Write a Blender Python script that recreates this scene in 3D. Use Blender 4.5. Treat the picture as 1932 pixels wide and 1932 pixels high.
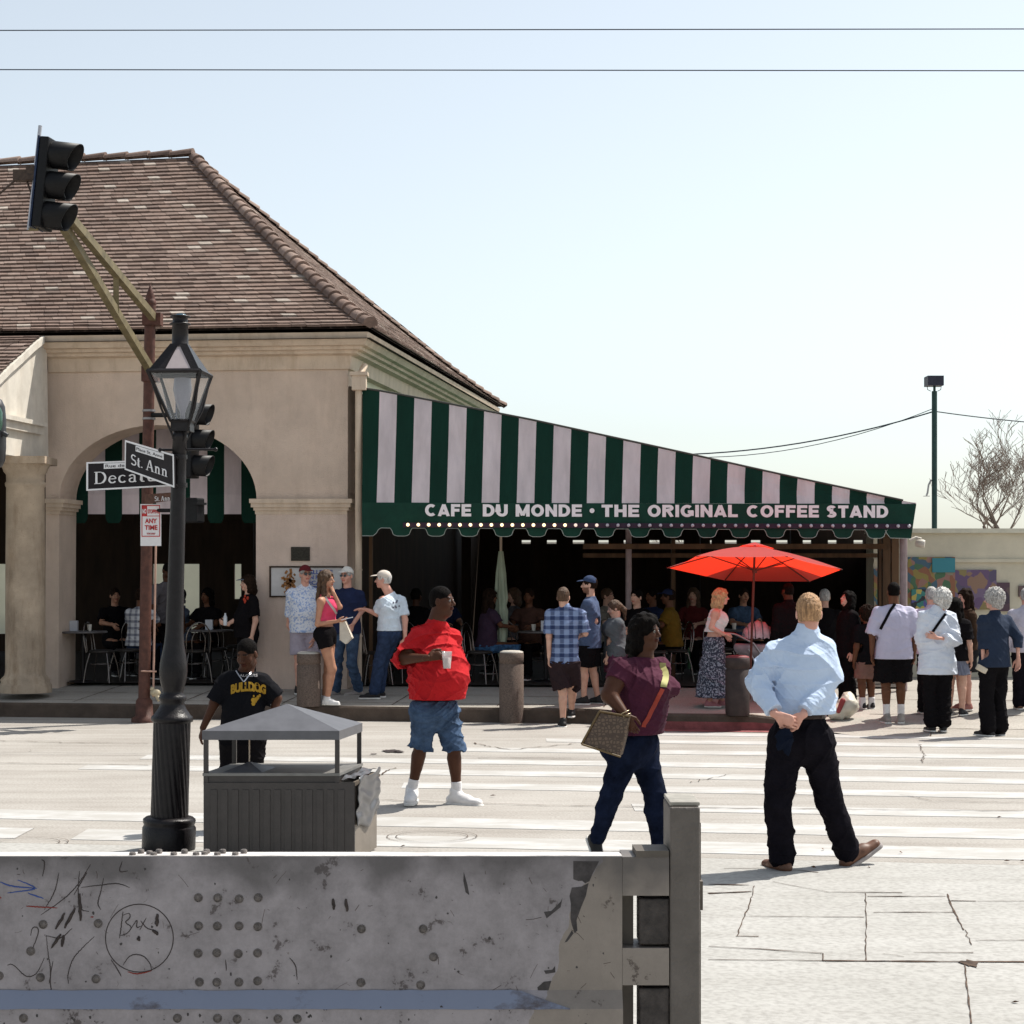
import bpy, math, random
import numpy as np
from mathutils import Vector, Matrix
from mathutils.bvhtree import BVHTree
from mathutils.geometry import tessellate_polygon
random.seed(7); np.random.seed(7)
for o in list(bpy.data.objects): bpy.data.objects.remove(o)
S = bpy.context.scene
C = S.collection
R_ = math.radians
# ---------------------------------------------------------------- camera
F = 3500.0; HX = 966.0; HY = 1090.0; CAMZ = 1.9; RW = 1932.0
cd = bpy.data.cameras.new('camera'); cam = bpy.data.objects.new('camera', cd); C.objects.link(cam)
cam.location = (0, 0, CAMZ); cam.rotation_euler = (R_(90), 0, 0)
cd.sensor_width = 36; cd.lens = 36*F/RW; cd.shift_y = (HY-HX)/RW
cd.clip_start = 0.05; cd.clip_end = 3000
S.camera = cam
# ---------------------------------------------------------------- world, sun, exposure
SUN_EL, SUN_AZ = 57.0, 57.0       # azimuth measured from +Y towards +X
w = bpy.data.worlds.new('World'); S.world = w; w.use_nodes = True
nt = w.node_tree; nt.nodes.clear()
sky = nt.nodes.new('ShaderNodeTexSky'); sky.sky_type = 'NISHITA'; sky.sun_disc = False
sky.sun_elevation = R_(SUN_EL); sky.sun_rotation = R_(SUN_AZ)
sky.air_density = 1.0; sky.dust_density = 1.5; sky.ozone_density = 1.6
bg = nt.nodes.new('ShaderNodeBackground'); bg.inputs[1].default_value = 0.122
wo = nt.nodes.new('ShaderNodeOutputWorld')
hs = nt.nodes.new('ShaderNodeHueSaturation'); hs.inputs['Saturation'].default_value = .46; hs.inputs['Value'].default_value = 1.16
tint = nt.nodes.new('ShaderNodeMix'); tint.data_type = 'RGBA'; tint.blend_type = 'MULTIPLY'; tint.inputs[0].default_value = 1; tint.inputs[7].default_value = (.945, .965, .935, 1)
nt.links.new(sky.outputs[0], hs.inputs['Color']); nt.links.new(hs.outputs[0], tint.inputs[6]); nt.links.new(tint.outputs[2], bg.inputs[0]); nt.links.new(bg.outputs[0], wo.inputs[0])
sd = bpy.data.lights.new('sun', 'SUN'); sd.energy = 5.0; sd.angle = R_(0.53); sd.color = (1.0, 0.95, 0.87)
sun = bpy.data.objects.new('sun', sd); C.objects.link(sun)
el, az = R_(SUN_EL), R_(SUN_AZ)
sdir = Vector((math.sin(az)*math.cos(el), math.cos(az)*math.cos(el), math.sin(el)))
sun.rotation_euler = sdir.to_track_quat('Z', 'Y').to_euler(); sun.location = (10, 10, 30)
S.view_settings.view_transform = 'Standard'; S.view_settings.look = 'None'
S.view_settings.exposure = 0.42; S.view_settings.gamma = 1.0
S.cycles.max_bounces = 6; S.cycles.use_denoising = True
# ---------------------------------------------------------------- helpers
def P(px, py, D): return Vector(((px-HX)/F*D, D, CAMZ+(HY-py)/F*D))
def q_of(X, D): return D + 0.149*X
def lerp(a, b, t): return a+(b-a)*t
def sstep(t): t = min(1, max(0, t)); return t*t*(3-2*t)
def kerb_q(X):      # perpendicular distance of the far kerb
    a = lerp(24.3, 23.5, sstep((X-0.95)/0.7))
    return lerp(a, 22.6, sstep((X-3.55)/0.9))
def far_z(X, q):
    z1 = 0.19+0.15*min(1, max(0, (q-24.3)/2.3))
    z2 = 0.35*sstep((q-22.6)/4.6)
    return lerp(z1, z2, sstep((X-3.15)/0.7))
def gz(X, D):
    q = q_of(X, D)
    if q < kerb_q(X): return 0.0
    return far_z(X, q)
def gpt(px, py, z0=None):   # ground point seen at a pixel
    D = 12.0
    lo, hi = 6.0, 60.0
    for _ in range(50):
        D = 0.5*(lo+hi); X = (px-HX)/F*D; z = CAMZ+(HY-py)/F*D
        if z > (gz(X, D) if z0 is None else z0): lo = D
        else: hi = D
    return Vector(((px-HX)/F*D, D, gz((px-HX)/F*D, D) if z0 is None else z0))

ORG = {}
def tag(o, label=None, cat=None, group=None, kind=None):
    if label: o['label'] = label
    if cat: o['category'] = cat
    if group: o['group'] = group
    if kind: o['kind'] = kind
    return o
def thing(name, label, cat, loc=(0, 0, 0), group=None):
    o = bpy.data.objects.new(name, None); C.objects.link(o); o.location = loc; o.empty_display_size = 0.2
    ORG[o.name] = Vector(loc)
    return tag(o, label, cat, group)
def link_mesh(name, me, m, parent=None, origin=None):
    o = bpy.data.objects.new(name, me); C.objects.link(o)
    if m is not None: me.materials.append(m)
    if parent is not None:
        o.parent = parent; ORG[o.name] = ORG[parent.name].copy()
    else:
        org = Vector(origin) if origin is not None else Vector((0, 0, 0))
        ORG[o.name] = org; o.location = org
    return o
def new_mesh(name, verts, faces, m=None, parent=None, smooth=False, origin=None, cols=None, seams=None):
    org = ORG[parent.name] if parent is not None else (Vector(origin) if origin is not None else Vector((0, 0, 0)))
    v = np.asarray([tuple(p) for p in verts] if not isinstance(verts, np.ndarray) else verts, dtype=np.float64)-np.array(org)
    me = bpy.data.meshes.new(name)
    if isinstance(faces, np.ndarray) and faces.ndim == 2:
        nf, k = faces.shape
        me.vertices.add(len(v)); me.vertices.foreach_set('co', v.astype(np.float32).ravel())
        me.loops.add(nf*k); me.loops.foreach_set('vertex_index', faces.astype(np.int32).ravel())
        me.polygons.add(nf); me.polygons.foreach_set('loop_start', np.arange(0, nf*k, k, dtype=np.int32))
        me.polygons.foreach_set('loop_total', np.full(nf, k, dtype=np.int32))
        me.update(calc_edges=True)
    else:
        me.from_pydata([tuple(p) for p in v], [], [tuple(f) for f in faces]); me.update()
    if smooth: me.polygons.foreach_set('use_smooth', [True]*len(me.polygons))
    if cols is not None:
        ca = me.color_attributes.new('Col', 'FLOAT_COLOR', 'POINT')
        ca.data.foreach_set('color', np.asarray(cols, dtype=np.float32).ravel())
    return link_mesh(name, me, m, parent, origin)

class MB:
    def __init__(s): s.v = []; s.f = []; s.sm = []; s.c = []; s.col = (1, 1, 1, 1)
    def add(s, vs, fs, smooth=False):
        b = len(s.v); s.v += [Vector(p) for p in vs]; s.f += [tuple(b+i for i in f) for f in fs]; s.sm += [smooth]*len(fs)
        s.c += [s.col]*len(vs)
    def box(s, c, size, R=None):
        c = Vector(c); hx, hy, hz = size[0]/2, size[1]/2, size[2]/2
        vs = [Vector((x, y, z)) for x in (-hx, hx) for y in (-hy, hy) for z in (-hz, hz)]
        if R is not None: vs = [R @ p for p in vs]
        s.add([c+p for p in vs], [(0,1,3,2),(4,6,7,5),(0,4,5,1),(2,3,7,6),(0,2,6,4),(1,5,7,3)])
    def hexa(s, a, b):   # two quads (4 points each) joined
        s.add(list(a)+list(b), [(3,2,1,0),(4,5,6,7),(0,1,5,4),(1,2,6,5),(2,3,7,6),(3,0,4,7)])
    def prism(s, poly, off, smooth=False):
        n = len(poly); off = Vector(off); poly = [Vector(p) for p in poly]
        tri = tessellate_polygon([poly])
        s.add(poly+[p+off for p in poly], [tuple(t) for t in tri]+[tuple(i+n for i in reversed(t)) for t in tri]
              + [(i, (i+1) % n, (i+1) % n+n, i+n) for i in range(n)], smooth)
    def ring(s, pts_rings, closed=True, caps=True, smooth=True):
        n = len(pts_rings[0]); vs = [p for r in pts_rings for p in r]; fs = []
        for i in range(len(pts_rings)-1):
            for j in range(n if closed else n-1):
                k = (j+1) % n; fs.append((i*n+j, i*n+k, (i+1)*n+k, (i+1)*n+j))
        s.add(vs, fs, smooth)
        if caps and closed:
            s.add(pts_rings[0], [tuple(reversed(range(n)))]); s.add(pts_rings[-1], [tuple(range(n))])
    def cyl(s, a, b, r0, r1=None, n=16, caps=True):
        a = Vector(a); b = Vector(b); r1 = r0 if r1 is None else r1
        s.tube([a, b], [r0, r1], n, caps)
    def tube(s, pts, r, n=8, caps=True, smooth=True):
        pts = [Vector(p) for p in pts]
        if not hasattr(r, '__len__'): r = [r]*len(pts)
        d0 = (pts[1]-pts[0]).normalized(); up = Vector((0, 0, 1)) if abs(d0.z) < .9 else Vector((0, 1, 0))
        rings = []; x = d0.cross(up).normalized()
        for i, p in enumerate(pts):
            d = (pts[min(i+1, len(pts)-1)]-pts[max(i-1, 0)]).normalized()
            x = (x-d*x.dot(d)).normalized(); y = d.cross(x)
            rings.append([p+(x*math.cos(2*math.pi*k/n)+y*math.sin(2*math.pi*k/n))*r[i] for k in range(n)])
        s.ring(rings, True, caps, smooth)
    def lathe(s, base, prof, n=24, axis=(0, 0, 1), twist=None):
        base = Vector(base); ax = Vector(axis).normalized(); q = Vector((0, 0, 1)).rotation_difference(ax)
        rings = []
        for i, (r, h) in enumerate(prof):
            rr = []
            for k in range(n):
                a = 2*math.pi*k/n; r2 = r if twist is None else r*twist(i, h, a)
                rr.append(base+q @ Vector((r2*math.cos(a), r2*math.sin(a), h)))
            rings.append(rr)
        s.ring(rings, True, True, True)
    def sphere(s, c, r, n=12, m=8):
        c = Vector(c); r = r if hasattr(r, '__len__') else (r, r, r); rings = []
        for i in range(m+1):
            t = math.pi*(i/m); st = max(math.sin(t), 1e-3)
            rings.append([c+Vector((r[0]*st*math.cos(2*math.pi*k/n), r[1]*st*math.sin(2*math.pi*k/n), -r[2]*math.cos(t))) for k in range(n)])
        s.ring(rings, True, False, True)
    def build(s, name, m=None, parent=None, origin=None, bevel=0, color=False):
        o = new_mesh(name, s.v, s.f, m, parent, False, origin, cols=s.c if color else None)
        o.data.polygons.foreach_set('use_smooth', s.sm)
        if bevel:
            b = o.modifiers.new('bevel', 'BEVEL'); b.width = bevel; b.segments = 2; b.limit_method = 'ANGLE'; b.angle_limit = R_(40)
        return o
# ---------------------------------------------------------------- materials
MATS = {}
def nodes(name):
    m = bpy.data.materials.new(name); m.use_nodes = True; nt = m.node_tree
    b = nt.nodes['Principled BSDF']; return m, nt, b
def N(nt, t, **kw):
    n = nt.nodes.new(t)
    for k, v in kw.items():
        if k.startswith('i_'): n.inputs[k[2:].replace('_', ' ')].default_value = v
        else: setattr(n, k, v)
    return n
def c4(c): return (c[0], c[1], c[2], 1.0)
def sc(c, f): return (min(1, c[0]*f), min(1, c[1]*f), min(1, c[2]*f))
def hexc(h):   # sRGB hex -> linear
    v = [int(h[i:i+2], 16)/255 for i in (0, 2, 4)]
    return tuple((x/12.92 if x <= .04045 else ((x+.055)/1.055)**2.4) for x in v)
def mat(name, col, rough=.7, var=.15, scale=8, bump=.0, bscale=None, metal=0.0, spec=.3, col2=None, detail=6, stretch=(1, 1, 1), thr=(.35, .65), attr=False, trans=0, sheen=0, grime=0):
    """one surface: base colour broken up by two noises, with a fine bump"""
    if name in MATS: return MATS[name]
    m, nt, b = nodes(name); L = nt.links
    tc = N(nt, 'ShaderNodeTexCoord'); mp = N(nt, 'ShaderNodeMapping'); mp.inputs['Scale'].default_value = stretch
    L.new(tc.outputs['Object'], mp.inputs[0])
    n1 = N(nt, 'ShaderNodeTexNoise'); n1.inputs['Scale'].default_value = scale; n1.inputs['Detail'].default_value = detail; n1.inputs['Roughness'].default_value = .62
    L.new(mp.outputs[0], n1.inputs['Vector'])
    cr = N(nt, 'ShaderNodeValToRGB'); cr.color_ramp.elements[0].position = thr[0]; cr.color_ramp.elements[1].position = thr[1]
    cr.color_ramp.elements[0].color = c4(sc(col, 1-var)) if col2 is None else c4(col2); cr.color_ramp.elements[1].color = c4(sc(col, 1+var*.6))
    L.new(n1.outputs[0], cr.inputs[0])
    out = cr.outputs[0]
    if grime:
        mg2 = N(nt, 'ShaderNodeMapping'); mg2.inputs['Scale'].default_value = (1.6, 1.6, .28); L.new(tc.outputs['Object'], mg2.inputs[0])
        ng = N(nt, 'ShaderNodeTexNoise'); ng.inputs['Scale'].default_value = 3.2; ng.inputs['Detail'].default_value = 9; ng.inputs['Roughness'].default_value = .68; L.new(mg2.outputs[0], ng.inputs['Vector'])
        rg = N(nt, 'ShaderNodeValToRGB'); rg.color_ramp.elements[0].position = .30; rg.color_ramp.elements[1].position = .52; rg.color_ramp.elements[0].color = (.62, .56, .50, 1); rg.color_ramp.elements[1].color = (1, 1, 1, 1); L.new(ng.outputs[0], rg.inputs[0])
        xg = N(nt, 'ShaderNodeMix', data_type='RGBA', blend_type='MULTIPLY'); xg.inputs[0].default_value = grime; L.new(out, xg.inputs[6]); L.new(rg.outputs[0], xg.inputs[7])
        nk = N(nt, 'ShaderNodeTexNoise'); nk.inputs['Scale'].default_value = 55; nk.inputs['Detail'].default_value = 2; L.new(tc.outputs['Object'], nk.inputs['Vector'])
        rk_ = N(nt, 'ShaderNodeValToRGB'); rk_.color_ramp.elements[0].position = .28; rk_.color_ramp.elements[1].position = .36; rk_.color_ramp.elements[0].color = (.8, .76, .72, 1); rk_.color_ramp.elements[1].color = (1, 1, 1, 1); L.new(nk.outputs[0], rk_.inputs[0])
        xk = N(nt, 'ShaderNodeMix', data_type='RGBA', blend_type='MULTIPLY'); xk.inputs[0].default_value = grime; L.new(xg.outputs[2], xk.inputs[6]); L.new(rk_.outputs[0], xk.inputs[7]); out = xk.outputs[2]
    if attr:
        at = N(nt, 'ShaderNodeAttribute'); at.attribute_name = 'Col'
        mx = N(nt, 'ShaderNodeMix', data_type='RGBA', blend_type='MULTIPLY'); mx.inputs[0].default_value = 1
        L.new(out, mx.inputs[6]); L.new(at.outputs[0], mx.inputs[7]); out = mx.outputs[2]
    L.new(out, b.inputs['Base Color'])
    b.inputs['Roughness'].default_value = rough; b.inputs['Metallic'].default_value = metal
    b.inputs['Specular IOR Level'].default_value = spec
    if sheen: b.inputs['Sheen Weight'].default_value = sheen
    if bump:
        n2 = N(nt, 'ShaderNodeTexNoise'); n2.inputs['Scale'].default_value = bscale or scale*6; n2.inputs['Detail'].default_value = 4
        L.new(mp.outputs[0], n2.inputs['Vector'])
        bp = N(nt, 'ShaderNodeBump'); bp.inputs['Strength'].default_value = min(1, bump*2); bp.inputs['Distance'].default_value = .01+bump*.02
        L.new(n2.outputs[0], bp.inputs['Height']); L.new(bp.outputs[0], b.inputs['Normal'])
    if trans:
        tr = N(nt, 'ShaderNodeBsdfTranslucent'); L.new(out, tr.inputs[0])
        mx = N(nt, 'ShaderNodeMixShader'); mx.inputs[0].default_value = trans
        L.new(b.outputs[0], mx.inputs[1]); L.new(tr.outputs[0], mx.inputs[2]); L.new(mx.outputs[0], nt.nodes['Material Output'].inputs[0])
    MATS[name] = m
    return m
def text_mesh(s, size=1.0, bold=0.0, xs=1.0, extr=0.002, space=1.0):
    """verts/faces of a line of lettering in XY, cap height = size, starting at x = 0; returns width too"""
    cu = bpy.data.curves.new('t', 'FONT'); cu.body = s; cu.size = 1.0; cu.offset = bold; cu.extrude = extr; cu.space_character = space; cu.resolution_u = 4
    o = bpy.data.objects.new('t', cu); C.objects.link(o); dg = bpy.context.evaluated_depsgraph_get(); dg.update()
    me = bpy.data.meshes.new_from_object(o.evaluated_get(dg))
    v = np.array([tuple(p.co) for p in me.vertices]) if len(me.vertices) else np.zeros((0, 3)); f = [tuple(p.vertices) for p in me.polygons]
    bpy.data.objects.remove(o); bpy.data.curves.remove(cu); bpy.data.meshes.remove(me)
    return v, f
CAPH = None
def put_text(mb, s, origin, ux, uy, height, width=None, bold=0.0, depth=.003, space=1.0, ref='H'):
    """letters with cap height `height` (metres) from origin along ux, up uy; optional exact width"""
    global CAPH
    if CAPH is None:
        vv, _ = text_mesh('H'); CAPH = vv[:, 1].max()
    ux = Vector(ux).normalized(); uy = Vector(uy).normalized(); n = ux.cross(uy).normalized(); origin = Vector(origin)
    v, f = text_mesh(s, bold=bold, space=space)
    k = height/CAPH
    x0, x1 = v[:, 0].min(), v[:, 0].max()
    kx = k if width is None else width/(x1-x0)
    zz = v[:, 2]; zs = depth/(zz.max()-zz.min())
    mb.add([origin+ux*((p[0]-x0)*kx)+uy*(p[1]*k)+n*((p[2]-zz.min())*zs) for p in v], f)
    return (x1-x0)*kx

GLY = {}
def _arc(cx, cy, rx, ry, a0, a1, n=14): return [(cx+rx*math.cos(math.radians(a0+(a1-a0)*i/n)), cy+ry*math.sin(math.radians(a0+(a1-a0)*i/n))) for i in range(n+1)]
def glyph_strokes(ch, t):
    h = t/2; W = .72
    V = lambda x: [(x, 0), (x, 1)]
    O = _arc(.42, .5, .42-h, .5-h, 0, 360, 28)
    g = {'I': ([V(h)], t), 'L': ([V(h), [(h, h), (.62, h)]], .62), 'E': ([V(h), [(h, h), (.66, h)], [(h, .5), (.62, .5)], [(h, 1-h), (.66, 1-h)]], .66), 'F': ([V(h), [(h, .5), (.58, .5)], [(h, 1-h), (.63, 1-h)]], .63),
        'T': ([V(.34), [(0, 1-h), (.68, 1-h)]], .68), 'H': ([V(h), V(.74-h), [(h, .5), (.74-h, .5)]], .74), 'U': ([[(h, 1), (h, .38)]+_arc(.37, .38, .37-h, .38-h, 180, 360)+[(.74-h, 1)]], .74),
        'N': ([V(h), V(.76-h), [(h*.9, .98), (.76-h*.9, .02)]], .76), 'M': ([V(h), V(.92-h), [(h*.9, .97), (.46, .10)], [(.92-h*.9, .97), (.46, .10)]], .92),
        'A': ([[(h*.8, 0), (.40, 1-h*.1)], [(.80-h*.8, 0), (.40, 1-h*.1)], [(.2, .27), (.6, .27)]], .80), 'O': ([O], .84), 'C': ([_arc(.42, .5, .42-h, .5-h, 48, 312, 22)], .80),
        'G': ([_arc(.42, .5, .42-h, .5-h, 48, 345, 24), [(.46, .44), (.82, .44)], [(.82-h*.8, .5), (.82-h*.8, .10)]], .84), 'D': ([V(h), [(h, 1-h), (.32, 1-h)]+_arc(.34, .5, .42-h, .5-h, 90, -90)+[(h, h)]], .77),
        'R': ([V(h), [(h, 1-h), (.42, 1-h)]+_arc(.44, .74, .28-h, .26-h*.98, 90, -90)+[(h, .48)], [(.40, .46), (.68-h*.5, 0)]], .74),
        'S': ([_arc(.34, .735, .31-h, .265-h*.98, 20, 270, 16)[0:]+_arc(.34, .268, .33-h, .268-h*.98, 90, -160, 16)], .68)}
    return g[ch]
def serif_glyph(ch):
    a, b = .125, .06; X = .62      # thick and thin strokes, x-height
    def sf(x, y, w_=.26): return ([(x-w_/2, y), (x+w_/2, y)], .045)
    lo, hi = .022, .978
    g = {'D': ([([(.14, 0), (.14, 1)], a), (([(.14, 1-b/2), (.32, 1-b/2)]+_arc(.34, .5, .36, .47, 90, 55, 4)), b), (_arc(.34, .5, .36, .47, 60, -60, 12), a), (_arc(.34, .5, .36, .47, -55, -90, 4)+[(.14, b/2)], b), sf(.14, lo), sf(.14, hi)], .80),
      'A': ([([(.08, 0), (.37, .98)], b), ([(.40, .98), (.70, 0)], a), ([(.20, .33), (.58, .33)], b), sf(.08, lo, .24), sf(.70, lo, .26)], .82),
      'S': ([(_arc(.30, .74, .22, .225, 30, 270, 16)+_arc(.30, .27, .25, .235, 90, -150, 16), a*.85)], .60),
      'e': ([([(.08, .36), (.46, .36)], b), (_arc(.28, .32, .21, .29, 8, 180, 12), b*1.2), (_arc(.28, .32, .21, .29, 175, 325, 14), a*.8)], .56),
      'c': ([(_arc(.28, .32, .21, .29, 45, 130, 8), b*1.2), (_arc(.28, .32, .21, .29, 125, 320, 16), a*.85)], .54),
      'a': ([(_arc(.26, .46, .16, .16, 165, 0, 10)+[(.42, .10), (.50, .02)], a*.8), (_arc(.26, .19, .17, .165, 80, 360, 18), a*.7)], .58),
      't': ([([(.18, .84), (.18, .14)]+_arc(.30, .14, .12, .12, 180, 300, 6), a*.85), ([(.04, .60), (.36, .60)], b)], .42),
      'u': ([([(.14, .62), (.14, .2)]+_arc(.28, .2, .14, .17, 180, 330, 8), a*.85), ([(.48, .62), (.48, 0)], a*.85), sf(.10, .60, .16), sf(.44, .60, .16), sf(.52, lo, .14)], .66),
      'r': ([([(.16, .62), (.16, 0)], a*.85), (_arc(.34, .42, .16, .17, 150, 55, 7), a*.7), sf(.16, lo, .26), sf(.11, .60, .15)], .50),
      'n': ([([(.16, .62), (.16, 0)], a*.85), (_arc(.33, .42, .16, .18, 150, 0, 9)+[(.49, 0)], a*.85), sf(.16, lo, .26), sf(.50, lo, .26), sf(.11, .60, .15)], .68),
      '.': ([([(.07, .03), (.07, .13)], .10)], .20), ' ': ([], .22), 'd': ([([(.46, 1), (.46, 0)], a*.85), (_arc(.27, .31, .19, .29, 40, 320, 18), a*.8), sf(.41, .98, .14)], .60), 'R': ([([(.14, 0), (.14, 1)], a), ([(.14, .97), (.34, .97)]+_arc(.34, .74, .22, .23, 90, -90, 12)+[(.14, .5)], a*.8), ([(.36, .48), (.66, .02)], a*.9), sf(.14, lo), sf(.14, hi), sf(.68, lo, .16)], .76)}
    return g[ch]
def serif_text(mb, s, origin, ux, uy, height, width):
    return block_text(mb, s, origin, ux, uy, height, width, gap=.07, depth=.003, glyph=serif_glyph)
def block_text(mb, s, origin, ux, uy, height, width, t=.235, gap=.10, depth=.006, glyph=None):
    """heavy grotesque capitals from strokes with square ends"""
    ux = Vector(ux).normalized(); uy = Vector(uy).normalized(); n = ux.cross(uy).normalized(); G_ = glyph or (lambda c: ([(pl, t) for pl in glyph_strokes(c, t)[0]], glyph_strokes(c, t)[1])); tot = sum(G_(c)[1] for c in s)+gap*(len(s)-1); kx = width/tot; x = 0; lay = 0
    for ch in s:
        st, w_ = G_(ch)
        for pl, t in st:
            P2 = [Vector((p[0], p[1])) for p in pl]; closed = (P2[0]-P2[-1]).length < 1e-4; L_ = []; m = len(P2)
            for i in range(m):
                a = P2[i-1] if i > 0 else (P2[-2] if closed else None); b = P2[i+1] if i < m-1 else (P2[1] if closed else None)
                d = ((b-P2[i]).normalized() if b is not None else Vector((0, 0)))+((P2[i]-a).normalized() if a is not None else Vector((0, 0))); d.normalize(); s_ = Vector((-d.y, d.x))
                k = t/2
                if a is not None and b is not None: k = t/2/max(.6, abs(s_.dot(Vector((-(b-P2[i]).normalized().y, (b-P2[i]).normalized().x)))))
                L_.append((P2[i]-s_*k, P2[i]+s_*k))
            dz = depth+.0004*lay; lay = (lay+1) % 6
            def w3(p, z): return origin+ux*((x+p.x)*kx)+uy*(min(1.0, max(0.0, p.y)) if not closed else p.y)*height+n*z
            vs = []; fs = []
            for (p, q) in L_: vs += [w3(p, 0), w3(q, 0), w3(p, dz), w3(q, dz)]
            for i in range(m-1):
                a, b = i*4, (i+1)*4; fs += [(a+2, b+2, b+3, a+3), (a, a+2, a+3, a+1) if i == 0 else (a+2, a+3, b+3, b+2)][:1]; fs += [(a, b, b+2, a+2), (a+1, a+3, b+3, b+1)]
            fs += [(0, 2, 3, 1), ((m-1)*4, (m-1)*4+1, (m-1)*4+3, (m-1)*4+2)]
            mb.add(vs, fs)
        x += w_+gap
# ---------------------------------------------------------------- figures: distance fields turned into meshes
class Field:
    def __init__(s, lo, hi, h):
        s.h = h; s.lo = np.array(lo, float); s.n = np.maximum(4, np.ceil((np.array(hi)-s.lo)/h).astype(int)+1)
        s.ax = [(s.lo[i]+h*np.arange(s.n[i])).astype(np.float32) for i in range(3)]
        s.f = np.full(tuple(s.n), 0.25, np.float32)
    def sl(s, lo, hi):
        a = np.clip(np.floor((np.array(lo)-s.lo)/s.h).astype(int), 0, s.n-1); b = np.clip(np.ceil((np.array(hi)-s.lo)/s.h).astype(int)+1, 1, s.n)
        if np.any(b <= a): return None, None
        sl = tuple(slice(a[i], b[i]) for i in range(3))
        return sl, (s.ax[0][sl[0]][:, None, None], s.ax[1][sl[1]][None, :, None], s.ax[2][sl[2]][None, None, :])
    def mix(s, sl, d, k):
        f = s.f[sl]
        if k > 0:
            hh = np.clip(.5+.5*(f-d)/k, 0, 1); s.f[sl] = f*(1-hh)+d*hh-k*hh*(1-hh)
        else: s.f[sl] = np.minimum(f, d)
    def cone(s, a, b, ra, rb, k=.02, flat=None, ff=1.0):
        a = np.array(a, float); b = np.array(b, float); m = max(ra, rb)*max(1.0, 1/ff)+k+.02
        sl, X = s.sl(np.minimum(a, b)-m, np.maximum(a, b)+m)
        if sl is None: return
        ab = b-a; L2 = float(ab@ab)+1e-9
        px, py, pz = X[0]-a[0], X[1]-a[1], X[2]-a[2]
        t = np.clip((px*ab[0]+py*ab[1]+pz*ab[2])/L2, 0, 1)
        dx, dy, dz = px-t*ab[0], py-t*ab[1], pz-t*ab[2]
        if flat is not None:
            fl = np.array(flat, float); dn = dx*fl[0]+dy*fl[1]+dz*fl[2]; q = (1/ff-1)
            dx, dy, dz = dx+fl[0]*dn*q, dy+fl[1]*dn*q, dz+fl[2]*dn*q
        s.mix(sl, (np.sqrt(dx*dx+dy*dy+dz*dz)-(ra+(rb-ra)*t)).astype(np.float32), k)
    def ell(s, c, r, R=None, k=.02, sub=False):
        c = np.array(c, float); r = np.array(r, float); m = r.max()+k+.02
        sl, X = s.sl(c-m, c+m)
        if sl is None: return
        p = [X[0]-c[0], X[1]-c[1], X[2]-c[2]]
        if R is not None: p = [p[0]*R[i][0]+p[1]*R[i][1]+p[2]*R[i][2] for i in range(3)]   # rows of R = local axes
        k0 = np.sqrt((p[0]/r[0])**2+(p[1]/r[1])**2+(p[2]/r[2])**2); k1 = np.sqrt((p[0]/r[0]**2)**2+(p[1]/r[1]**2)**2+(p[2]/r[2]**2)**2)+1e-6
        d = (k0*(k0-1)/k1).astype(np.float32)
        if not sub: s.mix(sl, d, k)
        else:
            f = s.f[sl]; d = -d
            if k > 0:
                hh = np.clip(.5-.5*(f-d)/k, 0, 1); s.f[sl] = f*(1-hh)+d*hh+k*hh*(1-hh)
            else: s.f[sl] = np.maximum(f, d)
    def clip(s, n, d):     # keep where n.p < d
        s.f = np.maximum(s.f, (s.ax[0][:, None, None]*n[0]+s.ax[1][None, :, None]*n[1]+s.ax[2][None, None, :]*n[2]-d).astype(np.float32))
    def folds(s, amp, fr=(22, 22, 30), seed=0, warp=2.0):
        x, y, z = s.ax[0][:, None, None], s.ax[1][None, :, None], s.ax[2][None, None, :]
        rs = np.random.RandomState(int(abs(seed)*100)+7); tot = np.zeros_like(s.f)
        for j in range(6):
            a = rs.uniform(0, 6.28); tilt = rs.uniform(.15, .95); d = (math.cos(a)*(1-tilt*.5), math.sin(a)*(1-tilt*.5), tilt*rs.choice([-1, 1])); k = (fr[0]*(1-tilt)+fr[2]*tilt)*(rs.uniform(.6, 1.0) if j < 3 else rs.uniform(1.4, 2.2)); aj = 1.0 if j < 3 else .5
            ph = k*(d[0]*x+d[1]*y+d[2]*z)+1.5*np.sin(rs.uniform(4, 8)*x+rs.uniform(3, 7)*z+rs.uniform(0, 6))+1.0*np.sin(rs.uniform(7, 12)*z-rs.uniform(5, 9)*y+rs.uniform(0, 6))
            m = np.clip(.45+.75*np.sin(rs.uniform(5, 9)*x+rs.uniform(0, 6)+rs.uniform(4, 7)*z)*np.cos(rs.uniform(4, 8)*z+rs.uniform(0, 6)+3*y), 0, 1)
            r = 1-np.abs(np.sin(ph)); tot += (aj*r*r*r*m).astype(np.float32)
        s.f = s.f-(amp*1.5*(tot-.55)).astype(np.float32)
    def lumps(s, amp, fr, seed=0):
        x, y, z = s.ax[0][:, None, None], s.ax[1][None, :, None], s.ax[2][None, None, :]
        a = np.sin(fr*x+seed+1.7*np.sin(fr*.6*z+seed))*np.sin(fr*1.1*y+1.3*seed+1.5*np.sin(fr*.7*x))*np.sin(fr*.9*z+seed*.3+1.2*np.sin(fr*.8*y))
        s.f = s.f+(amp*a).astype(np.float32)
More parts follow.
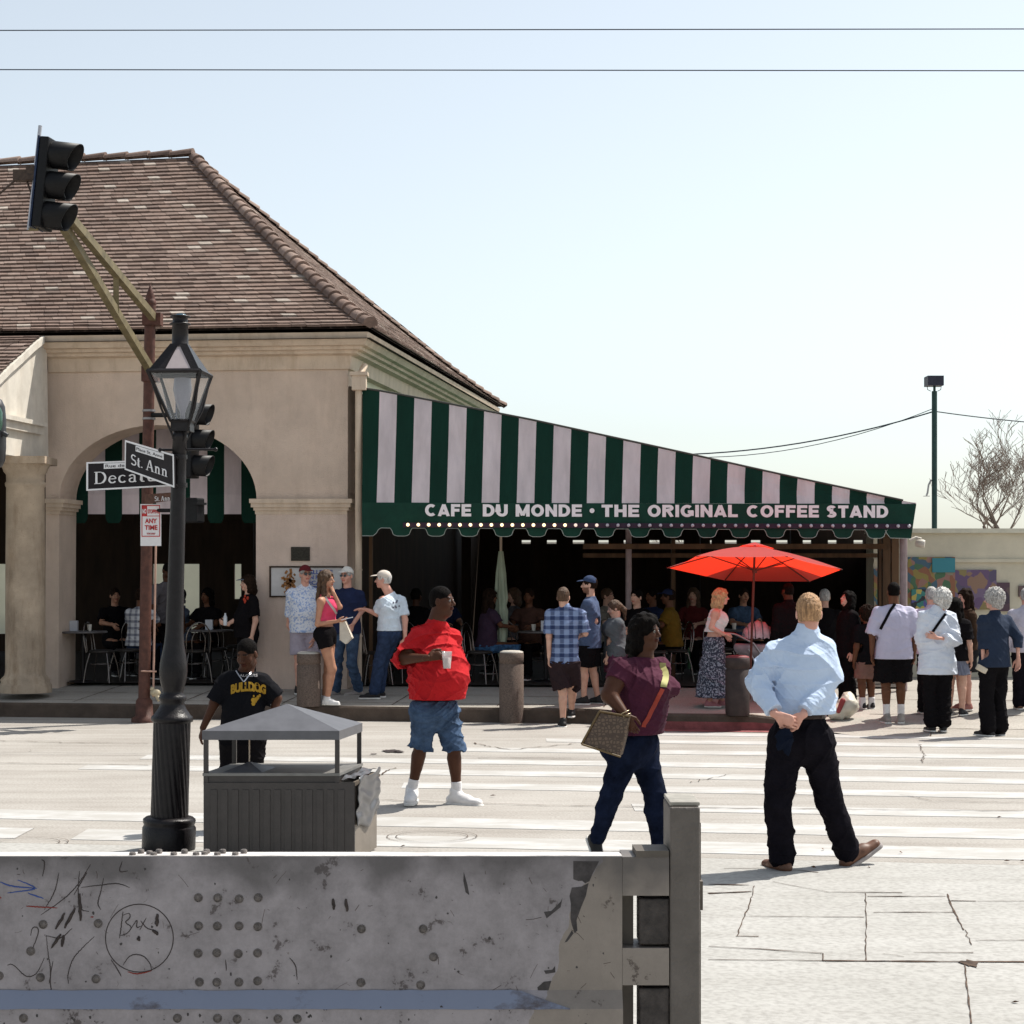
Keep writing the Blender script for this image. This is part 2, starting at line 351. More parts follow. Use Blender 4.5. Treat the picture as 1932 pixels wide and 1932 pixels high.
    def mesh(s):
        f = s.f; f[0] = f[-1] = .1; f[:, 0] = f[:, -1] = .1; f[:, :, 0] = f[:, :, -1] = .1
        n = s.n; cn = n-1; acc = []; ids = []; quads = []
        neg = f < 0
        for ax in range(3):
            o = [slice(None)]*3; p = [slice(None)]*3; o[ax] = slice(0, -1); p[ax] = slice(1, None)
            o, p = tuple(o), tuple(p)
            I = np.argwhere(neg[o] != neg[p])
            if len(I) == 0: continue
            f0 = f[o][tuple(I.T)]; f1 = f[p][tuple(I.T)]; t = f0/(f0-f1)
            pos = I.astype(float); pos[:, ax] += t
            u, v = (ax+1) % 3, (ax+2) % 3
            cells = []
            for du, dv in ((-1, -1), (0, -1), (0, 0), (-1, 0)):
                J = I.copy(); J[:, u] += du; J[:, v] += dv
                cid = (J[:, 0]*cn[1]+J[:, 1])*cn[2]+J[:, 2]; cells.append(cid); ids.append(cid); acc.append(pos)
            q = np.stack(cells, 1); flip = ~neg[o][tuple(I.T)]
            q[flip] = q[flip][:, ::-1]; quads.append(q)
        if not ids: return np.zeros((0, 3)), np.zeros((0, 4), int)
        ids = np.concatenate(ids); acc = np.concatenate(acc); quads = np.concatenate(quads)
        uq, inv = np.unique(ids, return_inverse=True); cnt = np.bincount(inv)
        V = np.stack([np.bincount(inv, acc[:, i])/cnt for i in range(3)], 1)*s.h+s.lo
        return V, np.searchsorted(uq, quads)

def npv(v): return np.array([v[0], v[1], v[2]], float)
def unit(v): v = npv(v); return v/(np.linalg.norm(v)+1e-9)
def merge(parts):
    V = []; Q = []; b = 0
    for v, q in parts:
        if len(v) == 0: continue
        V.append(v); Q.append(q+b); b += len(v)
    return np.concatenate(V), np.concatenate(Q)

def hand_field(wr, d, n, side, size=1.0, curl=.5, h=.0035, thumb=1):
    """wr wrist, d direction of the fingers, n palm normal (palm faces n), side +1/-1 = the side the thumb is on"""
    d = unit(d); n = unit(npv(n)-d*(npv(n)@d)); t = np.cross(d, n)*side
    s = size; wr = npv(wr); pts = []
    Fd = Field(wr-.22*s, wr+.22*s, h)
    palm0 = wr+d*.02*s; palm1 = wr+d*.075*s
    Fd.cone(wr-d*.03*s, palm0, .024*s, .027*s, .01, n, .75)
    Fd.cone(palm0, palm1, .033*s, .040*s, .012, n, .38)
    for i, (off, ln, r) in enumerate(((-.030, .85, .0078), (-.011, 1.0, .0088), (.010, 1.05, .0092), (.030, .95, .0088))):
        b = wr+d*(.082-abs(off-.008)*.25)*s+t*off*s; a = curl*(1.15-.12*i); p = b; dd = d+t*off*1.2
        dd = unit(dd); L = .036*ln*s
        for j in range(3):
            ang = a*(j+.6)*.75; dj = unit(dd*math.cos(ang)+n*math.sin(ang)); q = p+dj*L*(1, .72, .58)[j]
            Fd.cone(p, q, r*s*(1.08-.08*j), r*s*(1-.1*j), .0035); p = q
    b = wr+d*.022*s+t*.026*s; p1 = b+unit(d*.75+t*.75+n*.25)*.042*s*thumb; p2 = p1+unit(d*.95+t*.15+n*.4*(curl+.3))*.034*s; p3 = p2+unit(d+n*.7*(curl+.1))*.026*s
    Fd.cone(b, p1, .016*s, .0125*s, .012); Fd.cone(p1, p2, .0115*s, .0105*s, .004); Fd.cone(p2, p3, .0105*s, .009*s, .004)
    return Fd.mesh()

SK = {}
def skin_mat(name, col):
    if name in SK: return SK[name]
    m, nt, b = nodes(name); L = nt.links
    at = N(nt, 'ShaderNodeAttribute'); at.attribute_name = 'Col'
    tc = N(nt, 'ShaderNodeTexCoord'); n1 = N(nt, 'ShaderNodeTexNoise'); n1.inputs['Scale'].default_value = 14; n1.inputs['Detail'].default_value = 5
    L.new(tc.outputs['Object'], n1.inputs['Vector'])
    cr = N(nt, 'ShaderNodeValToRGB'); cr.color_ramp.elements[0].color = c4((col[0]*.88, col[1]*.8, col[2]*.8)); cr.color_ramp.elements[1].color = c4(sc(col, 1.1))
    cr.color_ramp.elements[0].position = .3; cr.color_ramp.elements[1].position = .7
    L.new(n1.outputs[0], cr.inputs[0])
    mx = N(nt, 'ShaderNodeMix', data_type='RGBA', blend_type='MULTIPLY'); mx.inputs[0].default_value = 1
    L.new(cr.outputs[0], mx.inputs[6]); L.new(at.outputs[0], mx.inputs[7]); L.new(mx.outputs[2], b.inputs['Base Color'])
    b.inputs['Roughness'].default_value = .50; b.inputs['Specular IOR Level'].default_value = .14 if max(col) < .2 else .28
    b.inputs['Subsurface Weight'].default_value = .0
    SK[name] = m; return m
SKIN = {'dark': (.070, .030, .017), 'brown': (.13, .058, .032), 'tan': (.42, .22, .14), 'fair': (.56, .34, .25), 'pink': (.60, .33, .25)}
HAIR = {'black': (.007, .0055, .005), 'dark': (.022, .013, .009), 'brown': (.09, .050, .028), 'blonde': (.48, .33, .17), 'ginger': (.42, .24, .12),
        'grey': (.42, .40, .38), 'white': (.62, .60, .57)}
def hair_mat(k):
    return mat('hair_'+k, HAIR[k], rough=.6, var=.5, scale=60, stretch=(1, 1, .25), bump=.35, bscale=160, spec=(.03 if k in ('black', 'dark') else .3))

def human(spec):
    g = spec.get; h = g('h', 1.75); yaw = R_(g('yaw', 0)); w = g('w', 1.0); fem = g('fem', 0); near = g('near', 0)
    foot = Vector(spec['at']); D0 = foot.y; o3 = npv(foot)
    Lx = np.array([math.cos(yaw), math.sin(yaw), 0]); Fx = np.array([math.sin(yaw), -math.cos(yaw), 0]); U = np.array([0, 0, 1.])
    hc = .0050 if near else .0090; hf = .0036 if near else .0060; hs = .0045 if near else .007
    def loc(l, f, z): return o3+Lx*l+Fx*f+U*z
    def res(k, dflt):
        v = g(k)
        if v is None: return dflt
        if v[0] == 'l': return loc(*v[1:])
        px, py = v[0], v[1]; dy = v[2] if len(v) > 2 else 0
        p = P(px, py, D0+dy); return npv(p)
    sw = (.098 if fem else .112)*h*(.9+.1*w); hw = .052*h*(.8+.2*w)
    pel = res('pelvis', loc(0, 0, .525*h)); nb = res('neck', loc(0, -.01, .832*h))
    hd = res('head', nb+Fx*.02+U*.098*h); 
    J = {}
    for sd, sg in (('L', 1), ('R', -1)):
        sh = J['sh'+sd] = res('sh'+sd, nb+Lx*sg*sw*.96-U*.050*h)
        e = J['el'+sd] = res('el'+sd, sh+Lx*sg*.035*h-Fx*.01*h-U*.172*h)
        J['wr'+sd] = res('wr'+sd, e+Lx*sg*.002*h+Fx*.035*h-U*.138*h)
        hp = J['hp'+sd] = res('hp'+sd, pel+Lx*sg*hw-U*.02*h)
        ank = res('an'+sd, loc(sg*.055*h, 0, .045*h))
        J['an'+sd] = ank
        J['kn'+sd] = res('kn'+sd, (hp+ank)*.5+U*.012*h+Fx*.018*h)
    hyaw = R_(g('hyaw', math.degrees(yaw))); hp_ = R_(g('hpitch', 0))
    hL = np.array([math.cos(hyaw), math.sin(hyaw), 0]); hF0 = np.array([math.sin(hyaw), -math.cos(hyaw), 0])
    hF = hF0*math.cos(hp_)-U*math.sin(hp_); hU = np.cross(hF, hL)*-1
    if hU[2] < 0: hU = -hU
    HR = np.stack([hL, hF, hU]); hs_ = g('headsize', .245/.245*h*.132/.245 if h > 1.5 else .95*.88)
    def hp3(x, y, z): return hd+(hL*x+hF*y+hU*z)*hs_
    TR = np.stack([Lx, Fx, U]); spine = nb-pel
    belly = g('belly', 0.0); bust = g('bust', .05 if fem else 0)
    allp = [pel, nb, hd]+list(J.values())
    lo0 = np.min(allp, 0)-.32; hi0 = np.max(allp, 0)+.32; lo0[2] = min(lo0[2], foot.z)-.05
    def torso(Fd, o=0, k=.05, hipx=1.0, sh_=1):
        m = w
        Fd.ell(pel-Fx*.01, ((.155 if not fem else .168)*m*hipx+o, .118*m+o, .13+o), TR, .02)
        if fem or g('butt'): 
            for sg in (1, -1): Fd.ell(pel-Fx*.055*m+Lx*sg*.07*m-U*.04, (.085*m+o, .09*m+o, .09+o), TR, .04)
        c = pel+spine*.36; Fd.ell(c+Fx*belly*.45, ((.145 if not fem else .128)*m+belly*.25+o, .108*m+belly*.75+o, .17+o), TR, k)
        cw_ = g('chestw', 1.0); c = pel+spine*.655; Fd.ell(c+Fx*.005, ((.168 if not fem else .145)*m*cw_+o, .115*m+o, .165+o), TR, k)
        if bust:
            for sg in (1, -1): Fd.ell(pel+spine*.67+Fx*(.06+bust*.45)+Lx*sg*.055*m, (.072*m+o, .05+bust*.55+o, .078+o), TR, .07)
        if sh_:
            for sd in 'LR':
                sh = J['sh'+sd]; Fd.cone(nb-U*.025, sh-U*.008, .052+o*.5, (.048*(.8+.2*w))+o*.8, .035)
            a_, b_ = J['shL'], J['shR']; Fd.cone(a_*.8+b_*.2-U*.05, b_*.8+a_*.2-U*.05, .052*(.6+.4*w)+o, .052*(.6+.4*w)+o, .06)
        else:
            for sg in (1, -1): Fd.cone(nb-U*.02+Lx*sg*.06-Fx*.02, nb-U*.16+Lx*sg*.075+Fx*.05, .026+o, .05+o, .03)
    def arm(Fd, sd, o=0, frac=2.0, k=.03, flare=0, ow=None):
        sh, e, wr = J['sh'+sd], J['el'+sd], J['wr'+sd]; a = g('armw', 1.0)*(.75+.25*w)*(.86 if fem else 1)
        r0, r1, r2 = .056*a, .042*a, .027*(.8+.2*a)
        f1 = min(1, frac); p = sh+(e-sh)*f1
        Fd.cone(sh, p, r0+o, r0+(r1-r0)*f1+o+flare, k)
        if frac > 1:
            f2 = min(1, frac-1); p = e+(wr-e)*f2; rm = r1*1.02
            Fd.cone(e, p, r1+o+(flare if frac < 2 else 0), rm+(r2-rm)*f2+o+flare, .02)
    def leg(Fd, sd, o=0, frac=2.0, flare=0, k=.04, lw=None):
        hp, kn, an = J['hp'+sd], J['kn'+sd], J['an'+sd]; a = lw or g('legw', 1.0)*(.7+.3*w)
        r0, r1, r2 = .088*a*(1.05 if fem else 1), .058*a, .038*(.7+.3*a)
        f1 = min(1, frac); p = hp+(kn-hp)*f1
        Fd.cone(hp, p, r0+o, r0+(r1-r0)*f1+o+(flare if frac <= 1 else 0), k)
        if frac > 1:
            f2 = min(1, frac-1); p = kn+(an-kn)*f2
            Fd.cone(kn, p, r1+o, r1*.95+(r2-r1*.95)*f2+o+flare, .03)
            if frac >= 1.6 and o < .012: 
                c = kn+(an-kn)*.3-Fx*.012; Fd.cone(c-(kn-c)*-.1, kn+(an-kn)*.5, .054*a+o, .04*a+o, .03)
    root = thing('person', g('label'), 'person', foot, g('group'))
    sm = skin_mat('skin_'+g('skin', 'fair'), SKIN[g('skin', 'fair')])
    # body
    B = Field(lo0, hi0, hc)
    torso(B, -.020 if g('top') and g('top')[0] != 'tank' else -.006)
    for sd in 'LR':
        arm(B, sd, -.009 if g('top') and g('top')[0] == 'long' else -.002); leg(B, sd, -.010 if g('legs') and g('legs')[0] in ('jeans', 'trousers', 'slim') else -.003)
    B.cone(nb-U*.03, hd-hU*.09*hs_*1-hF*.02*hs_, .056*(.7+.3*w), .052*(.7+.3*w), .03)
    parts = [B.mesh()]
    # head
    Hf = Field(hd-.2, hd+.2, hf)
    nw = g('neckw', 1.0)*(.7+.3*w); Hf.cone(nb, hp3(0, -.02, -.07), .056*nw, .052*nw, .02)
    Hf.ell(hp3(0, -.012, .03), np.array((.078, .097, .092))*hs_, HR, .02)
    Hf.ell(hp3(0, .022, -.035), np.array((.064*g('fat', 1), .072, .078))*hs_, HR, .025)
    Hf.ell(hp3(0, .066, -.092), np.array((.026, .022, .022))*hs_*(.6+.4*g('fat', 1)), HR, .02)
    if g('fat', 1) > 1.05: Hf.ell(hp3(0, .02, -.11), np.array((.06, .06, .035))*hs_, HR, .03)
    Hf.cone(hp3(-.035, .080, .022), hp3(.035, .080, .022), .011*hs_, .011*hs_, .014)
    for sg in (1, -1):
        Hf.ell(hp3(sg*.04, .058, -.03), np.array((.026, .024, .026))*hs_, HR, .02)
        Hf.ell(hp3(sg*.031, .098, .002), np.array((.018, .016, .012))*hs_, HR, .008, sub=True)
        Hf.ell(hp3(sg*.080, -.008, -.008), np.array((.010, .021, .033))*hs_, HR, .006)
    Hf.cone(hp3(0, .088, .012), hp3(0, .112, -.026), .008*hs_, .013*hs_, .008)
    for sg in (1, -1): Hf.ell(hp3(sg*.013, .098, -.030), np.array((.010, .012, .009))*hs_, HR, .006)
    lf = 1.3 if g('skin') in ('dark', 'brown') else 1.0
    Hf.ell(hp3(0, .090, -.058), np.array((.025, .011*lf, .006*lf))*hs_, HR, .004)
    Hf.ell(hp3(0, .088, -.068), np.array((.021, .011*lf, .007*lf))*hs_, HR, .004)
    hv, hq = Hf.mesh(); parts.append((hv, hq))
    for sd, sg in (('L', 1), ('R', -1)):
        hsz = (.98 if not fem else .88)*h/1.78*g('handsize', 1.0)
        hdv = g('hand'+sd)
        wr, e = J['wr'+sd], J['el'+sd]
        if hdv is None: d = unit(wr-e)*.8-U*.5+Fx*.05; n = -Lx*sg*.8-Fx*.2; curl = .45
        else: d, n, curl = npv(hdv[0]), npv(hdv[1]), hdv[2]
        ths = g('thumb'+sd)
        if ths is None:
            dd, nn = unit(d), unit(n); tv = np.cross(dd, nn); ths = 1 if tv@(Fx+U*.3) > 0 else -1
        parts.append(hand_field(wr, d, n, ths, hsz, curl, .0036 if near else .006))
    V, Q = merge(parts)
    cols = np.ones((len(V), 4), np.float32)
    rel = (V-hd)/hs_; lx, ly, lz = rel@hL, rel@hF, rel@hU
    lip = (np.abs(lx) < .026) & (np.abs(lz+.063) < .013) & (ly > .082)
    cols[lip, :3] = (.8, .5, .5)
    brow = (np.abs(np.abs(lx)-.034) < .02) & (np.abs(lz-.030) < .006) & (ly > .06); cols[brow, :3] = .25
    if g('beard'):
        bd = (ly > .0) & (lz < -.035) & (lz > -.14) & ~lip & (np.abs(lx) < .09) & ((lz < -.075) | (ly < .085)) ; cols[bd, :3] = g('beard')
    body = new_mesh('body', V, Q, sm, root, True, cols=cols)
    # eyes
    if not g('noeyes'):
        for sg in (1, -1):
            c = hp3(sg*.031, .083, .003); m_ = MB(); m_.sphere((0, 0, 0), .0118*hs_, 12, 8)
            vv = [Vector(c)+p for p in m_.v]
            cl = []
            for p in m_.v:
                a = p.normalized().dot(Vector(hF)); cl.append((.02, .012, .01, 1) if a > .80 else (.20, .18, .165, 1))
            mm = MB(); mm.v = vv; mm.f = m_.f; mm.sm = m_.sm; mm.c = cl
            mm.build('eye', mat('eye_white', (1, 1, 1), rough=.15, var=0, attr=True, spec=.6), body, color=True)
    # hair
    hk = g('hair'); hm = None
    if hk:
        style, colr = hk; hm = hair_mat(colr)
        G = Field(hd-np.array((.28, .28, .5)), hd+np.array((.28, .28, .26)), hf*1.15)
        t = {'buzz': .004, 'short': .014, 'crop': .010, 'curly': .035, 'long': .018, 'pony': .012, 'bob': .022, 'bun': .014, 'shag': .026}[style]
        G.ell(hp3(0, -.015, .034), (np.array((.078, .097, .092))+np.array((t*(.45 if style in ('short', 'crop', 'buzz') else 1), t, t))/hs_)*hs_, HR, 0)
        if style in ('short', 'crop', 'buzz'):
            G.ell(hp3(0, -.035, -.015), (np.array((.070, .072, .066))+t/hs_*.5)*hs_, HR, .01)
        # clear the face
        G.ell(hp3(0, .115, -.055), np.array((.075, .105, .125))*hs_, HR, .012 if style != 'buzz' else .006, sub=True)
        if style in ('short', 'crop', 'buzz'):
            for sg in (1, -1): G.ell(hp3(sg*.095, .03, -.06), np.array((.04, .06, .06))*hs_, HR, .01, sub=True)
            nrm = hU*-1; 
            G.clip(nrm, float(nrm@hp3(0, 0, -.052)))
        if style == 'long':
            for sg in (1, -1):
                G.cone(hp3(sg*.07, -.01, .02), hp3(sg*.085, .0, -.2), .035, .045, .03, hF, .8)
            G.cone(hp3(0, -.07, .02), hp3(0, -.095, -.26), .085, .10, .03, hF, .55); G.lumps(.012, 48, 1)
        if style == 'bob' or style == 'shag':
            for sg in (1, -1): G.cone(hp3(sg*.062, -.035, .02), hp3(sg*.068, -.040, -.10), .04, .048, .03)
            G.cone(hp3(0, -.06, .02), hp3(0, -.07, -.12), .07, .085, .03); G.lumps(.010, 55, 2)
        if style == 'pony':
            G.cone(hp3(0, -.11, .03), hp3(0, -.15, -.06), .03, .035, .02); G.cone(hp3(0, -.15, -.06), hp3(0, -.13, -.22), .035, .012, .02); G.lumps(.005, 70, 2)
        if style == 'bun': G.ell(hp3(0, -.10, -.04), (.05, .05, .05), None, .02); G.lumps(.005, 60, 3)
        if style == 'curly':
            G.cone(hp3(0, -.03, .0), hp3(0, -.05, -.06), .09, .07, .03); G.lumps(.011, 95, 3); G.lumps(.008, 150, 5)
            G.ell(hp3(0, .118, -.055), np.array((.070, .095, .115))*hs_, HR, .01, sub=True)
        if style in ('short', 'crop'): G.lumps(.004, 120, g('seed', 1)); G.lumps(.003, 210, g('seed', 1)+2)
        v, q = G.mesh(); new_mesh('hair', v, q, hm, root, True)
    # cap
    if g('cap'):
        cm = g('cap'); G = Field(hd-.25, hd+.25, hf)
        ang = R_(g('capyaw', 0))
        G.ell(hp3(0, -.010, .042), np.array((.089, .108, .098))*hs_, HR, 0); nn = -(hU*.97-hF*.22); G.clip(nn, float(nn@hp3(0, .02, .048)))
        G2 = Field(hd-.3, hd+.3, hf*.8)
        bF = hF*math.cos(ang)+hL*math.sin(ang); bL = np.cross(hU, bF)*-1
        bR = np.stack([bL, unit(bF-hU*.12), unit(hU+bF*.12)])
        c = hp3(0, 0, .052)+bF*.115*hs_; G2.ell(c, np.array((.072, .075, .02))*hs_, bR, 0); G2.ell(c-hU*.012*hs_, np.array((.09, .095, .02))*hs_, bR, .003, sub=True)
        v, q = G.mesh(); cp = new_mesh('cap', v, q, cm, root, True); v, q = G2.mesh()
        if len(v): new_mesh('cap_brim', v, q, g('brim') or cm, cp, True)
    if g('glasses'):
        mb = MB(); gm = mat('dark_lens', (.01, .01, .012), rough=.12, var=0, spec=.6)
        for sg in (1, -1):
            c = Vector(hp3(sg*.032, .100, .004)); mb.add([c+Vector(hL*a*.026*hs_+hU*b*.018*hs_-hF*abs(a)*abs(a)*.006) for a, b in ((-1, .8), (1, 1), (1, -.3), (.6, -1), (-.6, -1), (-1, -.2))], [(0, 1, 2, 3, 4, 5)])
            mb.tube([hp3(sg*.055, .094, .010), hp3(sg*.082, .04, .010), hp3(sg*.083, -.02, .006)], .0022, 5)
        mb.tube([hp3(-.012, .104, .008), hp3(.012, .104, .008)], .0025, 5)
        mb.build('sunglasses' if g('glasses') != 'spec' else 'glasses', gm, root)
    # legs wear
    shoe_m = g('shoe')
    waist = float((pel+U*g('waistup', .075))[2])
    lg = g('legs'); tp0 = g('top')
    if tp0 and not g('tucked'):
        hem0 = foot.z+tp0[2].get('hem', .47)*h if 'hempx' not in tp0[2] else CAMZ+(HY-tp0[2]['hempx'])/F*D0
        waist = min(waist, hem0+.035)
    if lg:
        kind, lm, opt = lg[0], lg[1], (lg[2] if len(lg) > 2 else {})
        fr = {'jeans': 1.93, 'trousers': 1.95, 'shorts': .95, 'capri': 1.28, 'hot': .38, 'slim': 1.93}[kind] if kind != 'skirt' else 0
        fr = opt.get('fr', fr); oo = opt.get('o', {'jeans': .016, 'trousers': .022, 'shorts': .026, 'capri': .022, 'hot': .010, 'slim': .007, 'skirt': .01}[kind])
        fl = opt.get('flare', {'jeans': .018, 'trousers': .030, 'shorts': .020, 'capri': .022, 'hot': .004, 'slim': .006, 'skirt': 0}[kind])
        G = Field(lo0, np.array((hi0[0], hi0[1], waist+.12)), hc)
        G.ell(pel-Fx*.01, ((.158 if not fem else .170)*w+oo*.7, .122*w+oo*.7, .14), TR, .02)
        G.cone(pel, pel+U*.12, .135*w+oo*.5, .12*w+oo*.3, .03, Fx, .8)
        if fem or g('butt'):
            for sg in (1, -1): G.ell(pel-Fx*.055*w+Lx*sg*.07*w-U*.04, (.088*w+oo*.5, .094*w+oo*.5, .095), TR, .04)
        if kind == 'skirt':
            bot = opt.get('z', .3*h); c = npv(g('skirtend')) if g('skirtend') is not None else np.array([pel[0], pel[1], foot.z+bot])
            c[2] = foot.z+bot
            G.cone(pel, c, .15*w+oo, opt.get('r', .24), .05, Fx, .85); G.clip((0, 0, -1), -(foot.z+bot))
            G.folds(opt.get('amp', .016), (26, 26, 4), 1.5, .5)
        else:
            for sd in 'LR': leg(G, sd, oo, fr, fl, lw=opt.get('lw'))
            if fr < 1.4:
                for sd in 'LR':
                    hp, kn, an = J['hp'+sd], J['kn'+sd], J['an'+sd]
                    p = hp+(kn-hp)*fr if fr <= 1 else kn+(an-kn)*(fr-1); nn = unit((kn-hp) if fr <= 1 else (an-kn)); 
                    # open the hem: trim the round end flat
                    sl, X = G.sl(p-.24, p+.24)
                    if sl is not None:
                        pl = (X[0]-p[0])*nn[0]+(X[1]-p[1])*nn[1]+(X[2]-p[2])*nn[2]
                        far = ((X[0]-p[0])**2+(X[1]-p[1])**2+(X[2]-p[2])**2) > .23**2
                        G.f[sl] = np.where(far, G.f[sl], np.maximum(G.f[sl], pl))
            G.folds(opt.get('amp', .005 if kind in ('slim', 'hot') else .009), (16, 16, 42), g('seed', 1)*2.3)
        if g('belt'):
            GB = Field(lo0, hi0, hc); GB.lo = G.lo; GB.n = G.n; GB.ax = G.ax; GB.f = G.f-.005; GB.clip((0, 0, 1), waist+.004); GB.clip((0, 0, -1), -(waist-.038)); bv, bq = GB.mesh(); new_mesh('belt', bv, bq, g('belt'), root, True)
        G.clip((0, 0, 1), waist); v, q = G.mesh()
        lo_ = new_mesh(opt.get('name', {'jeans': 'jeans', 'trousers': 'trousers', 'slim': 'jeans', 'skirt': 'skirt'}.get(kind, 'shorts')), v, q, lm, root, True)
    # shirt
    shirt = None
    st = g('top')
    if st:
        kind, tm, opt = st[0], st[1], (st[2] if len(st) > 2 else {})
        oo = opt.get('o', {'tee': .018, 'long': .018, 'tank': .006, 'polo': .018, 'dress': .01}[kind]); slv = opt.get('sleeve', {'tee': .78, 'polo': .7, 'long': 1.93, 'tank': 0}[kind])
        hem = foot.z+opt.get('hem', .47)*h if 'hempx' not in opt else CAMZ+(HY-opt['hempx'])/F*D0
        G = Field(np.array((lo0[0], lo0[1], hem-.04)), hi0, hc)
        torso(G, oo, .05, opt.get('hipx', 1.0), kind != 'tank')
        hz = hem-pel[2]; c1 = np.array([pel[0], pel[1], hem-.03])+Fx*belly*.25
        dr = opt.get('drape', .03); G.cone(pel+spine*.45+Fx*belly*.3, c1, .14*w+belly*.35+oo, .15*w+oo+dr, .05, Fx, .78+belly*1.2)
        if slv > 0:
            for sd in 'LR':
                if g('sleeves') and sd not in g('sleeves'): continue
                arm(G, sd, oo, slv, .03, opt.get('sflare', .016 if slv < 1.2 else .004))
                sh, e, wr = J['sh'+sd], J['el'+sd], J['wr'+sd]
                if slv < 1.9:
                    p = sh+(e-sh)*slv if slv <= 1 else e+(wr-e)*(slv-1); nn = unit((e-sh) if slv <= 1 else (wr-e)); sl, X = G.sl(p-.11, p+.11)
                    if sl is not None:
                        pl = (X[0]-p[0])*nn[0]+(X[1]-p[1])*nn[1]+(X[2]-p[2])*nn[2]
                        far = ((X[0]-p[0]-nn[0]*.04)**2+(X[1]-p[1]-nn[1]*.04)**2+(X[2]-p[2]-nn[2]*.04)**2) > .088**2
                        G.f[sl] = np.where(far, G.f[sl], np.maximum(G.f[sl], pl))
        G.folds(opt.get('amp', .008), opt.get('fr', (16, 16, 26)), g('seed', 1)*1.3+.4, 1.6)
        if kind != 'tank': cu_ = unit(hd-nb); G.cone(nb-cu_*.05, nb+cu_*.008, .070*(.7+.3*w), .066*(.7+.3*w), .02)
        if kind in ('polo', 'long'):
            cu_ = unit(hd-nb); G.cone(nb-cu_*.03, nb+cu_*g('collar', .030), .064*(.7+.3*w), .060*(.7+.3*w), .012)
        # open the neck
        cu_ = unit(hd-nb); G.ell(nb+Fx*.055+U*.050, (.055, .06, .05+.06*(kind == 'tank')), TR, .01, sub=True)
        if kind != 'tank': G.clip(cu_, float(cu_@(nb+cu_*(g('collar', .030)+.015 if kind in ('polo', 'long') else .012))))
        bulge = opt.get('round')
        G.clip((0, 0, -1), -hem)
        if opt.get('top'): G.clip((0, 0, 1), CAMZ+(HY-opt['top'])/F*D0)
        v, q = G.mesh(); shirt = new_mesh(opt.get('name', {'tee': 'shirt', 'polo': 'shirt', 'long': 'shirt', 'tank': 'tank_top'}[kind]), v, q, tm, root, True)
    # shoes and socks
    for sd, sg in (('L', 1), ('R', -1)):
        an, kn = J['an'+sd], J['kn'+sd]
        if g('sock'):
            G = Field(an-.2, an+.25, hs); u_ = unit(kn-an); G.cone(an-u_*.03, an+u_*g('sockh', .09), .043, .045, 0); G.clip(u_, float(u_@(an+u_*g('sockh', .09)))); v, q = G.mesh()
            if len(v): new_mesh('sock', v, q, g('sock'), root, True)
        if shoe_m:
            fd = g('toe'+sd)
            d = unit(fd) if fd is not None else unit(Fx*1+Lx*sg*.18)
            n = unit(np.cross(np.cross(d, U), d)); n = n if n[2] > 0 else -n
            s_ = (1.0 if not fem else .88)*h/1.78*g('shoesize', 1.0); t_ = np.cross(d, n)
            heel = an-n*.05*s_-d*.045*s_; toe = heel+d*.215*s_; Rm = np.stack([t_, d, n])
            G = Field(an-.36*s_, an+.36*s_, hs)
            G.cone(heel+n*.005, heel+d*.12*s_+n*.005, .040*s_, .042*s_, .01, n, .9); G.cone(heel+d*.12*s_, toe-n*.004, .044*s_, .036*s_, .02, n, .75)
            G.cone(an-n*.02, an+n*.01*s_-d*.012, .046*s_, .045*s_, .03); G.cone(heel+d*.05+n*.035, heel+d*.14*s_+n*.018, .034*s_, .026*s_, .03)
            G.clip(-n, float(-n@(heel-n*.022*s_))); 
            v, q = G.mesh(); so = new_mesh('shoe', v, q, shoe_m, root, True)
            G = Field(an-.36*s_, an+.36*s_, hs); b0 = heel-n*.027*s_
            G.cone(b0, b0+d*.12*s_, .045*s_, .046*s_, .0); G.cone(b0+d*.12*s_, b0+d*.222*s_, .049*s_, .038*s_, .015)
            G.clip(n, float(n@(b0+n*.012*s_))); G.clip(-n, float(-n@(b0-n*.012*s_))); v, q = G.mesh()
            if len(v): new_mesh('sole', v, q, g('sole') or mat('rubber_white', (.7, .68, .64), rough=.7), so, True)
    return dict(root=root, J=J, body=body, shirt=shirt, nb=nb, hd=hd, pel=pel, hp3=hp3, Fx=Fx, Lx=Lx)

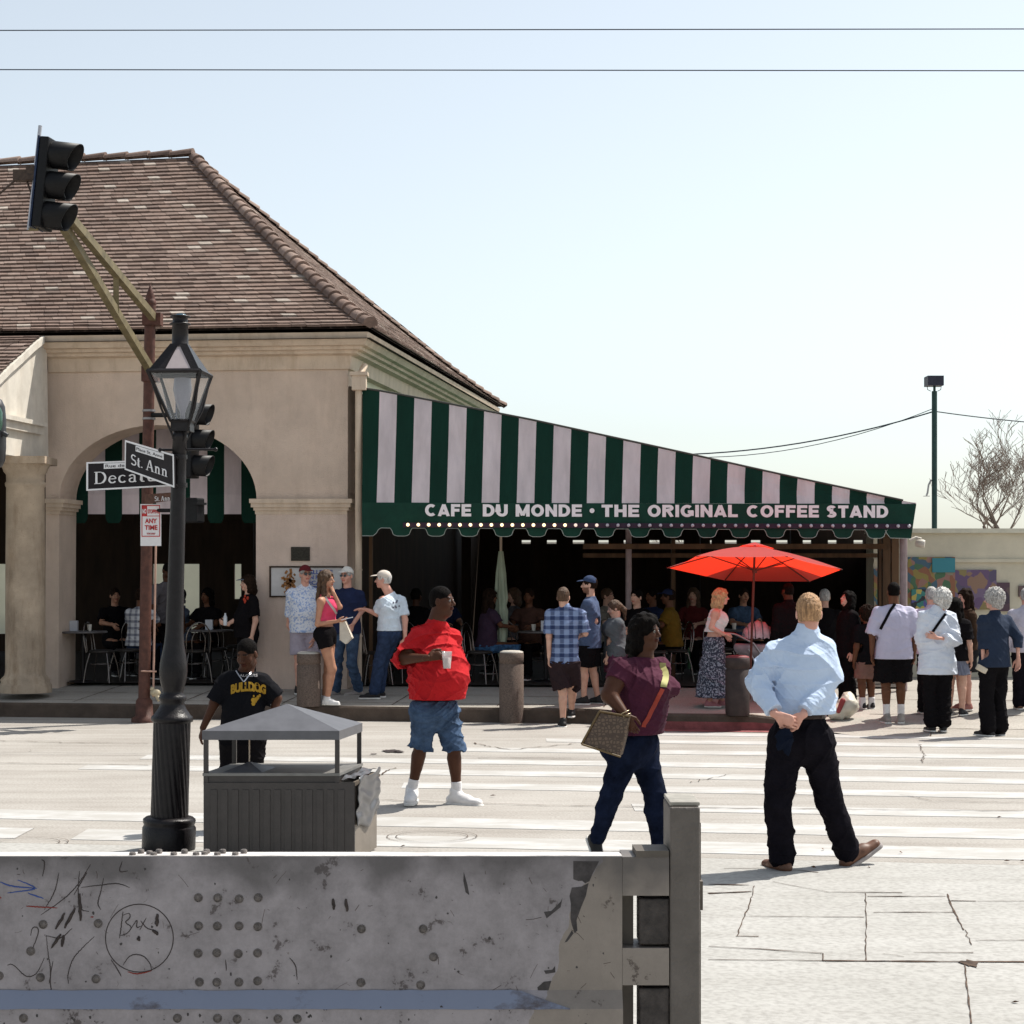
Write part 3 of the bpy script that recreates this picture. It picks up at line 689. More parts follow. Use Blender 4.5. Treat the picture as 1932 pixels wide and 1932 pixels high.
def bvh_of(o):
    me = o.data; off = ORG[o.name]
    return BVHTree.FromPolygons([v.co+off for v in me.vertices], [tuple(p.vertices) for p in me.polygons])
def cast(tree, px, py, out=.004):
    d = P(px, py, 1.0)-Vector((0, 0, CAMZ)); d.normalize(); hit = tree.ray_cast(Vector((0, 0, CAMZ)), d)
    if hit[0] is None: return None
    return hit[0]+(hit[1].normalized()*out if hit[1].dot(d) < 0 else -hit[1].normalized()*out)
def ribbon(tree, pts, wid, m, name, parent, out=.006, n=14, fallback=None):
    """strap lying on a garment, through points seen at given pixels"""
    P3 = []
    for i in range(len(pts)-1):
        for k in range(n):
            t = k/n; px, py = lerp(pts[i][0], pts[i+1][0], t), lerp(pts[i][1], pts[i+1][1], t)
            c = cast(tree, px, py, out)
            if c is not None: P3.append(c)
    if len(P3) < 3: return None
    for _ in range(3): P3 = [P3[0]]+[(P3[i-1]+P3[i]*2+P3[i+1])/4 for i in range(1, len(P3)-1)]+[P3[-1]]
    mb = MB(); rings = []
    for i, p in enumerate(P3):
        d = (P3[min(i+1, len(P3)-1)]-P3[max(i-1, 0)]).normalized(); v = (p-Vector((0, 0, CAMZ))).normalized(); s_ = d.cross(v).normalized()
        rings.append([p-s_*wid/2, p+s_*wid/2, p+s_*wid/2-v*.004, p-s_*wid/2-v*.004])
    mb.ring(rings, True, True, False)
    return mb.build(name, m, parent)
def print_text(tree, s, px, py, hpx, wpx, D, m, name, parent, bold=.03, arch=0.0):
    """lettering printed on a garment"""
    mb = MB(); k = D/F
    put_text(mb, s, (0, 0, 0), (1, 0, 0), (0, 1, 0), hpx, wpx, bold, .001)
    vs = []
    for v in mb.v:
        x = px+v.x; y = py-v.y+arch*((v.x/wpx-.5)*2)**2
        c = cast(tree, x, y, .0035+v.z)
        vs.append(c if c is not None else P(x, y, D))
    mb.v = vs; return mb.build(name, m, parent)
# ================================================================= materials of the place
M_stucco = mat('stucco', (.60, .475, .385), rough=.9, grime=.28, var=.13, scale=1.5, detail=10, bump=.25, bscale=60)
M_stucco_old = mat('stucco_weathered', (.44, .35, .26), rough=.9, grime=1, var=.30, scale=1.6, bump=.3, bscale=50)
M_trim = mat('trim_paint', (.60, .48, .37), rough=.7, grime=.6, var=.10, scale=3, bump=.1)
M_side = mat('stucco_cream', (.66, .62, .46), rough=.85, var=.08, scale=2)
M_white = mat('white_paint', (.62, .58, .51), rough=.6, var=.12, grime=.4, scale=4, bump=.05)
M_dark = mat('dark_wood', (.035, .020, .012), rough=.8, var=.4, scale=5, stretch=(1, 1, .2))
M_brown = mat('brown_wood', (.11, .060, .030), rough=.7, var=.35, scale=6, stretch=(1, 1, .15))
M_green = mat('green_canvas', (.005, .040, .026), rough=.85, var=.18, scale=5, bump=.1, bscale=40)
M_black = mat('black_paint', (.010, .010, .012), rough=.42, var=.3, scale=9, bump=.05, spec=.5)
M_iron = mat('black_iron', (.011, .009, .010), rough=.38, var=.3, scale=18, bump=.12, bscale=70, spec=.25)
M_rust = mat('rust_red_paint', (.085, .034, .024), rough=.6, var=.35, scale=12, bump=.15)
M_yellow = mat('ochre_paint', (.15, .122, .066), rough=.6, var=.3, scale=7, bump=.1)
M_conc = mat('concrete', (.46, .43, .38), rough=.9, var=.14, scale=3, bump=.2, bscale=50)
M_agg = mat('exposed_aggregate', (.15, .112, .092), rough=.9, var=.35, scale=60, bump=.4, bscale=120)
M_kerb = mat('kerb_stone', (.085, .062, .048), rough=.9, var=.3, scale=3, bump=.3)
M_redk = mat('red_kerb_paint', (.24, .07, .07), rough=.8, var=.35, scale=5, bump=.2)
M_glass_l = mat('clear_glass_pane', (.75, .78, .78), rough=.05, var=.02)
def awning_mat():
    m, nt, b = nodes('awning_stripes'); L = nt.links
    b.inputs['Roughness'].default_value = .9
    return m
# ================================================================= ground
def grid(name, xs, qs, zf, m, kind='structure', flip=False):
    vs = []; fs = []; nx, nq = len(xs), len(qs[0]) if hasattr(qs[0], '__len__') else len(qs)
    for i, X in enumerate(xs):
        row = qs[i] if hasattr(qs[0], '__len__') else qs
        for q in row: vs.append((X, q-.149*X, zf(X, q)))
    for i in range(nx-1):
        for j in range(nq-1): fs.append((i*nq+j, (i+1)*nq+j, (i+1)*nq+j+1, i*nq+j+1))
    o = new_mesh(name, vs, fs, m, None, True); return tag(o, kind=kind)
def ground_mat(name, c1, c2, crack=(.10, .08, .07), scale=.6, fine=45, crk=.0, bump=.3):
    m, nt, b = nodes(name); L = nt.links
    tc = N(nt, 'ShaderNodeTexCoord')
    n1 = N(nt, 'ShaderNodeTexNoise'); n1.inputs['Scale'].default_value = scale; n1.inputs['Detail'].default_value = 8; n1.inputs['Roughness'].default_value = .65
    n2 = N(nt, 'ShaderNodeTexNoise'); n2.inputs['Scale'].default_value = fine; n2.inputs['Detail'].default_value = 3
    L.new(tc.outputs['Object'], n1.inputs['Vector']); L.new(tc.outputs['Object'], n2.inputs['Vector'])
    r1 = N(nt, 'ShaderNodeValToRGB'); r1.color_ramp.elements[0].position = .34; r1.color_ramp.elements[1].position = .66
    r1.color_ramp.elements[0].color = c4(c1); r1.color_ramp.elements[1].color = c4(c2); L.new(n1.outputs[0], r1.inputs[0])
    r2 = N(nt, 'ShaderNodeValToRGB'); r2.color_ramp.elements[0].position = .25; r2.color_ramp.elements[1].position = .6
    r2.color_ramp.elements[0].color = (.70, .68, .66, 1); r2.color_ramp.elements[1].color = (1.06, 1.05, 1.03, 1); L.new(n2.outputs[0], r2.inputs[0])
    mx = N(nt, 'ShaderNodeMix', data_type='RGBA', blend_type='MULTIPLY'); mx.inputs[0].default_value = .8
    L.new(r1.outputs[0], mx.inputs[6]); L.new(r2.outputs[0], mx.inputs[7]); out = mx.outputs[2]
    # long drag marks and stains along the street
    mp = N(nt, 'ShaderNodeMapping'); mp.inputs['Scale'].default_value = (.35, 3.2, 1); mp.inputs['Rotation'].default_value = (0, 0, .148)
    L.new(tc.outputs['Object'], mp.inputs[0]); n3 = N(nt, 'ShaderNodeTexNoise'); n3.inputs['Scale'].default_value = 1.4; n3.inputs['Detail'].default_value = 7; L.new(mp.outputs[0], n3.inputs['Vector'])
    r3 = N(nt, 'ShaderNodeValToRGB'); r3.color_ramp.elements[0].position = .30; r3.color_ramp.elements[1].position = .55
    r3.color_ramp.elements[0].color = (.72, .70, .68, 1); r3.color_ramp.elements[1].color = (1, 1, 1, 1); L.new(n3.outputs[0], r3.inputs[0])
    m3 = N(nt, 'ShaderNodeMix', data_type='RGBA', blend_type='MULTIPLY'); m3.inputs[0].default_value = .55 if crk else .3
    L.new(out, m3.inputs[6]); L.new(r3.outputs[0], m3.inputs[7]); out = m3.outputs[2]
    L.new(out, b.inputs['Base Color']); b.inputs['Roughness'].default_value = .9; b.inputs['Specular IOR Level'].default_value = .25
    bp = N(nt, 'ShaderNodeBump'); bp.inputs['Strength'].default_value = bump; bp.inputs['Distance'].default_value = .01; L.new(n2.outputs[0], bp.inputs['Height']); L.new(bp.outputs[0], b.inputs['Normal'])
    return m
M_ground = ground_mat('ground_base', (.30, .28, .24), (.36, .34, .30))
M_street = ground_mat('asphalt_bleached', (.30, .28, .258), (.375, .358, .335), crk=1)
M_walk = ground_mat('flagstone', (.33, .325, .31), (.38, .375, .362), scale=.9, fine=30)
M_walkf = ground_mat('far_concrete', (.31, .29, .26), (.39, .365, .33), scale=.8)
tag(new_mesh('ground', [(-1500, -300, -.6), (1500, -300, -.6), (1500, 2500, -.6), (-1500, 2500, -.6)], [(0, 1, 2, 3)], M_ground), kind='structure')
xs = [-60, -30, -15, -8, -4, -2, -.5, 0, .5, .95, 1.1, 1.2, 1.3, 1.4, 1.5, 1.65, 2, 2.5, 3, 3.4, 3.6, 3.75, 3.9, 4.05, 4.2, 4.35, 4.5, 4.7, 5, 6, 8, 12, 20, 40, 60]
grid('street', xs, [12.74, 14, 16, 18, 20, 22, 24, 25], lambda X, q: 0.0, M_street)
grid('near_sidewalk', [-60, -8, -4, -2, 0, 2, 4, 8, 60], [-8, 2, 6, 8, 10, 12.7], lambda X, q: .010, M_walk)
# gritty gutter line between street and near sidewalk
grid('gutter_line', [-60, -8, -4, -2, 0, 2, 4, 8, 60], [12.70, 12.72, 12.74], lambda X, q: .005, mat('grit', (.16, .13, .10), rough=.95, var=.6, scale=30, bump=.4))
qs = [[kerb_q(X)+d*(60-kerb_q(X)) for d in (0, .004, .01, .02, .03, .04, .05, .06, .075, .09, .11, .14, .2, .35, 1)] for X in xs]
grid('far_sidewalk', xs, qs, lambda X, q: far_z(X, q), M_walkf)
# kerb face, and its red-painted stretch
vs = []; fs = []
xs_k = [x for x in xs if x <= 3.76]
for i, X in enumerate(xs_k):
    q = kerb_q(X); z = far_z(X, q)
    vs += [(X, q-.149*X-.015, -.02), (X, q-.149*X-.012, z-.02), (X, q-.149*X+.004, z+.004), (X, q-.149*X+.16, z+.0045)]
for i in range(len(xs_k)-1):
    for j in range(3): fs.append((i*4+j, (i+1)*4+j, (i+1)*4+j+1, i*4+j+1))
tag(new_mesh('kerb', vs, fs, M_kerb, None, False), kind='structure')
vs = []; fs = []; xr = [x for x in xs if 1.3 <= x <= 3.7]
for X in xr:
    q = kerb_q(X); z = far_z(X, q); vs += [(X, q-.149*X-.30, .006), (X, q-.149*X-.022, .006), (X, q-.149*X-.020, z*.55)]
for i in range(len(xr)-1):
    for j in range(2): fs.append((i*3+j, (i+1)*3+j, (i+1)*3+j+1, i*3+j+1))
tag(new_mesh('red_kerb_paint', vs, fs, M_redk), kind='structure')
# crosswalk bars, worn thermoplastic
def worn_mat(name, c, base, lo=.40, hi=.56):
    m, nt, b = nodes(name); L = nt.links
    tc = N(nt, 'ShaderNodeTexCoord'); mp = N(nt, 'ShaderNodeMapping'); mp.inputs['Scale'].default_value = (1, 2.2, 1); L.new(tc.outputs['Object'], mp.inputs[0])
    n1 = N(nt, 'ShaderNodeTexNoise'); n1.inputs['Scale'].default_value = 1.7; n1.inputs['Detail'].default_value = 11; n1.inputs['Roughness'].default_value = .7
    L.new(mp.outputs[0], n1.inputs['Vector'])
    r = N(nt, 'ShaderNodeValToRGB'); r.color_ramp.elements[0].position = lo; r.color_ramp.elements[1].position = hi
    r.color_ramp.elements[0].color = c4(base); r.color_ramp.elements[1].color = c4(c); L.new(n1.outputs[0], r.inputs[0]); L.new(r.outputs[0], b.inputs['Base Color'])
    b.inputs['Roughness'].default_value = .8; return m
M_bar = worn_mat('worn_white_marking', (.44, .435, .425), (.35, .337, .315), .44, .60)
def bar(q0, q1, X0, X1, nm='crosswalk_bar'):
    n = 24; vs = []
    for i in range(n+1):
        X = lerp(X0, X1, i/n); j0 = random.uniform(-.012, .012); j1 = random.uniform(-.012, .012)
        vs += [(X, q0+j0-.149*X, .004), (X, q1+j1-.149*X, .004), (X, q0+j0-.006-.149*X, -.01), (X, q1+j1+.006-.149*X, -.01)]
    tag(new_mesh(nm, vs, [(4*i, 4*i+4, 4*i+5, 4*i+1) for i in range(n)]+[(4*i+2, 4*i+6, 4*i+4, 4*i) for i in range(n)]+[(4*i+1, 4*i+5, 4*i+7, 4*i+3) for i in range(n)], M_bar), kind='structure')
for q0, X0 in ((12.98, -3.2), (14.02, -4.4), (15.25, 1.0), (16.6, -1.0), (17.75, -4.3), (18.85, -3.9), (20.2, -.5), (21.5, .4), (22.6, 1.6)):
    bar(q0, q0+(.55 if q0 < 15 else .46), X0, 9+random.uniform(0, 1))
bar(12.95, 13.5, -12, -3.62); 
# cracks and joints
def strip(mb, pts, wid, z=.0075, jit=.0, near=0):
    pts = [Vector(p) for p in pts]; q = []
    for i in range(len(pts)-1):
        n = max(1, int((pts[i+1]-pts[i]).length/.08)) if jit else 1
        for k in range(n): q.append(pts[i].lerp(pts[i+1], k/n)+Vector((random.uniform(-jit, jit)*(.5 if near else 1), random.uniform(-jit, jit)*(.6 if near else 2.0), 0)))
    q.append(pts[-1]); L_ = []
    for i, p in enumerate(q):
        d = (q[min(i+1, len(q)-1)]-q[max(i-1, 0)]); d.z = 0; d.normalize(); s_ = Vector((-d.y, d.x, 0))
        ww = wid*(1+(2.2*abs(d.x)**3 if near else 0))*(random.uniform(.35, 1.2) if jit else 1)/2*(.55 if near else 1)
        L_ += [p-s_*ww, p+s_*ww]
    for p in L_: p.z = gz(p.x, p.y)+z+near
    mb.add(L_, [(2*i, 2*i+2, 2*i+3, 2*i+1) for i in range(len(q)-1)])
def z8(x, y): return gpt((1350+x/2.95)/1.0378, (1600+y/2.95)/1.0378, .01)
M_crack = mat('joint_dirt', (.075, .048, .033), rough=.95, var=.6, scale=14)
mb = MB()
for wd, jt, pts in ((.014, .004, [(110, 390), (345, 395)]), (.022, .004, [(110, 443), (360, 432)]), (.012, .010, [(375, 400), (350, 500), (300, 620), (275, 690)]), (.014, .004, [(270, 690), (400, 692)]),
    (.008, .006, [(200, 298), (480, 298)]), (.012, .006, [(600, 305), (745, 322)]), (.009, .006, [(480, 375), (800, 435), (1230, 438)]), (.012, .008, [(1018, 440), (1020, 640), (1020, 830)]),
    (.012, .004, [(1030, 460), (1480, 460)]), (.010, .005, [(1060, 552), (1530, 552)]), (.020, .006, [(1490, 445), (1520, 530), (1585, 655)]), (.010, .02, [(1585, 655), (1630, 740)]),
    (.014, .003, [(1510, 485), (1655, 488)]), (.006, .003, [(1655, 488), (2300, 486)]), (.006, .004, [(345, 575), (1010, 580)]), (.020, .003, [(770, 832), (1560, 838), (1932, 838), (2400, 838)]),
    (.014, .004, [(1590, 855), (1600, 960), (1628, 1195)]), (.010, .01, [(110, 750), (500, 770), (770, 790)]), (.012, .004, [(770, 790), (770, 832)]), (.010, .008, [(110, 825), (770, 832)]),
    (.007, .01, [(1300, 785), (1640, 785)]), (.006, .004, [(1655, 715), (2300, 712)]), (.006, .01, [(1110, 790), (1240, 810)])):
    strip(mb, [z8(*p) for p in pts], wd, .004, jt, .010)
c = z8(1620, 850); mb.add([c+Vector((.040*math.cos(a)*(1+.35*math.sin(3*a)+.2*math.sin(7*a)), .075*math.sin(a)*(1+.3*math.cos(5*a)), .006)) for a in [i*math.pi/7 for i in range(14)]], [tuple(range(14))])
tag(mb.build('sidewalk_joints', M_crack), kind='structure')
mb = MB()
def gp(x, y): return gpt(x, y, 0.0)
for wd, jt, pts in ((.02, .01, [(700, 1510), (1000, 1520), (1350, 1526), (1932, 1532)]), (.02, .008, [(-20, 1440), (280, 1445)]), (.02, .03, [(890, 1402), (960, 1416), (1020, 1410), (1100, 1403)]),
    (.012, .02, [(1735, 1405), (1745, 1425), (1740, 1440)]), (.010, .02, [(1300, 1478), (1380, 1462)]), (.02, .03, [(640, 1500), (700, 1470), (745, 1450)]), (.02, .02, [(900, 1430), (1080, 1432)]),
    (.012, .02, [(1700, 1500), (1760, 1512), (1932, 1516)]), (.02, .02, [(-20, 1398), (120, 1402), (280, 1404)])):
    strip(mb, [gp(*p) for p in pts], wd, .0095, jt)
for cx, cy, rx in ((815, 1580, .33), (48, 1592, .30)):   # utility covers, worn rings
    c = gp(cx, cy)
    for r_ in (rx, rx*.8): strip(mb, [c+Vector((r_*math.cos(a), r_*math.sin(a), 0)) for a in [i*2*math.pi/28 for i in range(29)]], .006, .0095, .0)
tag(mb.build('street_cracks', M_crack), kind='structure')
mb = MB()
for cx, cy, r_ in ((740, 1418, .09), (705, 1424, .03), (752, 1420, .05)):
    c = gp(cx, cy); n = 22; mb.add([c+Vector((r_*math.cos(i*2*math.pi/n)*random.uniform(.8, 1.5), r_*1.6*math.sin(i*2*math.pi/n)*random.uniform(.7, 1.2), .0105)) for i in range(n)], [tuple(range(n))])
tag(mb.build('tar_patch', mat('tar', (.03, .02, .02), rough=.8, var=.5, scale=20)), kind='structure')
# far sidewalk joints
mb = MB()
for q in (24.7, 25.5): strip(mb, [(X, q-.149*X, 0) for X in [-9+.25*i for i in range(40)]], .02, .004, .003)
for X in (-7.5, -6, -4.5, -3.1, -1.6, -.2, 1.2, 2.8): strip(mb, [(X, 24.5-.149*X, 0), (X+.3, 26.4-.149*X, 0)], .02, .004, .003)
for q in (23.6, 24.6, 25.7, 26.6): strip(mb, [(4.6+.25*i, q-.149*(4.6+.25*i), 0) for i in range(24)], .02, .004, .004)
for X in (5, 6.3, 7.6, 8.9): strip(mb, [(X+.05*i, 22.9+.2*i-.149*X, 0) for i in range(22)], .02, .004, .004)
tag(mb.build('far_sidewalk_joints', M_crack), kind='structure')
# leaves and litter specks
mb = MB()
for px, py, s_ in ((58, 1418, .03), (930, 1504, .03), (1553, 1606, .022), (1949*.99, 1628, .02), (1900, 1628, .022), (1945, 1770, .03), (1915, 1897, .02), (1535, 1640, .02), (1885, 1545, .02), (1640, 1640, .02), (760, 1600, .02), (1700, 1612, .02), (1240, 1400, .02), (1500, 1500, .02)):
    c = gp(px, py)+Vector((0, 0, .012)); a = random.random()*6
    mb.add([c+Vector((s_*math.cos(a), s_*math.sin(a), 0)), c+Vector((-.4*s_*math.sin(a), .4*s_*math.cos(a), .012)), c-Vector((s_*math.cos(a), s_*math.sin(a), -.006)), c-Vector((-.4*s_*math.sin(a), .4*s_*math.cos(a), 0))], [(0, 1, 2), (0, 2, 3)])
tag(mb.build('leaf_litter', mat('dry_leaf', (.10, .045, .02), rough=.8)), kind='stuff')

# ================================================================= market building
SKW = .096; dA = Vector((.144, .99, 0))
def DFr(px, off=0): return (26.274+off)/(1+SKW*(px-HX)/F)
def FP(px, py, off=0): return P(px, py, DFr(px, off))
bld = thing('market_building', 'long stucco market hall with arched opening and brown tiled hip roof, behind the traffic signal', 'building', (-4.6, 26.5, .3))
mb = MB()
arch = [(298-186*math.cos(math.pi*i/36), 942-140*math.sin(math.pi*i/36)) for i in range(37)]
poly = [(86, 1318), (110, 1318)]+arch+[(484, 1318), (656, 1318), (656, 640), (86, 640)]
pts = [FP(*p) for p in poly]
mb.prism(pts, dA*.65); fw = mb.build('front_wall', M_stucco, bld)
# pier shafts slightly proud, caps
def slab(mb, x0, x1, y0, y1, proud, depth=.1):
    a = [FP(x0, y1, -proud), FP(x1, y1, -proud), FP(x1, y0, -proud), FP(x0, y0, -proud)]
    mb.hexa(a, [p+dA*(proud+depth) for p in a])
mb = MB()
for x0, x1, y0, y1, pr in ((470, 664, 941, 949, .10), (473, 661, 949, 957, .08), (478, 658, 957, 963, .055), (481, 655, 963, 970, .03)):
    slab(mb, x0, x1, y0, y1, pr, .60)
mb.build('pier_cap', M_trim, bld)
mb = MB()
for x0, x1, y0, y1, pr in ((84, 122, 941, 949, .10), (86, 119, 949, 957, .08), (86, 116, 957, 963, .055), (86, 113, 963, 970, .03)):
    slab(mb, x0, x1, y0, y1, pr, .60)
mb.build('pier_cap', M_trim, bld)
mb = MB(); slab(mb, 483, 655, 969, 1318, .022, .4); mb.build('pier', mat('stucco_pier', (.62, .49, .41), rough=.9, grime=.25, var=.12, scale=1.6, detail=10, bump=.25, bscale=60), bld)
# inner side walls and right flank
cornerF = FP(656, 640); wallB = Vector((-.62, 38.0, 0))
mb = MB(); a = FP(656, 1318); b = Vector((wallB.x, wallB.y, a.z))
zt = 5.3; a.z = 3.3; mb.hexa([Vector((a.x-.02, a.y+.3, a.z)), Vector((b.x-.02, b.y, a.z)), Vector((b.x-.02, b.y, zt)), Vector((a.x-.02, a.y+.3, zt))],
        [Vector((a.x-.3, a.y+.3, a.z)), Vector((b.x-.3, b.y, a.z)), Vector((b.x-.3, b.y, zt)), Vector((a.x-.3, a.y+.3, zt))])
mb.build('side_wall', M_side, bld)
mb = MB(); mb.hexa([Vector((a.x-.03, a.y+.7, .2)), Vector((b.x-.03, b.y, .2)), Vector((b.x-.03, b.y, 3.3)), Vector((a.x-.03, a.y+.7, 3.3))], [Vector((a.x-.3, a.y+.7, .2)), Vector((b.x-.3, b.y, .2)), Vector((b.x-.3, b.y, 3.3)), Vector((a.x-.3, a.y+.7, 3.3))])
mb.build('flank_shade_panel', M_dark, bld)  # solid dark panel put in for the shaded open arcades
def sweep(mb, path, prof, closed_prof=True):
    n = len(path); rings = []
    for i, p in enumerate(path):
        p = Vector(p); ds = []
        if i > 0: ds.append((p-Vector(path[i-1])).normalized())
        if i < n-1: ds.append((Vector(path[i+1])-p).normalized())
        ns = [Vector((d.y, -d.x, 0)) for d in ds]; nn = sum(ns, Vector((0, 0, 0))); nn = nn/nn.length; k = 1/max(.3, nn.dot(ns[0]))
        rings.append([Vector((p.x, p.y, 0))+nn*(o*k)+Vector((0, 0, z)) for o, z in prof])
    mb.ring(rings, True, True, False)
WL = FP(93, 640); WC = FP(656, 640); WL.z = WC.z = 0
prof = [(-.05, 4.86), (.04, 4.88), (.055, 5.07), (.15, 5.09), (.16, 5.13), (.23, 5.14), (.24, 5.18), (.31, 5.19), (.35, 5.25), (.38, 5.36), (.33, 5.365), (.30, 5.33), (-.05, 5.32)]
mb = MB(); sweep(mb, [WL, WC, wallB], prof); mb.build('cornice', M_trim, bld)
# roof
eL = FP(93, 640)+Vector((0, -.40, 0)); dirF = (WC-WL).normalized(); nF = Vector((dirF.y, -dirF.x, 0)); dS = (wallB-WC).normalized(); nS = Vector((dS.y, -dS.x, 0))
ZE = 5.43
eC = Vector((WC.x, WC.y, 0))+nF*.42+nS*.40; eC.z = ZE
eB = wallB+nS*.40-dirF*.0+dS*.4; eB.z = ZE
apex = P(365, 297, 32.6); eL2 = Vector((WC.x, WC.y, 0))+nF*.42-dirF*16; eL2.z = ZE
ridgeL = apex+Vector((-12, 2.2, 0.0))
def zprof(s): return ZE+(apex.z-ZE)*(s**1.10*.97+.03*s)
def path(a, b):
    def f(s):
        p = a.lerp(b, s); p.z = zprof(s); return p
    return f
hipF, hipB = path(eC, apex), path(eB, apex); farL = path(eL2, ridgeL); 
pal = [(.212, .146, .118), (.195, .132, .106), (.228, .160, .130), (.178, .120, .096), (.25, .182, .15), (.16, .11, .09)]
def courses(mb, fa, fb, n, up, s_from=0.0, s_to=1.0, tw=.21, tk=1.3):
    """rows of flat tiles between two edge paths (fa left, fb right)"""
    for i in range(n):
        s0 = lerp(s_from, s_to, i/n); s1 = lerp(s_from, s_to, (i+1.25)/n); a0, b0 = fa(s0), fb(s0); a1, b1 = fa(min(s1, 1)), fb(min(s1, 1))
        L0 = (b0-a0).length
        if L0 < .1: continue
        k = max(1, int(L0/tw)); off = random.random()/k
        wob = random.uniform(0, 6)
        for j in range(-1, k+1):
            u0 = max(0, (j+off*k)/k); u1 = min(1, (j+1+off*k)/k)
            if u1 <= u0: continue
            g_ = .0012/L0*tw*10; th = random.uniform(.024, .031)+.003*math.sin(u0*L0*.9+wob); th *= tk; dz = random.uniform(-.006, .006)+.008*math.sin(u0*L0*1.3+i*.7)+.006*math.sin(u0*L0*3.1+i*2.1)
            p0 = a0.lerp(b0, u0+g_); p1 = a0.lerp(b0, u1-g_); q1 = a1.lerp(b1, u1-g_); q0 = a1.lerp(b1, u0+g_)
            sl = (q0-p0); sl.normalize(); nrm = (p1-p0).cross(sl).normalized(); nrm = nrm if nrm.z > 0 else -nrm
            if (th > .005):
                P0 = p0+nrm*th+sl*dz; P1 = p1+nrm*(th+random.uniform(-.004, .004))+sl*dz
                r = random.random(); c = random.choice(pal); f_ = random.uniform(.86, 1.14)
                if r < .035: c = (.40, .34, .29)
                mb.col = (c[0]*f_, c[1]*f_, c[2]*f_, 1)
                mb.add([P0, P1, q1+nrm*.004, q0+nrm*.004, P0-nrm*th*.95, P1-nrm*th*.95], [(0, 1, 2, 3), (4, 5, 1, 0)])
    mb.col = (1, 1, 1, 1)
M_tile = mat('clay_tile', (1, 1, 1), rough=.85, var=.28, scale=10, bump=.3, bscale=70, attr=True)
mb = MB()
def mainL(s):   # left border of the front face, beyond the frame
    return farL(s)
courses(mb, farL, hipF, 46, None)
roof = mb.build('roof', M_tile, bld, color=True)
mb = MB(); courses(mb, hipF, hipB, 46, None, tw=.2, tk=.5); mb.build('roof_side', M_tile, roof, color=True)
mb = MB()   # sheathing under the tiles and ceiling
rows = [(farL(s), hipF(s), hipB(s)) for s in (0, .1, .2, .35, .5, .65, .8, .9, 1)]
for k in range(len(rows)-1):
    a, b = rows[k], rows[k+1]; dn = Vector((0, 0, -.03))
    mb.add([a[0]+dn, a[1]+dn, b[1]+dn, b[0]+dn, a[2]+dn, b[2]+dn], [(0, 1, 2, 3), (1, 4, 5, 2)])
bk = eB+Vector((-20, 1.6, 0)); mb.add([eB, bk, ridgeL, apex], [(0, 1, 2, 3)])
mb.add([eL2-Vector((0, 0, .16)), eC-Vector((0, 0, .16)), eB-Vector((0, 0, .16)), bk-Vector((0, 0, .16))], [(0, 1, 2, 3)])
mb.build('sheathing', M_dark, roof)
def caps(fa, n, r, flip=False):
    mb = MB()
    for i in range(n):
        a = fa(i/n); b = fa((i+1.22)/n) if i < n-1 else fa(1.0); d = (b-a).normalized(); s_ = d.cross(Vector((0, 0, 1))).normalized(); u = s_.cross(d)
        r0, r1 = r*random.uniform(1.04, 1.16), r*.86; c = random.choice(pal); f_ = random.uniform(.95, 1.35); mb.col = (c[0]*f_, c[1]*f_, c[2]*f_, 1)
        A = [a+u*.02+(s_*math.cos(t)+u*math.sin(t))*r0 for t in [math.pi*k/8 for k in range(9)]]; B_ = [b+(s_*math.cos(t)+u*math.sin(t))*r1 for t in [math.pi*k/8 for k in range(9)]]
        mb.add(A+B_, [(k, k+1, k+10, k+9) for k in range(8)], True); mb.add(A+[a-u*.03], [(k+1, k, 9) for k in range(8)])
    return mb
o = caps(hipF, 30, .105).build('hip_cap', M_tile, roof, color=True)
o = caps(hipB, 34, .08).build('hip_cap', M_tile, roof, color=True)
o = caps(lambda t: apex.lerp(ridgeL, min(t, 1))+Vector((0, 0, .03)), 30, .10).build('ridge_cap', M_tile, roof, color=True)
# porch on the left: shed roof coming forward, side wall, beam, round column
def Xp(D): return -6.68-.144*(26.7-D)
prk = [(26.45, 640), (26.1, 655), (25.7, 676), (25.3, 696), (25.0, 714), (24.4, 745)]
def rk(i): D, y = prk[i]; X = Xp(D); return Vector((X, D, CAMZ+(HY-y)/F*D))
mb = MB()
rp = [rk(i) for i in range(6)]
def pr_r(s): k = (1-s)*5; i = min(4, int(k)); return rp[i].lerp(rp[i+1], k-i)+Vector((0.03, 0, .05))
def pr_l(s): p = pr_r(s).copy(); return p+Vector((-9, .86, 0))
courses(mb, pr_l, pr_r, 15, None, 0, .999)
porch_r = mb.build('porch_roof', M_tile, bld, color=True)
mb = MB()
for i in range(5):
    a, b = rp[i]+Vector((0, 0, .04)), rp[i+1]+Vector((0, 0, .04)); mb.add([a, b, b+Vector((-9, .86, 0)), a+Vector((-9, .86, 0))], [(0, 1, 2, 3)])
mb.build('sheathing', M_dark, porch_r)
mb = MB()   # rake board
for i in range(5):
    a, b = rp[i], rp[i+1]; mb.hexa([a+Vector((.05, 0, .045)), b+Vector((.05, 0, .045)), b+Vector((.05, 0, -.06)), a+Vector((.05, 0, -.06))], [a+Vector((-.03, 0, .045)), b+Vector((-.03, 0, .045)), b+Vector((-.03, 0, -.06)), a+Vector((-.03, 0, -.06))])
mb.build('rake_board', M_white, bld)
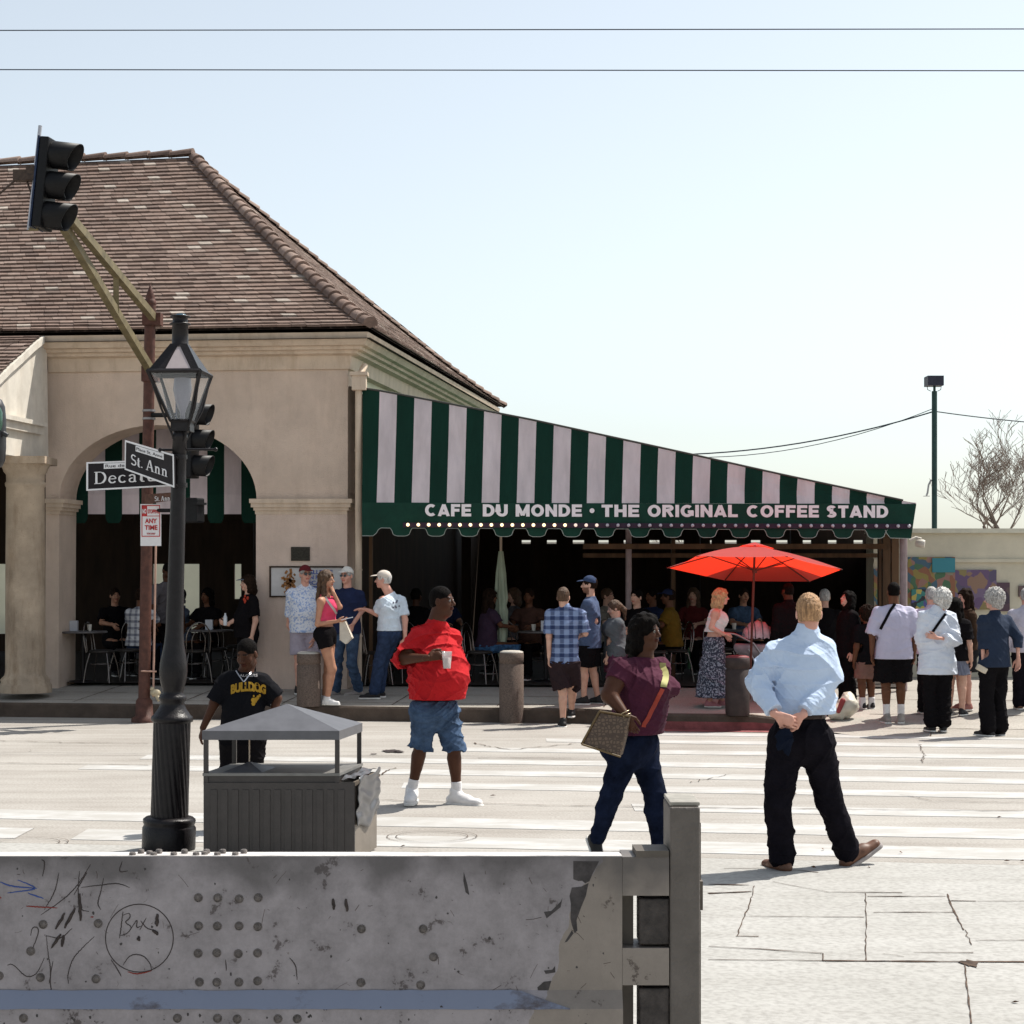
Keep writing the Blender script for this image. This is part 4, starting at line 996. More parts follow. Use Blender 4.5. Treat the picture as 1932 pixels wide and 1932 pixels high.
def side_poly(yl, yh, Da, Db, proud, th=.3):
    """vertical side panel between depths Da (far) and Db (near); yl/yh = pixel rows measured at x=91 / far end"""
    zl = CAMZ+(HY-yl)/F*26.45; zh = CAMZ+(HY-yh)/F*26.45; out = []
    for D in (Da, Db): out.append(Vector((Xp(D)+proud, D, 0)))
    a = [Vector((out[0].x, out[0].y, zl)), Vector((out[1].x, out[1].y, zl)), Vector((out[1].x, out[1].y, zh)), Vector((out[0].x, out[0].y, zh))]
    return a, [p-Vector((th, 0, 0)) for p in a]
mb = MB(); lowz = CAMZ+(HY-868)/F*26.45
pg = [Vector((Xp(26.72), 26.72, lowz)), Vector((Xp(24.5), 24.5, lowz))]+[Vector((Xp(p.y)-.02, p.y, p.z-.06)) for p in reversed(rp)]+[Vector((Xp(26.72)-.02, 26.72, rp[0].z-.06))]
mb.prism(pg, Vector((-.3, 0, 0))); mb.build('porch_side', M_white, bld)
mb = MB(); mb.hexa(*side_poly(821, 806, 26.42, 24.4, .05, .1)); mb.hexa(*side_poly(806, 798, 26.42, 24.36, .10, .1)); mb.build('porch_moulding', M_white, bld)
mb = MB()   # front beam of the porch, running left out of the picture
a = Vector((Xp(24.8), 24.8, 0)); mb.box((a.x-4.5, 24.75+.35, (lowz+3.95)/2), (9, .35, 3.95-lowz)); mb.build('porch_beam', M_white, bld)
cx = P(48, 1200, 25.9); cz0 = .30; cz = lowz
def column(name, base, h_, r):
    mb = MB(); mb.lathe(base, [(r*1.32, 0), (r*1.32, .10), (r*1.2, .14), (r*1.24, .18), (r*1.04, .24), (r, .3), (r*.99, h_*.5), (r*.95, h_-.42), (r*1.0, h_-.40), (r*1.02, h_-.36), (r*.95, h_-.34), (r*.96, h_-.24), (r*1.08, h_-.2), (r*1.12, h_-.16), (r*1.26, h_-.10)], 36)
    mb.box(Vector(base)+Vector((0, 0, h_-.05)), (r*2.6, r*2.6, .1)); return mb.build(name, M_stucco_old, bld)
column('column', (cx.x, cx.y, cz0), cz-cz0, .275)
column('column', (cx.x-2.6, cx.y-.2, cz0), cz-cz0, .275)
# wall plaques
mb = MB(); slab(mb, 549, 584, 1032, 1058, .045, .02); pq = mb.build('bronze_plaque', mat('old_bronze', (.05, .045, .035), rough=.5, var=.4, scale=40, bump=.3, metal=.4), bld)
pnl = thing('painted_panel', 'framed painted panel with brown crest, on the pier behind the man in the maroon cap', 'wall panel', FP(565, 1100, -.05))
mb = MB(); slab(mb, 508, 648, 1069, 1126, .035, .01); mb.build('board', mat('panel_white', (.55, .53, .52), rough=.6, var=.1, scale=6), pnl)
mb = MB()
for x0, x1, y0, y1 in ((508, 648, 1068, 1071), (508, 648, 1124, 1127), (508, 511, 1071, 1124), (645, 648, 1071, 1124)): slab(mb, x0, x1, y0, y1, .05, .01)
mb.build('frame', M_dark, pnl)
mb = MB(); random.seed(3)
for i in range(26):
    a = i*.7; r = .012+.14*(i/26); c = FP(547, 1097, -.040)+Vector((r*math.cos(a)*.8, 0, r*math.sin(a)*1.25)); mb.box(c, (random.uniform(.03, .07), .006, random.uniform(.02, .06)), Matrix.Rotation(a, 3, 'Y'))
mb.build('crest', mat('crest_brown', (.30, .13, .04), rough=.6, var=.6, scale=30), pnl)
mb = MB()
for k in range(4): put_text(mb, ('CALLE DE', 'SAN PEDRO', 'DECATUR', 'STREET')[k], FP(573, 1083+10*k, -.04), dirF, (0, 0, 1), .055, .42, .02)
mb.build('lettering', mat('panel_blue', (.06, .10, .35), rough=.6), pnl)
# downpipe with hopper
dp = thing('downpipe', 'pale painted downpipe with rain hopper at the corner of the stucco building', 'downpipe', FP(676, 1300, -.1))
mb = MB(); mb.cyl(FP(676.5, 1312, -.10), FP(676.5, 735, -.10), .048, n=16); mb.build('pipe', M_trim, dp)
mb = MB(); a = FP(678, 722, -.10); mb.box(a, (.20, .20, .22)); mb.box(a+Vector((0, 0, .12)), (.25, .25, .05)); mb.cyl(a+Vector((0, 0, .1)), FP(688, 690, .1), .045, n=12); mb.build('hopper', M_trim, dp)
mb = MB()
for y in (850, 960, 1075, 1200): mb.cyl(FP(676.5, y+1.5, -.1), FP(676.5, y-1.5, -.1), .056, n=16)
mb.build('bracket', M_trim, dp)
# dark interior: floor, back wall with openings, ceiling beams
hall = thing('hall_interior', 'dark timber back wall of the cafe with pale openings, seen under arch and awning', 'wall', (0, 38, .35))
def rects_wall(y0, y1, D, x0, x1, holes):
    """wall with rectangular holes, as boxes"""
    mb = MB(); xs_ = sorted(set([x0, x1]+[h[0] for h in holes]+[h[1] for h in holes])); ys_ = sorted(set([y0, y1]+[h[2] for h in holes]+[h[3] for h in holes]))
    for i in range(len(xs_)-1):
        for j in range(len(ys_)-1):
            cx_, cy_ = (xs_[i]+xs_[i+1])/2, (ys_[j]+ys_[j+1])/2
            if any(h[0] < cx_ < h[1] and h[2] < cy_ < h[3] for h in holes): continue
            a = P(xs_[i], ys_[j+1], D); b = P(xs_[i+1], ys_[j], D); mb.add([Vector((a.x, D, a.z)), Vector((b.x, D, a.z)), Vector((b.x, D, b.z)), Vector((a.x, D, b.z)), Vector((a.x, D+.12, a.z)), Vector((b.x, D+.12, a.z)), Vector((b.x, D+.12, b.z)), Vector((a.x, D+.12, b.z))],
                [(0, 1, 2, 3), (7, 6, 5, 4), (0, 4, 5, 1), (3, 2, 6, 7), (0, 3, 7, 4), (1, 5, 6, 2)])
    return mb
holes = [(-14, 11, 1064, 1196), (288, 376, 1064, 1194), (442, 455, 1064, 1130), (768, 803, 1063, 1192)]
x = 982
for i in range(15):
    if 950 < x: holes.append((x+random.uniform(0, 3), x+22+random.uniform(-3, 2), 1019, 1026))
    x += 48.2
holes = [h for h in holes if h[1] < 1640]
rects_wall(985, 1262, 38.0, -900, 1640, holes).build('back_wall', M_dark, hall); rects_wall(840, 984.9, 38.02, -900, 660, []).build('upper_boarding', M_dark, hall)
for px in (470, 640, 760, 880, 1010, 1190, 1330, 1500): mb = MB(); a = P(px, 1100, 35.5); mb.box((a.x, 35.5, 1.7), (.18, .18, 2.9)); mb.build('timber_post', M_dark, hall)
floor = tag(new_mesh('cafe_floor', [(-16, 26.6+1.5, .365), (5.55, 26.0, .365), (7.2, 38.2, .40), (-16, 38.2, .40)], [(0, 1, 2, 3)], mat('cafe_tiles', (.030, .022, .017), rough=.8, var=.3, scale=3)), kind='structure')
# pale flood wall beyond, seen through the openings
fwl = thing('flood_wall', 'pale concrete flood wall seen through the openings behind the cafe', 'wall', (0, 46, .3))
mb = MB(); mb.box((-3, 46.2, 1.4), (46, .4, 2.6)); mb.build('wall', mat('pale_concrete', (.62, .64, .52), rough=.9, var=.08, scale=1.5), fwl)
mb = MB(); mb.box((-3, 46.2, 2.74), (46, .5, .08)); mb.build('coping', M_conc, fwl)

# inner striped curtain awning behind the arch
def stripe_face(mbs, segs, top, bot, depth_top, depth_bot):
    pass
M_stripe_w = mat('white_canvas', (.62, .53, .54), rough=.9, var=.08, scale=4, bump=.08, bscale=30, trans=.25)
M_canopy = mat('striped_canvas', (1, 1, 1), rough=.9, var=.22, scale=2.2, bump=.2, bscale=5, stretch=(2.2, 1, .5), trans=.22, attr=True); CW = (.82, .71, .73, 1); CG = (.0045, .040, .026, 1)
M_stripe_g = mat('green_stripe_canvas', (.005, .042, .028), rough=.9, var=.15, scale=4, bump=.08, bscale=30, trans=.05)
ia = thing('arch_awning', 'green and white striped awning hanging inside the stucco arch', 'awning', FP(320, 985, 1.2))
mc = MB()
x = 102; k = 0
while x < 520:
    x2 = x+32.1; g_ = k % 2 == 1; m_ = mc; mc.col = CG if g_ else CW
    D0_, D1_ = 27.75, 28.2
    bot = 970
    a = [P(x, 933, D0_), P(x2, 933, D0_), P(x2, 780, D1_), P(x, 780, D1_)]; m_.hexa(a, [p+Vector((0, .012, 0)) for p in a])
    sh = [(0, 933), (0, bot)]
    if g_: pg = [(x, 933), (x, bot), (x+2, bot+11), (x+6, bot+17), (x+26, bot+17), (x+30, bot+11), (x2, bot), (x2, 933)]
    else: pg = [(x, 933), (x, bot), (x2, bot), (x2, 933)]
    m_.prism([P(p[0], p[1], D0_-.004) for p in pg], Vector((0, .010, 0)))
    x = x2; k += 1
mc.build('canopy', M_canopy, ia, color=True)

# ================================================================= big awning
def DA(px, off=0): return DFr(px, off-.40)
def AP(px, py):     # point on the sloped striped face: leans back above the valance
    D = DA(px); z = CAMZ+(HY-py)/F*D; 
    off = max(0, (948-py)/135*.20); return P(px, py, D+off)
def topy(px):       # upper edge of the face
    pts = [(683, 733), (712, 737), (835, 760), (1000, 792), (1190, 833), (1300, 857), (1480, 897), (1640, 931), (1729, 950)]
    for i in range(len(pts)-1):
        if px <= pts[i+1][0]: return lerp(pts[i][1], pts[i+1][1], (px-pts[i][0])/(pts[i+1][0]-pts[i][0]))
    return pts[-1][1]
aw = thing('striped_awning', 'wide green and white striped cafe awning with lettered valance beside the stucco building', 'awning', P(1200, 1290, 25.9))
mc = MB()
edges = [683, 710.5]; 
while edges[-1] < 1729: edges.append(edges[-1]+33.05)
edges[-1] = 1729
for i in range(len(edges)-1):
    x0, x1 = edges[i], edges[i+1]; m_ = mc; mc.col = CG if i % 2 == 0 else CW; ln = .027
    rows_ = []
    def top_of(xb):
        xt = xb
        for _ in range(4): xt = xb+ln*(948-topy(xt))*(1 if xb > 690 else .2)
        return xt
    ns = 6
    cols_ = []
    for j in range(5):
        xb = lerp(x0, x1, j/4); xt = top_of(xb); yt = min(topy(xt), 948); cols_.append([AP(lerp(xb, xt, t/ns), lerp(948.5+2*(xb-700)/1000, yt, t/ns))+Vector((0, (.03+.014*math.sin(2*math.pi*(xb-683)/132)+.01*math.sin(xb*.071+t))*math.sin(math.pi*t/ns), 0)) for t in range(ns+1)])
    vs = [p for c in cols_ for p in c]; fs = []
    for a in range(4):
        for b in range(ns): fs.append((a*(ns+1)+b, (a+1)*(ns+1)+b, (a+1)*(ns+1)+b+1, a*(ns+1)+b+1))
    m_.add(vs, fs)
mc.build('canopy', M_canopy, aw, color=True)
mb = MB()       # valance with scalloped hem
hem = [(683, 1011)]
lobes = []; c = 696.0
hem_pts = []
x = 683
def scal(cx, b0, b1): return [(cx-21, b0), (cx-18, b0+4), (cx-15, b0+12), (cx-11, b1-1), (cx-7, b1), (cx+7, b1), (cx+11, b1-1), (cx+15, b0+12), (cx+18, b0+4), (cx+21, b0)]
pts_h = [(683, 1011), (704, 1011), (710, 1006), (714, 999), (719, 996)]
cx_ = 757.0; i = 0
while cx_ < 1660:
    t = (cx_-683)/1046; pts_h += [(p[0], p[1]) for p in scal(cx_, 996+4*t, 1011+5*t)]; cx_ += (62.5 if i % 2 else 65.5); i += 1
pts_h += [(1670, 1000), (1674, 1008), (1680, 1015), (1719, 1016)]
up = [(1729, 951), (1400, 950), (1000, 949), (683, 948)]
poly = [P(p[0], p[1], DA(p[0])-.012) for p in pts_h+up]
mb.prism(poly, Vector((0, .012, 0))); mb.build('valance', M_green, aw)
mb = MB(); mb.tube([P(p[0], p[1], DA(p[0])-.018) for p in pts_h], .0045, 4); mb.build('hem_piping', mat('pale_piping', (.42, .46, .42), rough=.8), aw)
mb = MB(); mb.tube([AP(x, topy(x)-1) for x in range(690, 1730, 26)], .016, 6); mb.build('edge_tube', mat('awning_frame', (.05, .05, .045), rough=.5), aw)
mb = MB()       # side return and canvas roof behind
a0 = P(1729, 951, DA(1729)-.01); a1 = P(1718, 1000, DA(1720)-.01)
a1 = Vector((a1.x, a1.y, a1.z)); mb.hexa([a1, a1+dA*2.2, a0+dA*2.2, a0], [p-Vector((.015, 0, 0)) for p in (a1, a1+dA*2.2, a0+dA*2.2, a0)])
tp = [FP(655, 728, .1)]+[AP(x, topy(x)) for x in range(690, 1730, 80)]+[AP(1729, 950)]
mb.add(tp+[p+dA*12.3 for p in tp], [(i, i+1, i+1+len(tp), i+len(tp)) for i in range(len(tp)-1)])
mb.build('canvas_roof', mat('roof_canvas', (.008, .05, .03), rough=.9, var=.2, scale=2), aw)
mb = MB(); mtx = MB()
for s_, x0, x1 in (('CAFE', 802, 889), ('DU', 911, 958), ('MONDE', 973, 1098), ('THE', 1135, 1206), ('ORIGINAL', 1222, 1392), ('COFFEE', 1409, 1545), ('STAND', 1559, 1676)):
    t = (x0-800)/880; D = DA((x0+x1)/2)-.02; a = P(x0, 974+3*t, DA(x0)-.022); b = P(x1, 974+3*t+.3, DA(x1)-.022)
    block_text(mtx, s_, a, b-a, (0, 0, 1), 23.0*DA(x0)/F, (b-a).length)
mtx.cyl(P(1117, 963.5, DA(1117)-.018), P(1117, 963.5, DA(1117)-.030), .034, n=16); mtx.build('lettering', mat('letter_white', (.84, .78, .80), rough=.8, var=.06), aw)
for px, D, r_ in ((1704.5, 25.75, .055), (1186, 27.4, .045)):
    mb = MB(); a = P(px, 1016, D); mb.cyl((a.x, a.y, gz(a.x, a.y)), (a.x, a.y, a.z+.3), r_, n=14)
    mb.build('pole', mat('pole_mauve', (.30, .23, .23), rough=.5, var=.15), aw)
mb = MB()
for px, D, w_ in ((1672, 27.6, .12), (1660, 27.9, .05), (1688, 26.9, .10), (1270, 28.5, .06), (700, 27.2, .05)):
    mb = MB(); a = P(px, 1016, D); mb.box((a.x, a.y, 1.6), (w_, .12, 2.6)); mb.build('timber_post', M_brown, aw)
for y0, y1, D in ((1026, 1036, 27.2), (1044, 1052, 28.2)):
    mb = MB(); a = P(1100, y1, D); b = P(1695, y0, D); mb.box(((a.x+b.x)/2, D, (a.z+b.z)/2), (b.x-a.x, .1, b.z-a.z)); mb.build('timber_beam', M_brown, aw)
mb = MB()       # dark sheet added between canvas and mural wall to block light
mb.add([(5.72, 29.2, .2), (7.3, 38.0, .2), (7.3, 38.0, 2.6), (5.72, 29.2, 2.5)], [(0, 1, 2, 3)]); a = P(1500, 1100, 30)
mb.build('light_block_sheet', M_dark, aw)
# string of bulbs
ls = thing('bulb_string', 'row of small round bulbs on a dark rail along the green valance', 'string lights', P(1240, 992, DA(1240)))
mb = MB(); a0, a1 = P(760, 990, DA(760)-.045), P(1720, 992.5, DA(1720)-.045)
for k in range(24):
    p, q = a0.lerp(a1, k/24), a0.lerp(a1, (k+1)/24); mb.hexa([p+Vector((0, 0, -.036)), q+Vector((0, 0, -.036)), q+Vector((0, 0, .03)), p+Vector((0, 0, .03))], [v+Vector((0, .03, 0)) for v in (p+Vector((0, 0, -.036)), q+Vector((0, 0, -.036)), q+Vector((0, 0, .03)), p+Vector((0, 0, .03)))])
rail = mb.build('rail', mat('rail_purple', (.035, .018, .035), rough=.7, var=.2), ls)
bm_on, bnt, bb = nodes('bulb_lit'); bb.inputs['Base Color'].default_value = (.9, .8, .6, 1); bb.inputs['Emission Color'].default_value = (1, .74, .40, 1); bb.inputs['Emission Strength'].default_value = 1.5; bb.inputs['Roughness'].default_value = .2
bm_mid, bnt, bb = nodes('bulb_dim'); bb.inputs['Base Color'].default_value = (.75, .68, .66, 1); bb.inputs['Emission Color'].default_value = (1, .72, .55, 1); bb.inputs['Emission Strength'].default_value = .55; bb.inputs['Roughness'].default_value = .2
bm_off = mat('bulb_frosted', (.50, .46, .52), rough=.25, var=.05, spec=.6)
for i in range(48):
    t = (770+i*20.1-760)/960; c = a0.lerp(a1, t)+Vector((0, -.022, 0)); mb = MB(); mb.sphere(c, .024, 10, 8)
    mb.build('bulb', bm_on if i < 16 else (bm_mid if i < 19 else bm_off), ls)

# ================================================================= mural wall on the right, pole, tree, wires
mw_ = thing('utility_building', 'low beige block building with flat coping and painted panels, right of the awning', 'building', (8.5, 29, .35))
D = 29.0; a = P(1648, 1300, D); b = P(2250, 1022, D)
mb = MB(); mb.box(((a.x+b.x)/2, D+.3, (0+b.z)/2+.1), (b.x-a.x, .6, b.z+.1)); mb.build('wall', mat('beige_block', (.60, .55, .43), rough=.9, var=.12, scale=1.6, bump=.15), mw_)
mb = MB(); mb.box(((a.x+b.x)/2, D+.28, b.z+.19-.02), (b.x-a.x+.04, .72, .07)); mb.build('coping', mat('coping', (.60, .57, .46), rough=.8, var=.1), mw_)
z57 = P(0, 1058, D).z; mb = MB(); mb.box(((a.x+b.x)/2, D-.015, z57), (b.x-a.x, .05, .05)); mb.build('ledge', MATS['beige_block'], mw_)
def mural_mat(name, cols_, scale, seed):
    m, nt, b = nodes(name); L = nt.links; tc = N(nt, 'ShaderNodeTexCoord'); mp = N(nt, 'ShaderNodeMapping'); mp.inputs['Location'].default_value = (seed, seed*.3, seed)
    ns = N(nt, 'ShaderNodeTexNoise'); ns.inputs['Scale'].default_value = 3; L.new(tc.outputs['Object'], mp.inputs[0]); L.new(mp.outputs[0], ns.inputs['Vector'])
    ad = N(nt, 'ShaderNodeMix', data_type='RGBA', blend_type='ADD'); ad.inputs[0].default_value = .25; L.new(mp.outputs[0], ad.inputs[6]); L.new(ns.outputs['Color'], ad.inputs[7])
    v = N(nt, 'ShaderNodeTexVoronoi'); v.inputs['Scale'].default_value = scale; L.new(ad.outputs[2], v.inputs['Vector']); sp = N(nt, 'ShaderNodeSeparateColor'); L.new(v.outputs['Color'], sp.inputs[0])
    cr = N(nt, 'ShaderNodeValToRGB'); cr.color_ramp.interpolation = 'CONSTANT'; e = cr.color_ramp.elements
    while len(e) < len(cols_): e.new(.5)
    for i, c in enumerate(cols_): e[i].position = i/len(cols_); e[i].color = c4(c)
    L.new(sp.outputs[0], cr.inputs[0]); L.new(cr.outputs[0], b.inputs['Base Color']); b.inputs['Roughness'].default_value = .7; return m
MU1 = mural_mat('mural_warm', [(.27, .21, .06), (.26, .11, .06), (.07, .15, .08), (.30, .22, .08), (.30, .16, .13), (.06, .12, .17), (.28, .24, .18)], 9, 1)
MU2 = mural_mat('mural_violet', [(.13, .08, .16), (.17, .12, .20), (.24, .19, .08), (.26, .16, .11), (.10, .08, .14)], 8, 5)
MU3 = mural_mat('mural_dots', [(.03, .03, .04), (.45, .12, .04), (.05, .22, .2), (.5, .4, .1), (.1, .1, .3), (.03, .03, .04)], 12, 9)
MU4 = mural_mat('mural_teal', [(.03, .19, .25), (.04, .22, .27), (.45, .14, .12)], 3, 2)
MU5 = mural_mat('mural_dusk', [(.06, .04, .06), (.09, .05, .07), (.12, .08, .08)], 5, 3)
for x0, x1, y0, y1, m_, lb in ((1712, 1801, 1051, 1165, MU1, 'warm patchwork painted panel on the beige wall, beside the awning pole'), (1758, 1801, 1053, 1080, MU4, 'teal corner panel with a red patch on the beige wall'), (1801, 1879, 1075, 1150, MU2, 'violet and ochre painted panel on the beige wall, above the brown-haired woman'),
        (1879, 1904, 1099, 1153, MU5, 'narrow dark painted panel at the right end of the mural'), (1719, 1762, 1112, 1150, MU3, 'dark panel with bright dots over the warm painted panel'), (1648, 1671, 1073, 1180, MU1, 'yellow painted panel seen between the awning posts'), (1921, 1960, 1105, 1126, MU5, 'small dark sign on the beige wall at the right edge')):
    D2 = 28.99-(.025 if m_ in (MU3, MU4) else 0); a_, b_ = P(x0, y1, D2), P(x1, y0, D2); mb = MB(); mb.box(((a_.x+b_.x)/2, D2-.02, (a_.z+b_.z)/2), (b_.x-a_.x, .035, b_.z-a_.z))
    o = mb.build('mural_panel', m_, origin=((a_.x+b_.x)/2, D2, a_.z)); tag(o, lb, 'mural', 'painted panels on the beige wall')
fl = thing('floodlight', 'small white floodlight fixed at the awning corner by the beige wall', 'floodlight', P(1735, 1025, 26))
mb = MB(); mb.tube([P(1716, 1020, 25.8), P(1728, 1014, 25.8), P(1738, 1017, 25.8)], .02, 8); mb.build('arm', M_white, fl)
mb = MB(); mb.lathe(P(1727, 1024, 25.8), [(.02, 0), (.05, .01), (.06, .10), (.05, .13)], 14, axis=(1, -.3, -.15)); mb.build('lamp_head', M_white, fl)
# light pole
lp = thing('light_pole', 'tall dark green pole with a box floodlight on top, behind the beige wall', 'light pole', P(1763, 1250, 42))
D = 42; a = P(1763, 800, D)
mb = MB(); mb.cyl((a.x, D, .2), (a.x, D, P(0, 738, D).z), .062, n=14); mb.cyl((a.x, D, P(0, 738, D).z), (a.x, D, P(0, 722, D).z), .03, n=10); mb.build('pole', mat('pole_green', (.02, .055, .05), rough=.5, var=.2), lp)
mb = MB(); c = P(1762, 719.5, D); mb.box(c, (.36, .40, .22)); mb.build('lamp_housing', mat('fixture_dark', (.03, .03, .05), rough=.5), lp)
mb = MB(); mb.tube([P(1749, 726, D), P(1750, 735, D), P(1756, 738, D)], .008, 6); mb.tube([P(1776, 726, D), P(1775, 735, D), P(1769, 738, D)], .008, 6); mb.build('yoke', M_black, lp)
mb = MB(); mb.tube([P(1757, 905, D), P(1752, 915, D), P(1750, 930, D), P(1748, 935, D)], .022, 6); mb.tube([P(1742, 936, D), P(1754, 936, D)], .01, 6); mb.build('bracket', mat('galvanised', (.4, .4, .4), rough=.5), lp)
def wire(name, lb, pts, r_, m_, sag=0, seg=14):
    q = []
    for i in range(len(pts)-1):
        for k in range(seg): t = k/seg; p = Vector(pts[i]).lerp(Vector(pts[i+1]), t); p.z -= sag*4*t*(1-t); q.append(p)
    q.append(Vector(pts[-1])); mb = MB(); mb.tube(q, r_, 5); return tag(mb.build(name, m_, origin=q[0]), lb, 'wire', 'overhead wires')
M_wire = mat('wire_black', (.02, .03, .05), rough=.6)
wire('overhead_wire', 'highest thin wire running level across the top of the sky', [P(-400, 58, 24), P(2400, 54, 22)], .0075, M_wire)
wire('overhead_wire', 'second thin wire running level across the sky below the top one', [P(-400, 131, 24), P(2400, 134, 22)], .0075, M_wire)
wire('power_cable', 'black cable dipping from the dark green pole to behind the striped awning', [P(1270, 858, 44), P(1763, 776, 42)], .016, M_wire, .22)
wire('power_cable', 'slack thinner cable beside the one from the dark green pole to the awning', [P(1270, 862, 44), P(1763, 770, 42)], .009, M_wire, .34)
wire('power_cable', 'black cable from the dark green pole to the right edge', [P(1763, 776, 42), P(2100, 806, 44)], .014, M_wire, .06)
# bare trees
def bare_tree(lb, base, h_, spread, seed, lv=6, r0=.16):
    random.seed(seed); root = thing('bare_tree', lb, 'tree', base, 'bare trees behind the wall'); mb = MB(); tr = MB()
    def br(p, d, L, r, k):
        n = 4; q = [p]; rr = [r]
        for i in range(n):
            d = (d+Vector((random.uniform(-.16, .16), random.uniform(-.16, .16), random.uniform(-.02, .14)))).normalized(); p = p+d*L/n; q.append(p); rr.append(max(.0055, r*(1-.42*(i+1)/n)))
        (tr if k >= lv-1 else mb).tube(q, rr, 6 if k > 2 else 4, False)
        if k == 0: return
        m_ = random.choice((3, 3, 4)) if k > 1 else 4
        for j in range(m_):
            a = random.uniform(0, 6.28); t = random.uniform(.28, 1.0) if j else 1.0; idx = min(n, max(1, int(t*n+.5)))
            nd = (d+Vector((math.cos(a)*spread, math.sin(a)*spread, random.uniform(-.1, .5)))).normalized(); br(q[idx], nd, L*random.uniform(.55, .80), rr[idx]*.62, k-1)
    br(Vector(base), Vector((random.uniform(-.05, .05), 0, 1)), h_*.34, r0, lv)
    tr.build('trunk', mat('bark', (.13, .10, .085), rough=.9, var=.3, scale=20), root); mb.build('crown', mat('twig_bark', (.20, .155, .13), rough=.9, var=.3), root)
b_ = P(1896, 1060, 50); b_.z = .2; bare_tree('leafless tree with fine spreading twigs behind the beige wall at the right edge', b_, 7.0, 1.0, 5, 6, .15)
b_ = P(1300, 1060, 75); b_.z = .2; bare_tree('tip of a faint leafless tree just above the middle of the striped awning', b_, 6.6, .5, 11, 5, .10)
random.seed(21)
